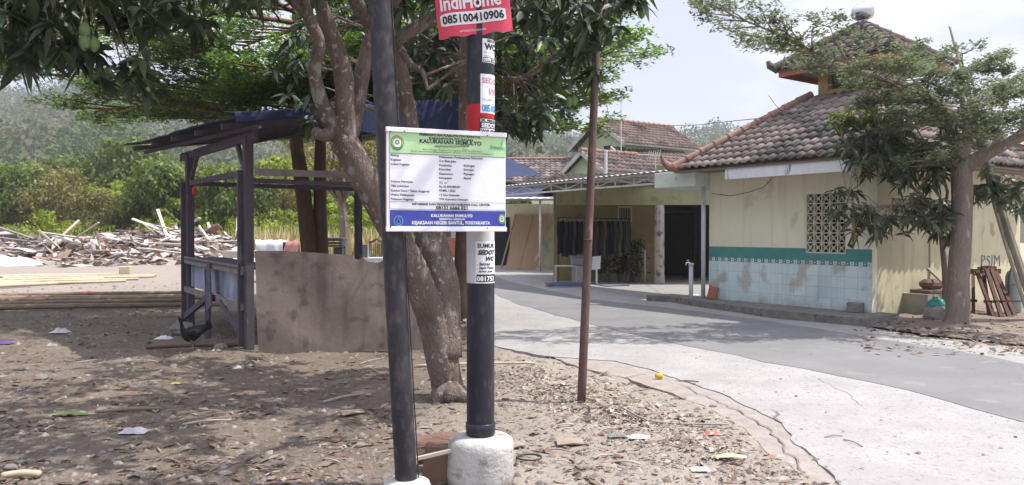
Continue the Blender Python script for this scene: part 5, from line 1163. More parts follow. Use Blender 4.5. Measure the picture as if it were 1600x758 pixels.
# ---------------------------------------------------------------- timber debris pile
WOOD = [surf('pale_timber', (.56, .51, .46), (.40, .345, .30), 2, .9, .2, 6), surf('brown_timber', (.30, .22, .17), (.22, .16, .12), 3, .9, .2, 6), surf('grey_timber', (.40, .375, .36), (.30, .28, .27), 3, .9, .2, 6)]
rr = random.Random(44)
plk = []
for k in range(6):
    mb = MB(); L = [1.6, 2.2, 3.0, 3.8, 1.3, 2.4][k]; w = [.30, .22, .24, .15, .62, .40][k]; mb.box((0, 0, 0), (L, w, .05)); 
    if k in (2, 4): mb.box((L * .3, 0, .04), (.07, w * 1.3, .04))
    o = mb.build('plank', WOOD[k % 3], None, uni=False); plk.append(o)
def pile_h(px): return np.interp(px, [-160, -40, 40, 120, 190, 250, 320, 380, 420, 470], [1.0, 1.35, 1.3, 1.1, 1.5, 1.75, 1.55, 1.15, .7, .2])
first = [True] * 6; cnt = 0
cols_ = {0: 'pale sun bleached', 1: 'dark brown', 2: 'weathered grey'}
for i in range(285):
    px = rr.uniform(-60, 440); Y = rr.gauss(40, 1.6); hh_ = pile_h(px) * math.exp(-((Y - 40.5) / 3.2) ** 2)
    z = hh_ * rr.uniform(.15, 1.05) + .05; k = rr.choice([0, 0, 1, 2, 3, 3, 4, 5])
    o = plk[k]
    if first[k]: first[k] = False
    else: o = o.copy(); COL.objects.link(o)
    o.location = ((px - 800) / F * Y, Y, z); o.rotation_euler = (rr.gauss(0, .4), rr.gauss(0, .17) if rr.random() < .86 else rr.uniform(-1.0, 1.0), rr.uniform(-.9, .9) if rr.random() < .75 else rr.uniform(0, 6.28))
    tag(o, '%s loose plank lying jumbled in the demolition timber pile' % cols_[k % 3], 'plank', 'planks of the demolition timber pile')
n = 9000; r = np.random.default_rng(8); px = r.uniform(-150, 455, n); Y = np.abs(r.normal(0, 2.0, n)) * r.choice([-1, 1], n) + 40.3
hh_ = pile_h(px) * np.exp(-((Y - 40.5) / 3.0) ** 2); C = np.stack([(px - 800) / F * Y, Y, hh_ * r.uniform(0, .95, n) + .02], 1)
D = unit(r.normal(size=(n, 3)) * np.array([1.6, 1, .35])); ln = r.uniform(.25, 1.1, n); V, Fq = leafquads(C, D, unit(r.normal(size=(n, 3)) + np.array([0, -.4, .8])), ln, r.uniform(.12, .34, n))
leafmat('splinters', [(.09, .07, .06), (.24, .19, .16), (.42, .37, .33), (.66, .62, .58), (.30, .14, .10)], 0, .9)
tag(meshobj('timber_rubble', V, Fq, MATS['splinters'], rnd=r.random(n)), 'splintered timber and broken bits filling the demolition pile', 'rubble', kind='stuff')
WT = surf('white_tarp', (.66, .67, .70), (.52, .53, .57), 2, .6, .5, 6)
def lump(name, label, cat, c, dx, dy, h, mat, seed, nx_=22, ny_=14):
    vs = []
    for j in range(ny_ + 1):
        for i in range(nx_ + 1):
            u, v = i / nx_ * 2 - 1, j / ny_ * 2 - 1; e = max(0, 1 - abs(u) ** 2.5) * max(0, 1 - abs(v) ** 2.5)
            z = h * e * (.6 + .7 * mnoise.noise(Vector((u * 2.2 + seed, v * 2.2, seed)))) + .012 + .25 * h * mnoise.noise(Vector((u * 7, v * 7, seed))) * e
            vs.append(Vector(c) + Vector((u * dx * (1 + .2 * mnoise.noise(Vector((v * 3, seed, 0)))), v * dy * (1 + .2 * mnoise.noise(Vector((u * 3, seed, 5)))), max(z, .004))))
    w = nx_ + 1; mb = MB(); mb._a(vs, [[j * w + i, j * w + i + 1, (j + 1) * w + i + 1, (j + 1) * w + i] for j in range(ny_) for i in range(nx_)])
    return top(name, mb, mat, label, cat, tuple(c), None, True)
lump('white_tarpaulin', 'crumpled white tarpaulin spread at the left foot of the timber pile', 'tarpaulin', (-24.5, 35.5, 0), 2.6, 1.3, .62, WT, 3)
lump('white_tarpaulin', 'white plastic sheeting heaped at the right end of the timber pile', 'tarpaulin', (-11.6, 33, 0), 1.3, .8, 1.0, WT, 8)
# ---------------------------------------------------------------- bamboo on the ground
BAM = surf('brown_bamboo', (.27, .195, .14), (.19, .135, .10), 4, .7, .3, 7); BAM2 = surf('pale_bamboo', (.52, .42, .30), (.42, .34, .24), 4, .6, .2, 6)
def bamboo(a, b, r_, mat, label, group):
    a, b = Vector(a), Vector(b); L = (b - a).length; n = int(L / .32); P = []; Rr = []
    side = Vector((rr.uniform(-1, 1), rr.uniform(-1, 1), 0)) * .05
    for i in range(n + 1):
        t_ = i / n; p = a.lerp(b, t_) + side * math.sin(t_ * 3.1) + UPZ * .015 * math.sin(t_ * 5); tp = r_ * (1 - .3 * t_)
        P += [p - (b - a).normalized() * .02, p, p + (b - a).normalized() * .02]; Rr += [tp, tp * 1.16, tp]
    mb = MB(); mb.tube(P, Rr, 9); return top('bamboo_pole', mb, mat, label, 'bamboo pole', tuple(a), group, True)
for i, (y0, y1, x1) in enumerate(((474, 461, 290), (478, 465, 330), (484, 468, 300), (469, 457, 345), (489, 474, 368), (471, 466, 350))):
    a = G(-90 - 10 * i, y0 + 1); b_ = G(x1, y1 + 4); bamboo(a + UPZ * .06, b_ + UPZ * (.06 + .03 * (i % 2)), .062, BAM, 'long brown bamboo pole in the near bundle on the ground left of the stall', 'brown bamboo poles on the ground')
for i, (y0, y1, x0, x1) in enumerate(((452, 441, -60, 195), (447, 438, -70, 215), (443, 434, -50, 240), (438, 432, 5, 243), (449, 437, -40, 160), (436, 430, -20, 180), (455, 443, -60, 130))):
    bamboo(G(x0, y0) + UPZ * .06, G(x1, y1) + UPZ * .06, .055, BAM2, 'pale yellow bamboo pole in the far bundle on the sunlit gravel', 'pale bamboo poles on the gravel')
# tied brick sized block and paper on the gravel
mb = MB(); c = G(195, 429); mb.box(c + UPZ * .15, (.36, .25, .3), Matrix.Rotation(.3, 3, 'Z'), .02); top('wooden_block', mb, BAM2, 'small tan wooden block standing on the gravel beyond the pale bamboo', 'block', tuple(c))
# ---------------------------------------------------------------- junk behind the metal sheet
surf('dark_metal', (.045, .045, .05), (.07, .065, .065), 5, .6, .1); surf('carved_wood', (.10, .05, .035), (.07, .035, .025), 6, .5, .2)
hc = thing('food_cart', 'dark metal cart with a ribbed top behind the metal sheet', 'cart', (-5.3, 22, 0))
mb = MB(); mb.box((-5.1, 22, 1.33), (.62, .5, .10), bev=.02); mb.box((-5.1, 22, 1.22), (.56, .46, .06)); mb.box((-5.1, 22, 1.14), (.6, .5, .05)); mb.build('top', MATS['dark_metal'], hc)
for x in (-5.36, -4.84):
    for y in (21.8, 22.2): mb = MB(); mb.box((x, y, .56), (.05, .05, 1.12)); mb.build('leg', MATS['dark_metal'], hc)
mb = MB(); mb.box((-4.95, 22, .85), (.24, .4, .5)); mb.build('box', MATS['dark_metal'], hc)
mb = MB()
for z in (.5, .8): mb.box((-5.1, 21.8, z), (.5, .04, .05))
mb.build('rail', MATS['dark_metal'], hc)
ch = thing('carved_chair', 'dark brown carved wooden chair with spindles seen through the stall', 'chair', (-4.15, 23.5, 0))
x0, y0 = -4.15, 23.5; CW = MATS['carved_wood']
mb = MB()
for s in (-1, 1): mb.tube([(x0 + s * .22, y0, .5), (x0 + s * .22, y0 + .03, 1.0), (x0 + s * .2, y0 + .06, 1.26)], .024, 8)
for i in range(6): mb.tube([(x0 - .15 + i * .06, y0 + .03, .72), (x0 - .15 + i * .06, y0 + .05, 1.18)], .012, 6)
mb.tube([(x0 - .24, y0 + .06, 1.22), (x0 - .12, y0 + .06, 1.25), (x0, y0 + .06, 1.33), (x0 + .12, y0 + .06, 1.25), (x0 + .24, y0 + .06, 1.22)], .032, 8); mb.box((x0, y0 + .03, .70), (.44, .03, .05)); mb.build('backrest', CW, ch)
mb = MB(); mb.box((x0, y0 - .22, .52), (.5, .5, .05), bev=.01); mb.build('seat', CW, ch)
for sx in (-1, 1):
    for sy in (0, -.42): mb = MB(); mb.tube([(x0 + sx * .21, y0 + sy, 0), (x0 + sx * .21, y0 + sy, .5)], .022, 8); mb.build('leg', CW, ch)
tb = thing('white_table', 'white topped table in front of the carved chair', 'table', (-3.95, 21.5, 0))
mb = MB(); mb.box((-3.95, 21.5, .80), (.95, .6, .05)); mb.box((-3.95, 21.22, .68), (.9, .02, .18)); mb.build('top', MATS['vinyl_white'], tb)
for sx in (-.4, .4):
    for sy in (-.25, .25): mb = MB(); mb.box((-3.95 + sx, 21.5 + sy, .39), (.05, .05, .78)); mb.build('leg', MATS['white_steel'], tb)
mb = MB(); mb.box((-4.15, 21.4, .825 + .19), (.30, .26, .37), bev=.01); top('grey_box', mb, surf('dusty_grey_box', (.17, .18, .19), (.13, .14, .15), 3, .7), 'dark grey box standing on the white table', 'box', (-4.15, 21.4, .825))
dc = thing('plastic_chair', 'dark chair with pink cloth thrown over it behind the metal sheet', 'chair', (-6.1, 21, 0))
mb = MB(); mb.box((-6.1, 21, .62), (.45, .42, .04), bev=.01); mb.build('seat', MATS['dark_metal'], dc); mb = MB()
mb.box((-6.1, 21.2, .95), (.45, .03, .62), bev=.01); mb.build('backrest', MATS['dark_metal'], dc)
for sx in (-.2, .2):
    for sy in (-.18, .18): mb = MB(); mb.tube([(-6.1 + sx, 21 + sy, 0), (-6.1 + sx, 21 + sy, .6)], .02, 6); mb.build('leg', MATS['dark_metal'], dc)
PINK = surf('pink_cloth', (.58, .30, .26), (.45, .21, .19), 5, .9, .4)
mb = MB(); vs = []
for j in range(9):
    for i in range(9):
        u, v = i / 8 - .5, j / 8; q = Vector((-6.02 + u * .4 - .1 * v, 21.17 - .16 * v ** .5 + .03 * math.sin(i * 2 + j), 1.30 - .55 * v + .03 * math.sin(i * 1.7))); vs.append(q)
mb._a(vs, [[j * 9 + i, j * 9 + i + 1, (j + 1) * 9 + i + 1, (j + 1) * 9 + i] for j in range(8) for i in range(8)]); top('pink_cloth', mb, PINK, 'pink cloth draped over the dark chair back', 'cloth', (-6.1, 21.1, 1.2), smooth=True)
wt = thing('trestle_table', 'trestle table of white boards with a white sheet hanging off it', 'table', (-7.9, 24, 0))
mb = MB(); mb.box((-8.0, 24, .92), (1.9, .8, .06)); mb.box((-8.3, 23.6, .82), (1.2, .02, .16)); mb.build('top', WOOD[0], wt)
for sx in (-.85, -.3, .8): mb = MB(); mb.box((-8.0 + sx, 24, .45), (.08, .5, .9)); mb.build('leg', WOOD[1], wt)
mb = MB(); vs = []
for j in range(9):
    for i in range(9): u, v = i / 8, j / 8; vs.append(Vector((-7.95 + u * 1.0 + .25 * v, 23.9 - .42 * min(1, v * 2.5) - .04 * math.sin(i * 1.9), (1.28 if v < .3 else 1.28 - (v - .3) * .9) + .03 * math.sin(i * 2.2 + j))))
mb._a(vs, [[j * 9 + i, j * 9 + i + 1, (j + 1) * 9 + i + 1, (j + 1) * 9 + i] for j in range(8) for i in range(8)]); top('white_sheet', mb, WT, 'white plastic sheet draped over the trestle table', 'sheet', (-7.6, 23.8, 1.0), smooth=True)
mb = MB(); mb.tube([G(548, 378 + 22, 0) + Vector((0, 0, 0)), U(551, 300, 30.0), U(553, 200, 30)], [.2, .17, .12], 8) if False else None
# slim far tree trunk with loose crown between the stall posts
ft = mid_tree('slim_tree', MATS['dull_leaf'], 7.5, 4.6, 26, 70, 15, 'slim trunked tree with a loose olive crown seen between stall posts', None, 'tree', .22, .5); ft.location = ((534 - 800) / F * 30, 30, 0)
# pale stone gate far at the back of the yard
gm = surf('pale_stone', (.50, .48, .45), (.38, .36, .34), 4, .9, .3)
mb = MB(); c = U(345, 330, 52)
mb.box((c.x - .5, 52, 1.5), (.5, .4, 3.0), bev=.03); mb.box((c.x - .5, 52, 3.1), (.66, .56, .2), bev=.03); mb.box((c.x + 1.2, 52, 2.1), (2.4, .3, 1.3)); mb.box((c.x + 1.2, 52, 2.85), (2.6, .4, .14), bev=.02)
for i in range(7): mb.box((c.x + .15 + i * .35, 52, 3.12), (.1, .1, .4))
mb.box((c.x + .9, 52, .75), (2.2, .3, 1.45)); top('stone_gate', mb, gm, 'pale stone gate post and parapet among the bushes beyond the stall', 'gate', (c.x, 52, 0))
# ---------------------------------------------------------------- right side clutter
pw = surf('plywood', (.48, .31, .20), (.42, .26, .165), 1.5, .8, .1, 7, (.33, .2, .13), .3, 3, stretch=(1, 1, .3))
for pts, lb in ((((790, 413), (811, 415), (833, 336), (806, 336)), 'left sheet of tan plywood leaning on the cream house wall'), (((812.5, 415), (838, 416), (860, 334), (834.5, 336)), 'right sheet of tan plywood leaning on the cream house wall')):
    mb = MB(); P = [U(pts[0][0], pts[0][1], 31.0), U(pts[1][0], pts[1][1], 31.0), U(pts[2][0], pts[2][1], 31.72), U(pts[3][0], pts[3][1], 31.72)]
    for q in P[:2]: q.z = .03
    mb.poly(P, .02); top('plywood_sheet', mb, pw, lb, 'plywood', tuple(P[0]))
mb = MB(); a = U(783, 388, 31.2); b_ = U(806, 335, 31.75); a.z = .05; mb.beam(a, b_, .08, .04); top('timber_post', mb, WOOD[1], 'dark timber leaning beside the left plywood sheet', 'post', tuple(a))
# clothes rail with garments
cl = thing('clothes_rail', 'black clothes rail hung with dark garments in front of the yellow porch wall', 'clothes rail', (2.4, 22.8, 0)); yr = 22.95
mb = MB(); mb.tube([(1.35, yr, 1.97), (3.55, yr, 1.93)], .014, 8); mb.build('rail', MATS['dark_metal'], cl)
for x in (1.38, 3.52):
    mb = MB(); mb.tube([(x, yr, .02), (x, yr, 1.96)], .016, 8); mb.tube([(x, yr - .25, .02), (x, yr + .25, .02)], .016, 6); mb.build('stand', MATS['dark_metal'], cl)
def garment(L, seed):
    q = random.Random(seed); vs = []; n = 14; w = .25
    prof = [(0, .05, .03), (.03, .12, .045), (.08, .22, .06), (.16, .245, .075), (.35, .22, .085), (.7, .23, .09), (1, .25, .10)]
    for t_, a, b_ in prof:
        for i in range(n):
            th = 2 * math.pi * i / n; f_ = 1 + .14 * math.sin(i * 2.3 + seed) * t_
            vs.append((b_ * f_ * math.cos(th) + .01 * q.uniform(-1, 1), a * math.sin(th), -.06 - L * t_ - (.02 * math.sin(i * 1.9) if t_ == 1 else 0)))
    fs = [[r_ * n + i, r_ * n + (i + 1) % n, (r_ + 1) * n + (i + 1) % n, (r_ + 1) * n + i] for r_ in range(len(prof) - 1) for i in range(n)] + [list(range(n))]
    return vs, fs
cms = [flat('black_cloth', (.012, .012, .015), .9), flat('navy_cloth', (.02, .024, .04), .9), flat('charcoal_cloth', (.045, .045, .052), .9), flat('olive_cloth', (.09, .085, .06), .9), flat('brown_cloth', (.10, .055, .045), .9)]
gl = ['black', 'navy', 'charcoal', 'olive', 'brown']
for i in range(17):
    x = 1.47 + i * .123 + rr.uniform(-.02, .02); k = [0, 1, 0, 2, 1, 0, 3, 0, 4, 1, 3, 0, 0, 2, 3, 0, 2][i]; L = rr.uniform(.88, 1.12)
    gt = thing('hanging_garment', None, 'garment', (x, yr, 1.94), 'dark garments on the clothes rail', rotz=rr.uniform(-.5, .3)); gt['label'] = '%s long sleeved garment hanging on the clothes rail by the porch wall' % gl[k]
    vs, fs = garment(L, i); mb = MB(); mb._a(vs, fs); mb.build('body', cms[k], gt, uni=False)
    for s in (-1, 1): mb = MB(); mb.tube([(0, s * .20, -.10), (.02, s * .27, -.3), (.03, s * .26, -.62)], [.05, .055, .045], 7); mb.build('sleeve', cms[k], gt, uni=False)
    mb = MB(); mb.tube([(0, 0, .03), (0, .015, .0), (0, 0, -.05)], .005, 5); mb.tube([(0, -.18, -.1), (0, 0, -.05), (0, .18, -.1)], .008, 5); mb.build('hanger', MATS['ink_white'], gt, uni=False)
# low frame table, basin and hose
tf = thing('frame_table', 'low white metal frame table under the hanging clothes', 'table', (1.6, 22.3, 0))
mb = MB(); mb.box((1.55, 22.2, .56), (.62, .45, .03)); mb.build('top', MATS['white_steel'], tf)
for sx in (-.29, .29):
    for sy in (-.2, .2): mb = MB(); mb.box((1.55 + sx, 22.2 + sy, .28), (.03, .03, .56)); mb.build('leg', MATS['white_steel'], tf)
mb = MB(); mb.box((2.0, 22.35, .70), (.55, .4, .26), bev=.03); mb.box((2.0, 22.35, .835), (.6, .44, .03), bev=.01); top('grey_crate', mb, MATS['ink_grey'], 'grey crate behind the low frame table under the clothes', 'crate', (2, 22.35, .57))
mb = MB(); mb.box((2.0, 22.35, .28), (.5, .36, .56), bev=.01); top('wooden_stool', mb, WOOD[2], 'weathered wooden stool block carrying the grey crate', 'stool', (2, 22.35, 0))
mb = MB(); c = (2.42, 22.25, .62); mb.poly([(2.3, 22.2, .45), (2.55, 22.2, .47), (2.58, 22.25, .85), (2.33, 22.25, .82)], .02); mb.box((2.45, 22.24, .24), (.05, .05, .46)); top('white_board', mb, MATS['vinyl_white'], 'small white board on a stake beside the crate under the clothes', 'board', (2.42, 22.2, 0))
mb = MB(); P = []
for i in range(60): a = i * .42; P.append(Vector((1.55 + .55 * math.cos(a) * (1 + .15 * math.sin(i)), 21.3 + .28 * math.sin(a) + .01 * i * .3, .045 + .0012 * i)))
mb.tube(P + [Vector((2.6, 21.3, .04)), Vector((3.3, 21.6, .04))], .018, 6); top('blue_hose', mb, flat('hose_blue', (.09, .12, .22)), 'coiled blue hose on the porch floor below the clothes', 'hose', (1.5, 21.3, .03), smooth=True)
# scrubby potted plants in front of the wall
leafmat('scrub_leaf', [(.02, .03, .018), (.04, .05, .03), (.07, .065, .045)], .2, .8)
for j, (x, h_, lb) in enumerate(((2.85, .95, 'dark scrawny potted plant left of the faucet pipe, nearest the clothes'), (3.35, .85, 'dark bushy potted plant in the middle below the vent window'), (3.75, 1.0, 'tall dark potted plant nearest the flaking white column'))):
    t_ = thing('potted_plant', lb, 'plant', (x, 23.3, .02)); mb = MB(); mb.lathe([(.12, 0), (.16, .22), (.18, .24), (.17, .26)], (0, 0, 0), 14); mb.build('pot', surf('old_pot%d' % j, (.12, .11, .10), (.17, .15, .13), 4, .9), t_, uni=False)
    r = np.random.default_rng(j); n = 420; C = np.stack([r.normal(0, .16, n), r.normal(0, .12, n), .25 + h_ * r.random(n)], 1); D = unit(r.normal(size=(n, 3)) + np.array([0, 0, .5])); V, Fq = leafquads(C, D, unit(r.normal(size=(n, 3))), r.uniform(.06, .15, n), np.full(n, .05), .2)
    meshobj('foliage', V, Fq, MATS['scrub_leaf'], t_, rnd=r.random(n))
    mb = MB(); [mb.tube([(0, 0, .2), (r.normal(0, .1), r.normal(0, .1), .2 + h_ * .9)], .008, 5) for _ in range(5)]; mb.build('stems', MATS['brown_bark'], t_, uni=False)
def faucet(name, label, base, h_, r_, arm):
    t_ = thing(name, label, 'faucet', tuple(base)); mb = MB(); mb.tube([(0, 0, -.02), (0, 0, h_)], r_, 12); mb.lathe([(r_ * 1.25, h_ - .05), (r_ * 1.25, h_ + .01)], (0, 0, 0), 12); mb.build('pipe', MATS['pole_white'], t_, uni=False, smooth=True)
    mb = MB(); mb.tube([(0, 0, h_ - .01), (arm * .3, 0, h_ + .015), (arm, 0, h_ + .01), (arm * 1.15, 0, h_ - .05)], [.02, .022, .02, .016], 8); mb.tube([(arm * .6, 0, h_), (arm * .6, 0, h_ + .06)], .009, 6); mb.box((arm * .6, 0, h_ + .068), (.08, .02, .014)); mb.build('tap', m_chrome, t_, uni=False, smooth=True)
m_chrome = MATS['polished_steel']
faucet('standpipe', 'white standpipe with a tap at the edge of the raised kerb', G(1080, 477) + UPZ * .0, .88, .045, -.10)
faucet('standpipe', 'thin white standpipe in the shade beside the flaking white column', Vector((4.0, 23.1, .02)), .95, .03, -.08)
mb = MB(); c = Vector(WL(3.36, -.13, .14)); mb.box(c + UPZ * .14, (.20, .07, .27), Matrix.Rotation(.25, 3, 'Y') @ Matrix.Rotation(-.5, 3, 'Z'), .015); top('clay_block', mb, TERRA, 'terracotta block leaning on the tiled wall near the white canopy pipe', 'block', tuple(c))
mb = MB(); c = Vector(WL(.22, -.14, .14)); mb.box(c + UPZ * .085, (.26, .20, .17), Matrix.Rotation(-.6, 3, 'Z'), .012); top('concrete_block', mb, MATS['kerb_stone'], 'small dark concrete block at the corner of the tiled wall', 'block', tuple(c))
# concrete box with plank, bags
c = U(1446, 470, 13.9); cb = Vector((c.x, 13.9, 0))
mb = MB(); rz = Matrix.Rotation(.55, 3, 'Z'); q = MATS['kerb_stone']
for dx, dy, sx, sy in ((-.31, 0, .06, .5), (.31, 0, .06, .5), (0, -.22, .56, .06), (0, .22, .56, .06)): mb.box(cb + rz @ Vector((dx, dy, .22)), (sx, sy, .44), rz)
top('concrete_planter', mb, surf('mid_concrete', (.36, .34, .29), (.28, .26, .22), 4, .9, .4), 'square concrete tub left of the grey brown trunk against the side wall', 'planter', tuple(cb))
mb = MB(); mb.box(cb + Vector((.12, .0, .475)), (.62, .42, .06), Matrix.Rotation(.4, 3, 'Z'), .01); mb.box(cb + Vector((.15, .05, .60)), (.5, .25, .18), Matrix.Rotation(.5, 3, 'Z'), .06); top('folded_sack', mb, surf('brown_sack', (.19, .12, .10), (.14, .09, .075), 5, .95, .5), 'brown folded sack lying across the concrete tub', 'sack', tuple(cb + UPZ * .44))
lump('green_bag', 'crumpled teal plastic bag beside the grey brown trunk', 'bag', tuple(U(1464, 488, 12.9) * Vector((1, 1, 0)) if False else (7.17, 12.95, .30)), .17, .14, .17, surf('teal_plastic', (.03, .28, .25), (.05, .38, .32), 8, .4, .4), 5, 14, 12)
mb = MB(); c = Vector((7.16, 12.93, 0)); mb.lathe([(.12, 0), (.20, .08), (.21, .2), (.16, .30), (.05, .33)], c, 14); top('striped_sack', mb, surf('striped_sack', (.42, .38, .36), (.22, .17, .16), 10, .9, .5, stretch=(1, 1, 3)), 'bulging striped sack under the teal bag beside the trunk', 'sack', tuple(c), smooth=True)
mb = MB(); mb.tube([U(1450, 420, 14.1), U(1476, 444, 13.5)], [.03, .02], 8); a = U(1476, 444, 13.5); mb.tube([a, Vector((a.x + .35, a.y - .1, 0))], [.02, .02], 8); top('wooden_stick', mb, WOOD[2], 'grey stick leaning towards the trunk above the concrete tub', 'stick', tuple(a))
# rusty jacks leaning on the wall
RU = surf('dark_rust', (.13, .065, .05), (.085, .045, .038), 6, .85, .4)
for i, (xt, yt, xb, yb, Yb) in enumerate(((1521, 424, 1522, 486, 13.9), (1527, 424, 1556, 497, 13.4), (1541, 419, 1568, 500, 13.3), (1549, 420, 1580, 500, 13.3), (1556, 424, 1590, 496, 13.4), (1536, 421, 1548, 498, 13.5))):
    a = U(xt, yt, Yb + .9); b_ = U(xb, yb, Yb); b_.z = .0; mb = MB(); mb.beam(a, b_, .06, .06); dv = (a - b_).normalized()
    mb.beam(a - Vector((.1, .03, 0)), a + Vector((.1, .03, 0)), .05, .09); mb.tube([a - dv * .1 + Vector((-.07, 0, 0)), a + dv * .05 + Vector((-.07, 0, 0))], .02, 6); mb.box(b_ + UPZ * .02, (.16, .16, .02)); mb.box(b_ + dv * .45, (.09, .09, .05))
    top('iron_prop', mb, RU, 'rusty iron prop with a bracket head leaning on the wall right of the trunk', 'prop', tuple(b_), 'rusty iron props by the wall')
gc = thing('cylinder_rack', 'tall grey cylinder in a black iron rack at the right edge of the photo', 'rack', (9.12, 14.0, 0))
mb = MB(); mb.lathe([(.12, .10), (.13, .14), (.13, .72), (.10, .82), (.05, .86)], (9.15, 14.0, 0), 18); mb.build('cylinder', surf('grey_green_metal', (.32, .37, .35), (.26, .30, .28), 4, .5), gc, smooth=True)
mb = MB()
for sx in (-.2, .2): mb.tube([(9.15 + sx * 1.1, 13.8, 0), (9.15 + sx, 13.82, .75), (9.15 + sx * .6, 13.85, .95)], .015, 6)
for z in (.3, .6): mb.tube([(8.94, 13.8, z), (9.36, 13.8, z)], .012, 6)
mb.tube([(9.03, 13.85, .95), (9.27, 13.85, .95)], .015, 6); mb.build('frame', MATS['dark_metal'], gc)
# bamboo leaning on the roof
GB = surf('grey_bamboo', (.36, .33, .27), (.27, .245, .20), 4, .7, .3, 6)
for i, (xt, yt, dx) in enumerate(((1482, 46, 0), (1500, 92, 8), (1492, 70, -7), (1517, 122, 4), (1508, 118, 14), (1524, 190, 22))):
    b_ = Vector((8.62 + dx * .011, 12.5 + .05 * i, 0)); a = U(xt, yt, 13.3); d_ = (a - b_); mb = MB(); n = 16; P = []; Rr = []
    for k in range(n + 1):
        t_ = k / n; p = b_ + d_ * t_ + Vector((-.12, 0, .05)) * math.sin(t_ * 3.14) * (.5 + .2 * i); P += [p, p + d_ * .008]; Rr += [(.030 - .014 * t_), (.034 - .016 * t_)]
    mb.tube(P, Rr, 7); top('bamboo_pole', mb, GB, 'slender bamboo pole leaning up over the eave right of the dusty tree', 'bamboo pole', tuple(b_), 'bamboo poles leaning on the roof', True)
# hanging strip
mb = MB(); mb.cur = 0; mb.poly([U(1324, 384, 12.6), U(1333, 389, 12.6), U(1352, 344, 12.6), U(1344, 339, 12.6)], .008); mb.cur = 1; mb.poly([U(1328, 381, 12.585), U(1333, 383, 12.585), U(1345, 357, 12.585), U(1340, 355, 12.585)], .003)
mb.cur = 2
for t_ in (.15, .32, .5, .68, .84): p = U(1328 + 14.5 * t_ + 1, 380 - 24 * t_, 12.575); mb.poly([p, p + Vector((.03, 0, .012)), p + Vector((.04, 0, -.008)), p + Vector((.01, 0, -.02))], .002)
mb.cur = 0; mb.tube([U(1348, 341, 12.6), U(1362, 318, 12.6)], .004, 4)
top('hanging_strip', mb, [MATS['ink_black'], flat('orange_label', (.65, .33, .04)), flat('label_red', (.4, .05, .03))], 'black strip with an orange panel dangling askew before the lattice window', 'strip', tuple(U(1348, 341, 12.6)))
# masts, aerials, wires
mb = MB(); mb.tube([(4.68, 33, 2), (4.68, 33, 7.3)], .022, 8); mb.box((4.68, 33, 7.42), (.10, .10, .26), bev=.01); top('aerial_mast', mb, MATS['white_steel'], 'thin white aerial mast with a small box on top beside the green gable', 'mast', (4.68, 33, 2))
mb = MB(); mb.tube([(3.42, 28, 3.0), (3.42, 28, 4.45)], .055, 10); mb.tube([(3.42, 28, 4.45), (3.42, 28, 4.52)], .065, 10); top('vent_pipe', mb, MATS['pole_white'], 'short white vent pipe rising from the low tiled roof', 'pipe', (3.42, 28, 3.0))
mb = MB(); c = U(1024, 243, 31); mb.tube([c - Vector((1.1, 0, -.05)), c + Vector((.2, 0, 0))], .018, 6)
for i in range(6): x = -.3 + .09 * i; mb.tube([c + Vector((x - .03, 0, -.22 + .02 * i)), c + Vector((x + .05, 0, .18 + .01 * i))], .012, 5)
mb.tube([c + Vector((0, 0, -.8)), c], .02, 6); top('television_aerial', mb, MATS['white_steel'], 'white rod television aerial on the roof left of the prayer house hip', 'aerial', tuple(c))
def wire(name, label, pts, r_=.008): mb = MB(); mb.tube(smoothpath(pts, 6), r_, 5); top(name, mb, MATS['ink_black'], label, 'wire', tuple(pts[0]))
wire('overhead_wire', 'black overhead wire curving down into the dusty tree branches at top', [U(1060, -20, 12), U(1085, 12, 12), U(1110, 27, 12), U(1150, 33, 12)], .007)
wire('overhead_wire', 'thin wire running level from the gable ridge towards the prayer house', [U(1000, 197, 36), U(1080, 196, 30), U(1140, 190, 24), U(1200, 184, 18)], .012)
wire('overhead_wire', 'wire dropping from the mango canopy to the tall gable roof', [U(935, 100, 20), U(942, 140, 26), U(952, 186, 34)], .012)
wire('overhead_wire', 'thin wire strung from the cupola down to the left roof hip', [U(1200, 150, 16), U(1225, 175, 15.8), U(1262, 150, 15.6)], .006)
wire('overhead_wire', 'thin stray wire stretching left from the corner of the notice board', [U(560, 205, 5.2), U(585, 206, 4.7), U(604, 203, 4.31)], .0018)
# scooter behind the utility pole
sc = thing('scooter', 'small dark motor scooter parked on the far road verge behind the poles', 'scooter', tuple(G(722, 411)))
BK = MATS['dark_metal']
for x in (-.6, .6):
    w_ = MB(); w_.tube([(x + .27 * math.cos(a), 0, .28 + .27 * math.sin(a)) for a in np.linspace(0, 6.283, 19)], .05, 8, False); wh = w_.build('wheel', MATS['gloss_black'], sc, uni=False)
    mb = MB(); mb.tube([(x, -.03, .28), (x, .03, .28)], .16, 12); mb.build('rim', MATS['polished_steel'], wh, uni=False)
mb = MB(); mb.tube([(-.75, 0, .72), (-.3, 0, .62), (0, 0, .42), (.25, 0, .40), (.45, 0, .8), (.42, 0, 1.0)], [.1, .17, .14, .13, .16, .07], 10); mb.build('body', BK, sc, uni=False, smooth=True)
mb = MB(); mb.box((-.4, 0, .80), (.7, .26, .10), bev=.04); mb.build('seat', MATS['gloss_black'], sc, uni=False)
mb = MB(); mb.tube([(.36, -.32, 1.05), (.44, 0, 1.0), (.36, .32, 1.05)], .02, 6); mb.build('handlebar', BK, sc, uni=False)
mb = MB(); mb.lathe([(.06, -.03), (.07, 0), (.02, .03)], (.54, 0, .93), 10); mb.build('headlight', MATS['ink_white'], sc, uni=False)
sc.rotation_euler = (0, 0, 1.9)
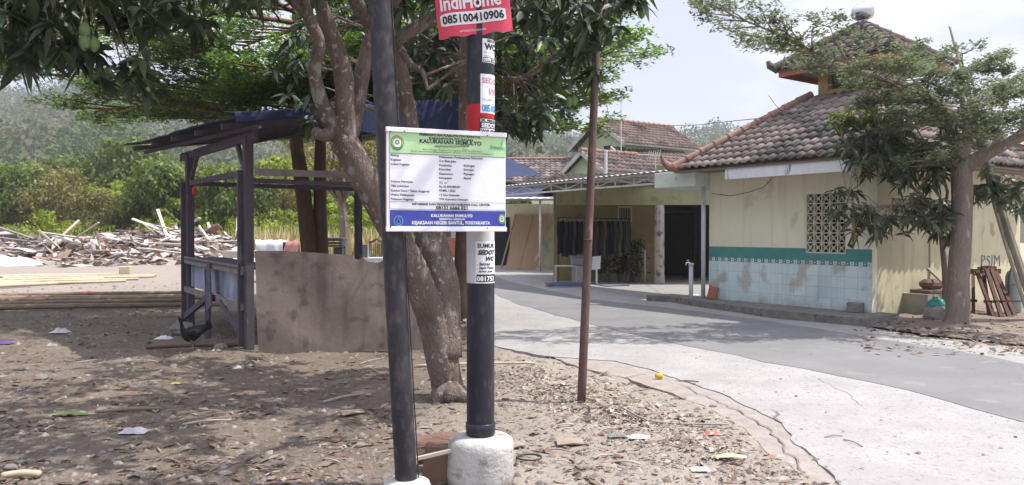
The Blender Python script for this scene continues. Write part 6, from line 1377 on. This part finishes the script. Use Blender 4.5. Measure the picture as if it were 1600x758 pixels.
# brick stack and low wall beyond the road bend
mb = MB(); BR = surf('red_brick', (.30, .12, .09), (.22, .09, .07), 5, .9, .4)
for j in range(6):
    for i in range(9): mb.box((-5.2 + i * .26 + (j % 2) * .1, 46, .1 + j * .2), (.25, .3, .19), bev=.01)
top('brick_stack', mb, BR, 'stack of red bricks beyond the bend of the road', 'brick stack', (-4, 46, 0))
# ---------------------------------------------------------------- ground litter
def gh(x, y): return float(ground_h(np.array([x]), np.array([y]))[0])
def in_dirt(x, y): return ~(pip(x, y, arr2(conc_poly)) | pip(x, y, arr2(strip_poly)))
leafmat('dead_leaf', [(.08, .055, .04), (.16, .115, .085), (.22, .17, .13), (.30, .25, .20), (.12, .108, .10), (.19, .10, .065), (.15, .14, .13)], .1, .9)
r = np.random.default_rng(51)
def scat(n, y0, y1, p0, p1):
    py = r.uniform(y0, y1, n * 2); px = r.uniform(p0, p1, n * 2); Y = H * F / (py - HOR); X = (px - 800) / F * Y; ok = in_dirt(X, Y) & (Y > 2.6); return X[ok][:n], Y[ok][:n]
X1, Y1 = scat(9000, 470, 800, -60, 1290)
X2, Y2 = r.uniform(-9, 1.5, 11000), r.uniform(2.8, 14, 11000); ok = in_dirt(X2, Y2); X = np.concatenate([X1, X2[ok]]); Y = np.concatenate([Y1, Y2[ok]])
cl_ = vnoise(X, Y, 61, .55) * .6 + vnoise(X, Y, 62, .2) * .4; keep = cl_ + r.uniform(-.2, .2, len(X)) > .47 + .14 * (X > 0); X, Y = X[keep], Y[keep]; n = len(X)
Z = np.minimum(ground_h(X, Y), .03) + .006
a = r.uniform(0, 6.283, n); D = unit(np.stack([np.cos(a), np.sin(a), r.normal(0, .22, n)], 1)); ln = .02 + .12 * r.random(n) ** 2; Nn = unit(np.stack([r.normal(0, .35, n), r.normal(0, .35, n), np.ones(n)], 1))
V, Fq = leafquads(np.stack([X, Y, Z], 1), D, Nn, ln, ln * r.uniform(.15, .5, n), .1)
tag(meshobj('leaf_litter', V, Fq, MATS['dead_leaf'], rnd=r.random(n)), 'dry brown leaf litter strewn over the shaded dirt', 'leaf litter', kind='stuff')
# litter on the verge right
py = r.uniform(480, 560, 3500); px = r.uniform(1340, 1640, 3500); Y = H * F / (py - HOR); X = (px - 800) / F * Y; kline = np.interp(px, [1340, 1450, 1600, 1700], [506, 522, 538, 550]); ok = (py < kline + 8 * r.normal(size=3500)) | (r.random(3500) < .10)
X, Y = X[ok], Y[ok]; n = len(X); a = r.uniform(0, 6.283, n); D = unit(np.stack([np.cos(a), np.sin(a), r.normal(0, .3, n)], 1)); ln = r.uniform(.04, .16, n)
V, Fq = leafquads(np.stack([X, Y, np.full(n, .034) + .05 * r.random(n) * (np.random.default_rng(1).random(n) > .6)], 1), D, unit(np.stack([r.normal(0, .4, n), r.normal(0, .4, n), np.ones(n)], 1)), ln, ln * .4, .1)
tag(meshobj('leaf_litter', V, Fq, MATS['dead_leaf'], rnd=r.random(n)), 'dry leaf litter gathered round the trunk by the prayer house', 'leaf litter', kind='stuff')
# verge mound under the right tree
gx2 = np.linspace(0, 1, 60); gy2 = np.linspace(0, 1, 20); UU, VV = np.meshgrid(gx2, gy2)
pxm = 1345 + UU * 420; pyf = np.interp(pxm, [1345, 1450, 1600, 1765], [509, 524, 541, 556]); pyb = 480 - UU * 6; pym = pyf * (1 - VV) + pyb * VV
Ym = H * F / (pym - HOR); Xm = (pxm - 800) / F * Ym; Zm = .014 + .06 * np.minimum(1, np.minimum(VV * 3.5, UU * 6)) + .05 * (vnoise(Xm, Ym, 71, .35) - .5) * np.minimum(1, VV * 4)
ii = np.arange(60 * 20).reshape(20, 60); vo = meshobj('dirt_verge', np.stack([Xm, Ym, Zm], -1).reshape(-1, 3), np.stack([ii[:-1, :-1], ii[:-1, 1:], ii[1:, 1:], ii[1:, :-1]], -1).reshape(-1, 4), surf('verge_dirt', (.24, .195, .165), (.16, .125, .105), 5, .97, .7, 8, (.35, .30, .26), .3, 14), smooth=True); vo['kind'] = 'structure'
# pebbles
def pebbles(n, X, Y, s0, s1, name, label, seed):
    q = np.random.default_rng(seed); base = np.array([[1, 0, 0], [.4, .9, 0], [-.6, .75, 0], [-1, -.1, 0], [-.3, -.9, 0], [.7, -.7, 0], [.35, .2, .8], [-.4, .25, .75], [.05, -.4, .7]])
    fc = [[0, 1, 6], [1, 7, 6], [1, 2, 7], [2, 3, 7], [3, 8, 7], [3, 4, 8], [4, 5, 8], [5, 0, 8], [0, 6, 8], [6, 7, 8]]
    s = s0 + (s1 - s0) * q.random(n) ** 5; a = q.uniform(0, 6.28, n); jit = 1 + q.normal(0, .16, (n, 9, 3)); P = base[None] * jit; P[..., 2] *= .75
    x = P[..., 0] * np.cos(a)[:, None] - P[..., 1] * np.sin(a)[:, None] * q.uniform(.6, 1, n)[:, None]; y = P[..., 0] * np.sin(a)[:, None] + P[..., 1] * np.cos(a)[:, None]
    V = np.stack([X[:, None] + x * s[:, None], Y[:, None] + y * s[:, None], (np.minimum(ground_h(X, Y), .03) - .0)[:, None] + P[..., 2] * s[:, None]], -1).reshape(-1, 3)
    Fc = (np.arange(n) * 9)[:, None, None] + np.array(fc)[None]; Fc = Fc.reshape(-1, 3)
    tag(meshobj(name, V, Fc, MATS['pebble'], rnd=np.repeat(q.random(n), 10)), label, 'pebbles', kind='stuff')
leafmat('pebble', [(.11, .095, .085), (.15, .13, .118), (.20, .175, .16), (.29, .26, .24)], 0, .95)
X1, Y1 = scat(9000, 470, 800, -60, 1290); pebbles(len(X1), X1, Y1, .005, .034, 'pebbles', 'grey pebbles and gravel scattered over the dirt', 4)
X3, Y3 = r.uniform(-15, 2, 4000), r.uniform(9, 24, 4000); ok = in_dirt(X3, Y3); pebbles(ok.sum(), X3[ok], Y3[ok], .01, .06, 'pebbles', 'coarser stones scattered over the far yard', 6)
# wood chips heap along the edge near the rusty pole
X4 = r.normal(0, 1, 7000); Y4 = r.normal(0, 1, 7000); ax0, ay0, ax1, ay1 = .15, 8.6, 1.75, 5.2
tt = r.random(7000); X4 = ax0 + (ax1 - ax0) * tt + X4 * .30 - .2; Y4 = ay0 + (ay1 - ay0) * tt + Y4 * .4 - .1; ok = in_dirt(X4, Y4); X4, Y4 = X4[ok], Y4[ok]; n = len(X4)
a = r.uniform(0, 6.283, n); D = unit(np.stack([np.cos(a), np.sin(a), r.normal(0, .3, n)], 1)); ln = .010 + .060 * r.random(n) ** 2.5
V, Fq = leafquads(np.stack([X4, Y4, np.minimum(ground_h(X4, Y4), .03) + .004 + .02 * r.random(n)], 1), D, unit(np.stack([r.normal(0, .5, n), r.normal(0, .5, n), np.ones(n)], 1)), ln, ln * r.uniform(.2, .8, n), .1)
leafmat('pale_chip', [(.12, .085, .065), (.22, .175, .14), (.32, .27, .225), (.44, .39, .34), (.26, .16, .12)], 0, .95)
tag(meshobj('wood_chips', V, Fq, MATS['pale_chip'], rnd=r.random(n)), 'pale chips and dry leaves banked along the broken road edge', 'wood chips', kind='stuff')
# grit on the paved shoulder
Xg = r.uniform(-.3, 9, 5200); Yg = r.uniform(3.2, 16, 5200); ok = pip(Xg, Yg, arr2(conc_poly)); Xg, Yg = Xg[ok], Yg[ok]; kk_ = vnoise(Xg, Yg, 81, .9) + r.uniform(-.3, .3, len(Xg)) > .5; Xg, Yg = Xg[kk_], Yg[kk_]; n = len(Xg)
a = r.uniform(0, 6.283, n); D = unit(np.stack([np.cos(a), np.sin(a), r.normal(0, .15, n)], 1)); ln = .006 + .05 * r.random(n) ** 4
V, Fq = leafquads(np.stack([Xg, Yg, np.full(n, .0195)], 1), D, unit(np.stack([r.normal(0, .2, n), r.normal(0, .2, n), np.ones(n)], 1)), ln, ln * r.uniform(.2, .7, n), .05)
tag(meshobj('road_grit', V, Fq, MATS['dead_leaf'], rnd=r.random(n)), 'fine grit and leaf crumbs blown over the road and its pale shoulder', 'grit', kind='stuff')
# individual things on the ground
STN = surf('stone', (.26, .24, .22), (.17, .155, .145), 12, .95, .5)
def stonemesh(seed):
    q = random.Random(seed); mb = MB(); n = 9; vs = []
    for j in range(6):
        ph_ = math.pi * (j + .5) / 6
        for i in range(n): th = 2 * math.pi * i / n; vs.append(Vector((math.sin(ph_) * math.cos(th), math.sin(ph_) * math.sin(th) * .8, math.cos(ph_) * .6)) * (1 + q.uniform(-.16, .16)))
    mb._a(vs, [[j * n + i, j * n + (i + 1) % n, (j + 1) * n + (i + 1) % n, (j + 1) * n + i][::-1] for j in range(5) for i in range(n)] + [list(range(n)), list(range(6 * n - 1, 5 * n - 1, -1))]); return mb
sp_ = [tag(stonemesh(i).build('stone', STN, None, uni=False), 'rough grey fist sized stone lying on the littered dirt', 'stone', 'loose stones on the dirt') for i in range(4)]
spots = [(62, 592, .10), (85, 582, .06), (145, 540, .08), (30, 610, .07), (70, 600, .05), (310, 590, .05), (340, 592, .06), (155, 640, .05), (20, 690, .06), (262, 565, .05), (270, 575, .06), (560, 735, .05), (350, 740, .05), (100, 720, .045), (15, 735, .06), (455, 690, .05), (430, 640, .04), (920, 735, .045), (975, 742, .04), (1050, 725, .035), (1115, 637, .04), (1138, 655, .03), (1160, 680, .03), (905, 640, .05), (965, 635, .05), (885, 560, .04), (700, 735, .04), (820, 690, .035), (390, 570, .05), (205, 570, .05), (240, 600, .05), (500, 650, .045), (540, 600, .045)]
for i, (x, y, s) in enumerate(spots):
    o = sp_[i % 4] if i < 4 else sp_[i % 4].copy()
    if i >= 4: COL.objects.link(o)
    p = G(x, y); o.location = (p.x, p.y, gh(p.x, p.y) + s * .12); o.scale = (s * random.uniform(.7, 1.1), s * random.uniform(.6, 1), s * random.uniform(.5, .8)); o.rotation_euler = (0, 0, random.uniform(0, 6))
def bag(label, x, y, w, h_, mat, seed, name='plastic_bag', cat='plastic bag'):
    p = G(x, y); lump(name, label, cat, (p.x, p.y, gh(p.x, p.y)), w, w * .6, h_, mat, seed, 14, 9)
PL = surf('grey_plastic', (.52, .52, .55), (.42, .41, .43), 8, .5, .5)
bag('crumpled pale grey plastic bag on the shaded dirt, largest near the lower left', 208, 678, .10, .05, PL, 11); bag('small white plastic scrap beside the front stall post', 371, 576, .05, .04, WT, 12); bag('white crumpled paper below the left stall post', 255, 531, .12, .06, WT, 13)
bag('dirty white bag scrap left of the small pit', 93, 521, .14, .08, PL, 14); bag('white plastic cup lid by the bamboo poles', 170, 474, .13, .08, WT, 15); bag('small red rag lying on the gravel by the bamboo', 140, 458, .22, .08, flat('red_rag', (.5, .07, .06)), 16, 'red_rag', 'rag')
bag('purple plastic scrap at the left edge of the photo', 4, 538, .12, .05, flat('purple_plastic', (.12, .06, .22)), 17); bag('red plastic wrapper in the chips near the broken road edge', 1115, 682, .06, .03, flat('red_wrap', (.6, .12, .08)), 18, 'wrapper', 'wrapper')
bag('white plastic scrap on the porch step beside the standpipe', 1087, 463, .10, .08, WT, 19); bag('white plastic scrap in the leaves at the grey brown trunk', 1528, 492, .16, .10, WT, 20); bag('pale grey plastic flake left of the cable', 1000, 686, .09, .03, PL, 21); bag('yellow leaf scrap on the shaded dirt mid left', 274, 600, .05, .02, flat('yellow_leaf', (.45, .42, .08)), 22, 'yellow_leaf', 'leaf')
bag('grey plastic flake in the chips right of the utility pole', 965, 684, .07, .04, STN, 23); bag('white wrapper lying near the bottom right of the dirt', 1095, 738, .06, .025, WT, 24, 'wrapper', 'wrapper')
# yellow cup
mb = MB(); p = G(1030, 592, .013); mb.tube([p + Vector((-.036, 0, .026)), p + Vector((.036, .01, .028))], [.022, .03], 14); top('yellow_cup', mb, flat('yellow_plastic', (.75, .42, .03)), 'small yellow plastic cup lying at the crack on the pale shoulder', 'cup', tuple(p), smooth=True)
# banana-leaf like scraps
GL = flat('green_scrap', (.16, .28, .08))
for x, y, w, m_, lb in ((1140, 720, .12, flat('pale_green_scrap', (.42, .50, .28)), 'curled pale green peel near the bottom right of the dirt'), (108, 648, .16, GL, 'fresh green leaf lying flat on the shaded dirt')):
    p = G(x, y); mb = MB(); vs = []
    for i in range(9):
        t_ = i / 8; wd = .045 * math.sin(math.pi * (t_ * .9 + .05)); z = gh(p.x, p.y) + .012 + .02 * math.sin(t_ * 3.1); vs += [p + Vector((-w + 2 * w * t_, wd, z)), p + Vector((-w + 2 * w * t_, 0, z + .012)), p + Vector((-w + 2 * w * t_, -wd, z))]
    mb._a(vs, [[3 * i + k, 3 * i + k + 1, 3 * i + k + 4, 3 * i + k + 3] for i in range(8) for k in range(2)]); top('leaf_scrap', mb, m_, lb, 'leaf', tuple(p), smooth=True)
# cable, hoop, sticks, cardboard
mb = MB(); mb.tube(smoothpath([G(968, 640) + UPZ * .03, G(985, 652) + UPZ * .04, G(1015, 662) + UPZ * .02, G(1060, 668) + UPZ * .025, G(1140, 670) + UPZ * .03], 5), .009, 7); top('grey_cable', mb, surf('grey_rubber', (.30, .29, .28), (.24, .23, .22), 6, .7), 'bent grey cable lying on the chips right of the rusty pole', 'cable', tuple(G(1000, 655)), smooth=True)
p = G(827, 719); mb = MB(); mb.tube([p + Vector((.085 * math.cos(a), .07 * math.sin(a), .014)) for a in np.linspace(0, 6.283, 25)], .007, 6, False); top('rubber_ring', mb, MATS['dark_metal'], 'thin black rubber ring on the dirt right of the round concrete foot', 'ring', tuple(p), smooth=True)
CB = surf('cardboard', (.32, .25, .20), (.25, .195, .155), 4, .95, .3)
for x, y, w, d_, rz, lb in ((890, 693, .10, .07, .1, 'flat square of brown cardboard on the dirt right of the utility pole'), (803, 700, .07, .06, .6, 'torn brown cardboard piece touching the round concrete foot'), (550, 650, .10, .05, .5, 'dark brown cardboard scrap left of the leaning pole'), (870, 602, .10, .07, .2, 'tan board scrap on the chip bank left of the rusty pole')):
    p = G(x, y); mb = MB(); z = gh(p.x, p.y) + .016; R_ = Matrix.Rotation(rz, 3, 'Z'); mb.poly([p + UPZ * z + R_ @ Vector(q) for q in ((-w, -d_, 0), (w * .2, -d_ * 1.15, .012), (w, -d_ * .9, 0), (w * .95, d_, .01), (0, d_ * 1.1, 0), (-w * .9, d_, .015))], .006, (0, 0, 1)); top('cardboard_piece', mb, CB, lb, 'cardboard', tuple(p))
def stick(x0, y0, x1, y1, r_, mat, label, name='stick', cat='stick', group=None):
    a, b_ = G(x0, y0), G(x1, y1); zr_ = (lambda q: .014 if pip(np.array([q.x]), np.array([q.y]), arr2(conc_poly))[0] else gh(q.x, q.y) + .008); a.z = zr_(a) + r_; b_.z = zr_(b_) + r_; m1 = a.lerp(b_, .5) + Vector((0, (b_ - a).length * random.uniform(-.04, .04), .01)); mb = MB(); mb.tube(smoothpath([a, m1, b_], 4), r_, 7); top(name, mb, mat, label, cat, tuple(a), group, True)
stick(648, 574, 835, 568, .013, BAM2, 'long thin pale bamboo strip lying behind the poles'); stick(228, 549, 385, 543, .022, RU, 'thin rusty pipe lying on the dirt beside the black hen', 'rusty_pipe', 'pipe')
stick(290, 667, 352, 658, .011, WOOD[1], 'pale broken stick on the shaded dirt lower left'); stick(150, 645, 250, 643, .016, BAM, 'bleached thick stick lying flat on the shaded dirt'); stick(283, 668, 360, 662, .008, WOOD[2], 'thin twig beside the pale broken stick'); stick(0, 752, 60, 750, .022, BAM2, 'thick pale log end at the bottom left corner'); stick(1290, 688, 1318, 686, .004, WOOD[1], 'short thin twig on the pale shoulder'); stick(1320, 692, 1350, 703, .004, WOOD[1], 'longer thin twig slanting on the pale shoulder', 'twig', 'twig'); stick(505, 632, 560, 618, .012, WOOD[2], 'grey twig slanting left of the leaning pole', 'twig', 'twig')
sx = random.Random(3)
for i in range(26):
    x, y = sx.uniform(20, 640), sx.uniform(560, 745); L = sx.uniform(15, 45); stick(x, y, x + L, y + sx.uniform(-9, 9), sx.uniform(.003, .006), WOOD[1 + sx.randrange(2)], 'short dry twig among the leaf litter on the shaded dirt', 'twig', 'twig', 'dry twigs in the leaf litter')
for i in range(16):
    x, y = sx.uniform(780, 1120), sx.uniform(590, 740); L = sx.uniform(15, 40); p = G(x, y)
    if pip(np.array([p.x]), np.array([p.y]), arr2(conc_poly))[0]: continue
    stick(x, y, x + L, y + sx.uniform(-9, 9), sx.uniform(.003, .007), WOOD[sx.randrange(3)], 'short dry twig on the sunlit dirt right of the poles', 'twig', 'twig', 'dry twigs on the sunlit dirt')
# log and wood blocks behind the concrete foot, small pit
mb = MB(); a, b_ = Vector((-.62, 4.98, .12)), Vector((-.28, 5.02, .14)); mb.tube([a, a.lerp(b_, .5) + UPZ * .01, b_], [.09, .10, .095], 12, True, .06); top('wood_log', mb, surf('red_bark', (.22, .13, .10), (.14, .09, .07), 8, .95, .8, stretch=(.4, 1, 1)), 'short reddish brown log between the two concrete feet', 'log', tuple(a))
mb = MB(); mb.box((-.44, 4.74, .10), (.22, .06, .25), Matrix.Rotation(.12, 3, 'Y'), .008); top('wood_board', mb, surf('dark_board', (.20, .12, .09), (.14, .09, .07), 4, .9, .3), 'dark brown board end wedged between the two concrete feet', 'board', (-.44, 4.74, 0))
mb = MB(); mb.beam(Vector((-.66, 4.62, .16)), Vector((-.36, 4.66, .22)), .03, .02); top('wood_strip', mb, WOOD[0], 'thin pale strip resting across the dark board by the leaning pole', 'strip', (-.66, 4.62, .1))
mb = MB(); p = G(110, 590); mb._a([p + Vector((.42 * math.cos(a) * (1 + .2 * math.sin(3 * a)), .2 * math.sin(a) * (1 + .2 * math.cos(4 * a)), gh(p.x, p.y) + .045 - .0 * i)) for i, a in enumerate(np.linspace(0, 6.1, 22))], [list(range(22))])
# rock near the stall
for x, y, s, lb in ((283, 523, .20, 'grey boulder at the foot of the left stall post'), (316, 520, .14, 'smaller dark boulder right of the left stall post'), (343, 548, .10, 'low flat rock beside the black hen'), (548, 532, .0, '')):
    if s == 0: continue
    p = G(x, y); o = stonemesh(int(x)).build('boulder', STN, None, uni=False); o.location = (p.x, p.y, s * .35); o.scale = (s, s, s); tag(o, lb, 'boulder')
p = G(672, 541); mb = MB(); mb.tube([p + Vector((-.1, .1, .07)), p + Vector((.25, .2, .07))], .07, 14); top('grey_pipe_piece', mb, MATS['kerb_stone'], 'short grey pipe piece at the right foot of the metal sheet', 'pipe', tuple(p), smooth=True)
# ---------------------------------------------------------------- hen
hn_ = thing('hen', 'black hen walking left on the dirt beside the stall', 'hen', tuple(G(300, 551)))
hn_.scale = (.66, .8, 1.12); hn_.rotation_euler = (0, 0, .25)
HM = surf('black_feather', (.006, .007, .011), (.014, .015, .022), 14, .7, .5, 5)
mb = MB()
path = [(.27, 0, .30), (.20, 0, .285), (.12, 0, .25), (.02, 0, .215), (-.08, 0, .205), (-.15, 0, .225), (-.185, 0, .27), (-.20, 0, .325), (-.215, 0, .365), (-.235, 0, .385), (-.262, 0, .380)]
rad = [.012, .035, .07, .092, .088, .062, .040, .030, .030, .026, .010]
mb.tube(smoothpath(path, 2), lerpr(rad, 2), 14); ob = mb.build('body', HM, hn_, smooth=True, uni=False)
mb = MB()
for s in (-1, 1):
    mb.tube([(-.02, s * .035, .15), (-.01, s * .037, .09)], [.035, .018], 8); mb.tube([(-.01, s * .037, .10), (.01, s * .038, .05), (-.005, s * .038, .008)], .010, 6)
    for a in (-.5, 0, .5, 3.14): mb.tube([(-.005, s * .038, .008), (-.005 - .045 * math.cos(a) * (1 if a != 3.14 else .6), s * .038 + .045 * math.sin(a), .004)], [.005, .003], 5)
mb.build('legs', surf('hen_leg', (.16, .14, .10), (.12, .1, .08), 8, .6), hn_, uni=False)
mb = MB()
for i in range(7): a = .2 + .11 * i; mb.poly([(.16, .02 - i * .006, .24), (.19, .02 - i * .006, .22), (.20 + .17 * math.cos(a), .02 - i * .006, .24 + .16 * math.sin(a)), (.175 + .17 * math.cos(a), .02 - i * .006, .262 + .16 * math.sin(a))], .004)
mb.build('tail', HM, hn_, uni=False)
for s in (-1, 1):
    mb = MB(); mb.tube([(-.09, s * .075, .235), (-.02, s * .09, .225), (.08, s * .07, .235), (.15, s * .04, .25)], [.02, .045, .04, .008], 8); mb.build('wing', HM, hn_, uni=False, smooth=True)
mb = MB(); mb.poly([(-.20, 0, .388), (-.25, 0, .392), (-.255, 0, .415), (-.24, 0, .402), (-.228, 0, .42), (-.216, 0, .402), (-.205, 0, .412)], .006); mb.build('comb', flat('comb_red', (.35, .03, .03)), hn_, uni=False)
mb = MB(); mb.tube([(-.255, 0, .380), (-.285, 0, .370)], [.008, .002], 6); mb.build('beak', MATS['ink_gold'], hn_, uni=False)
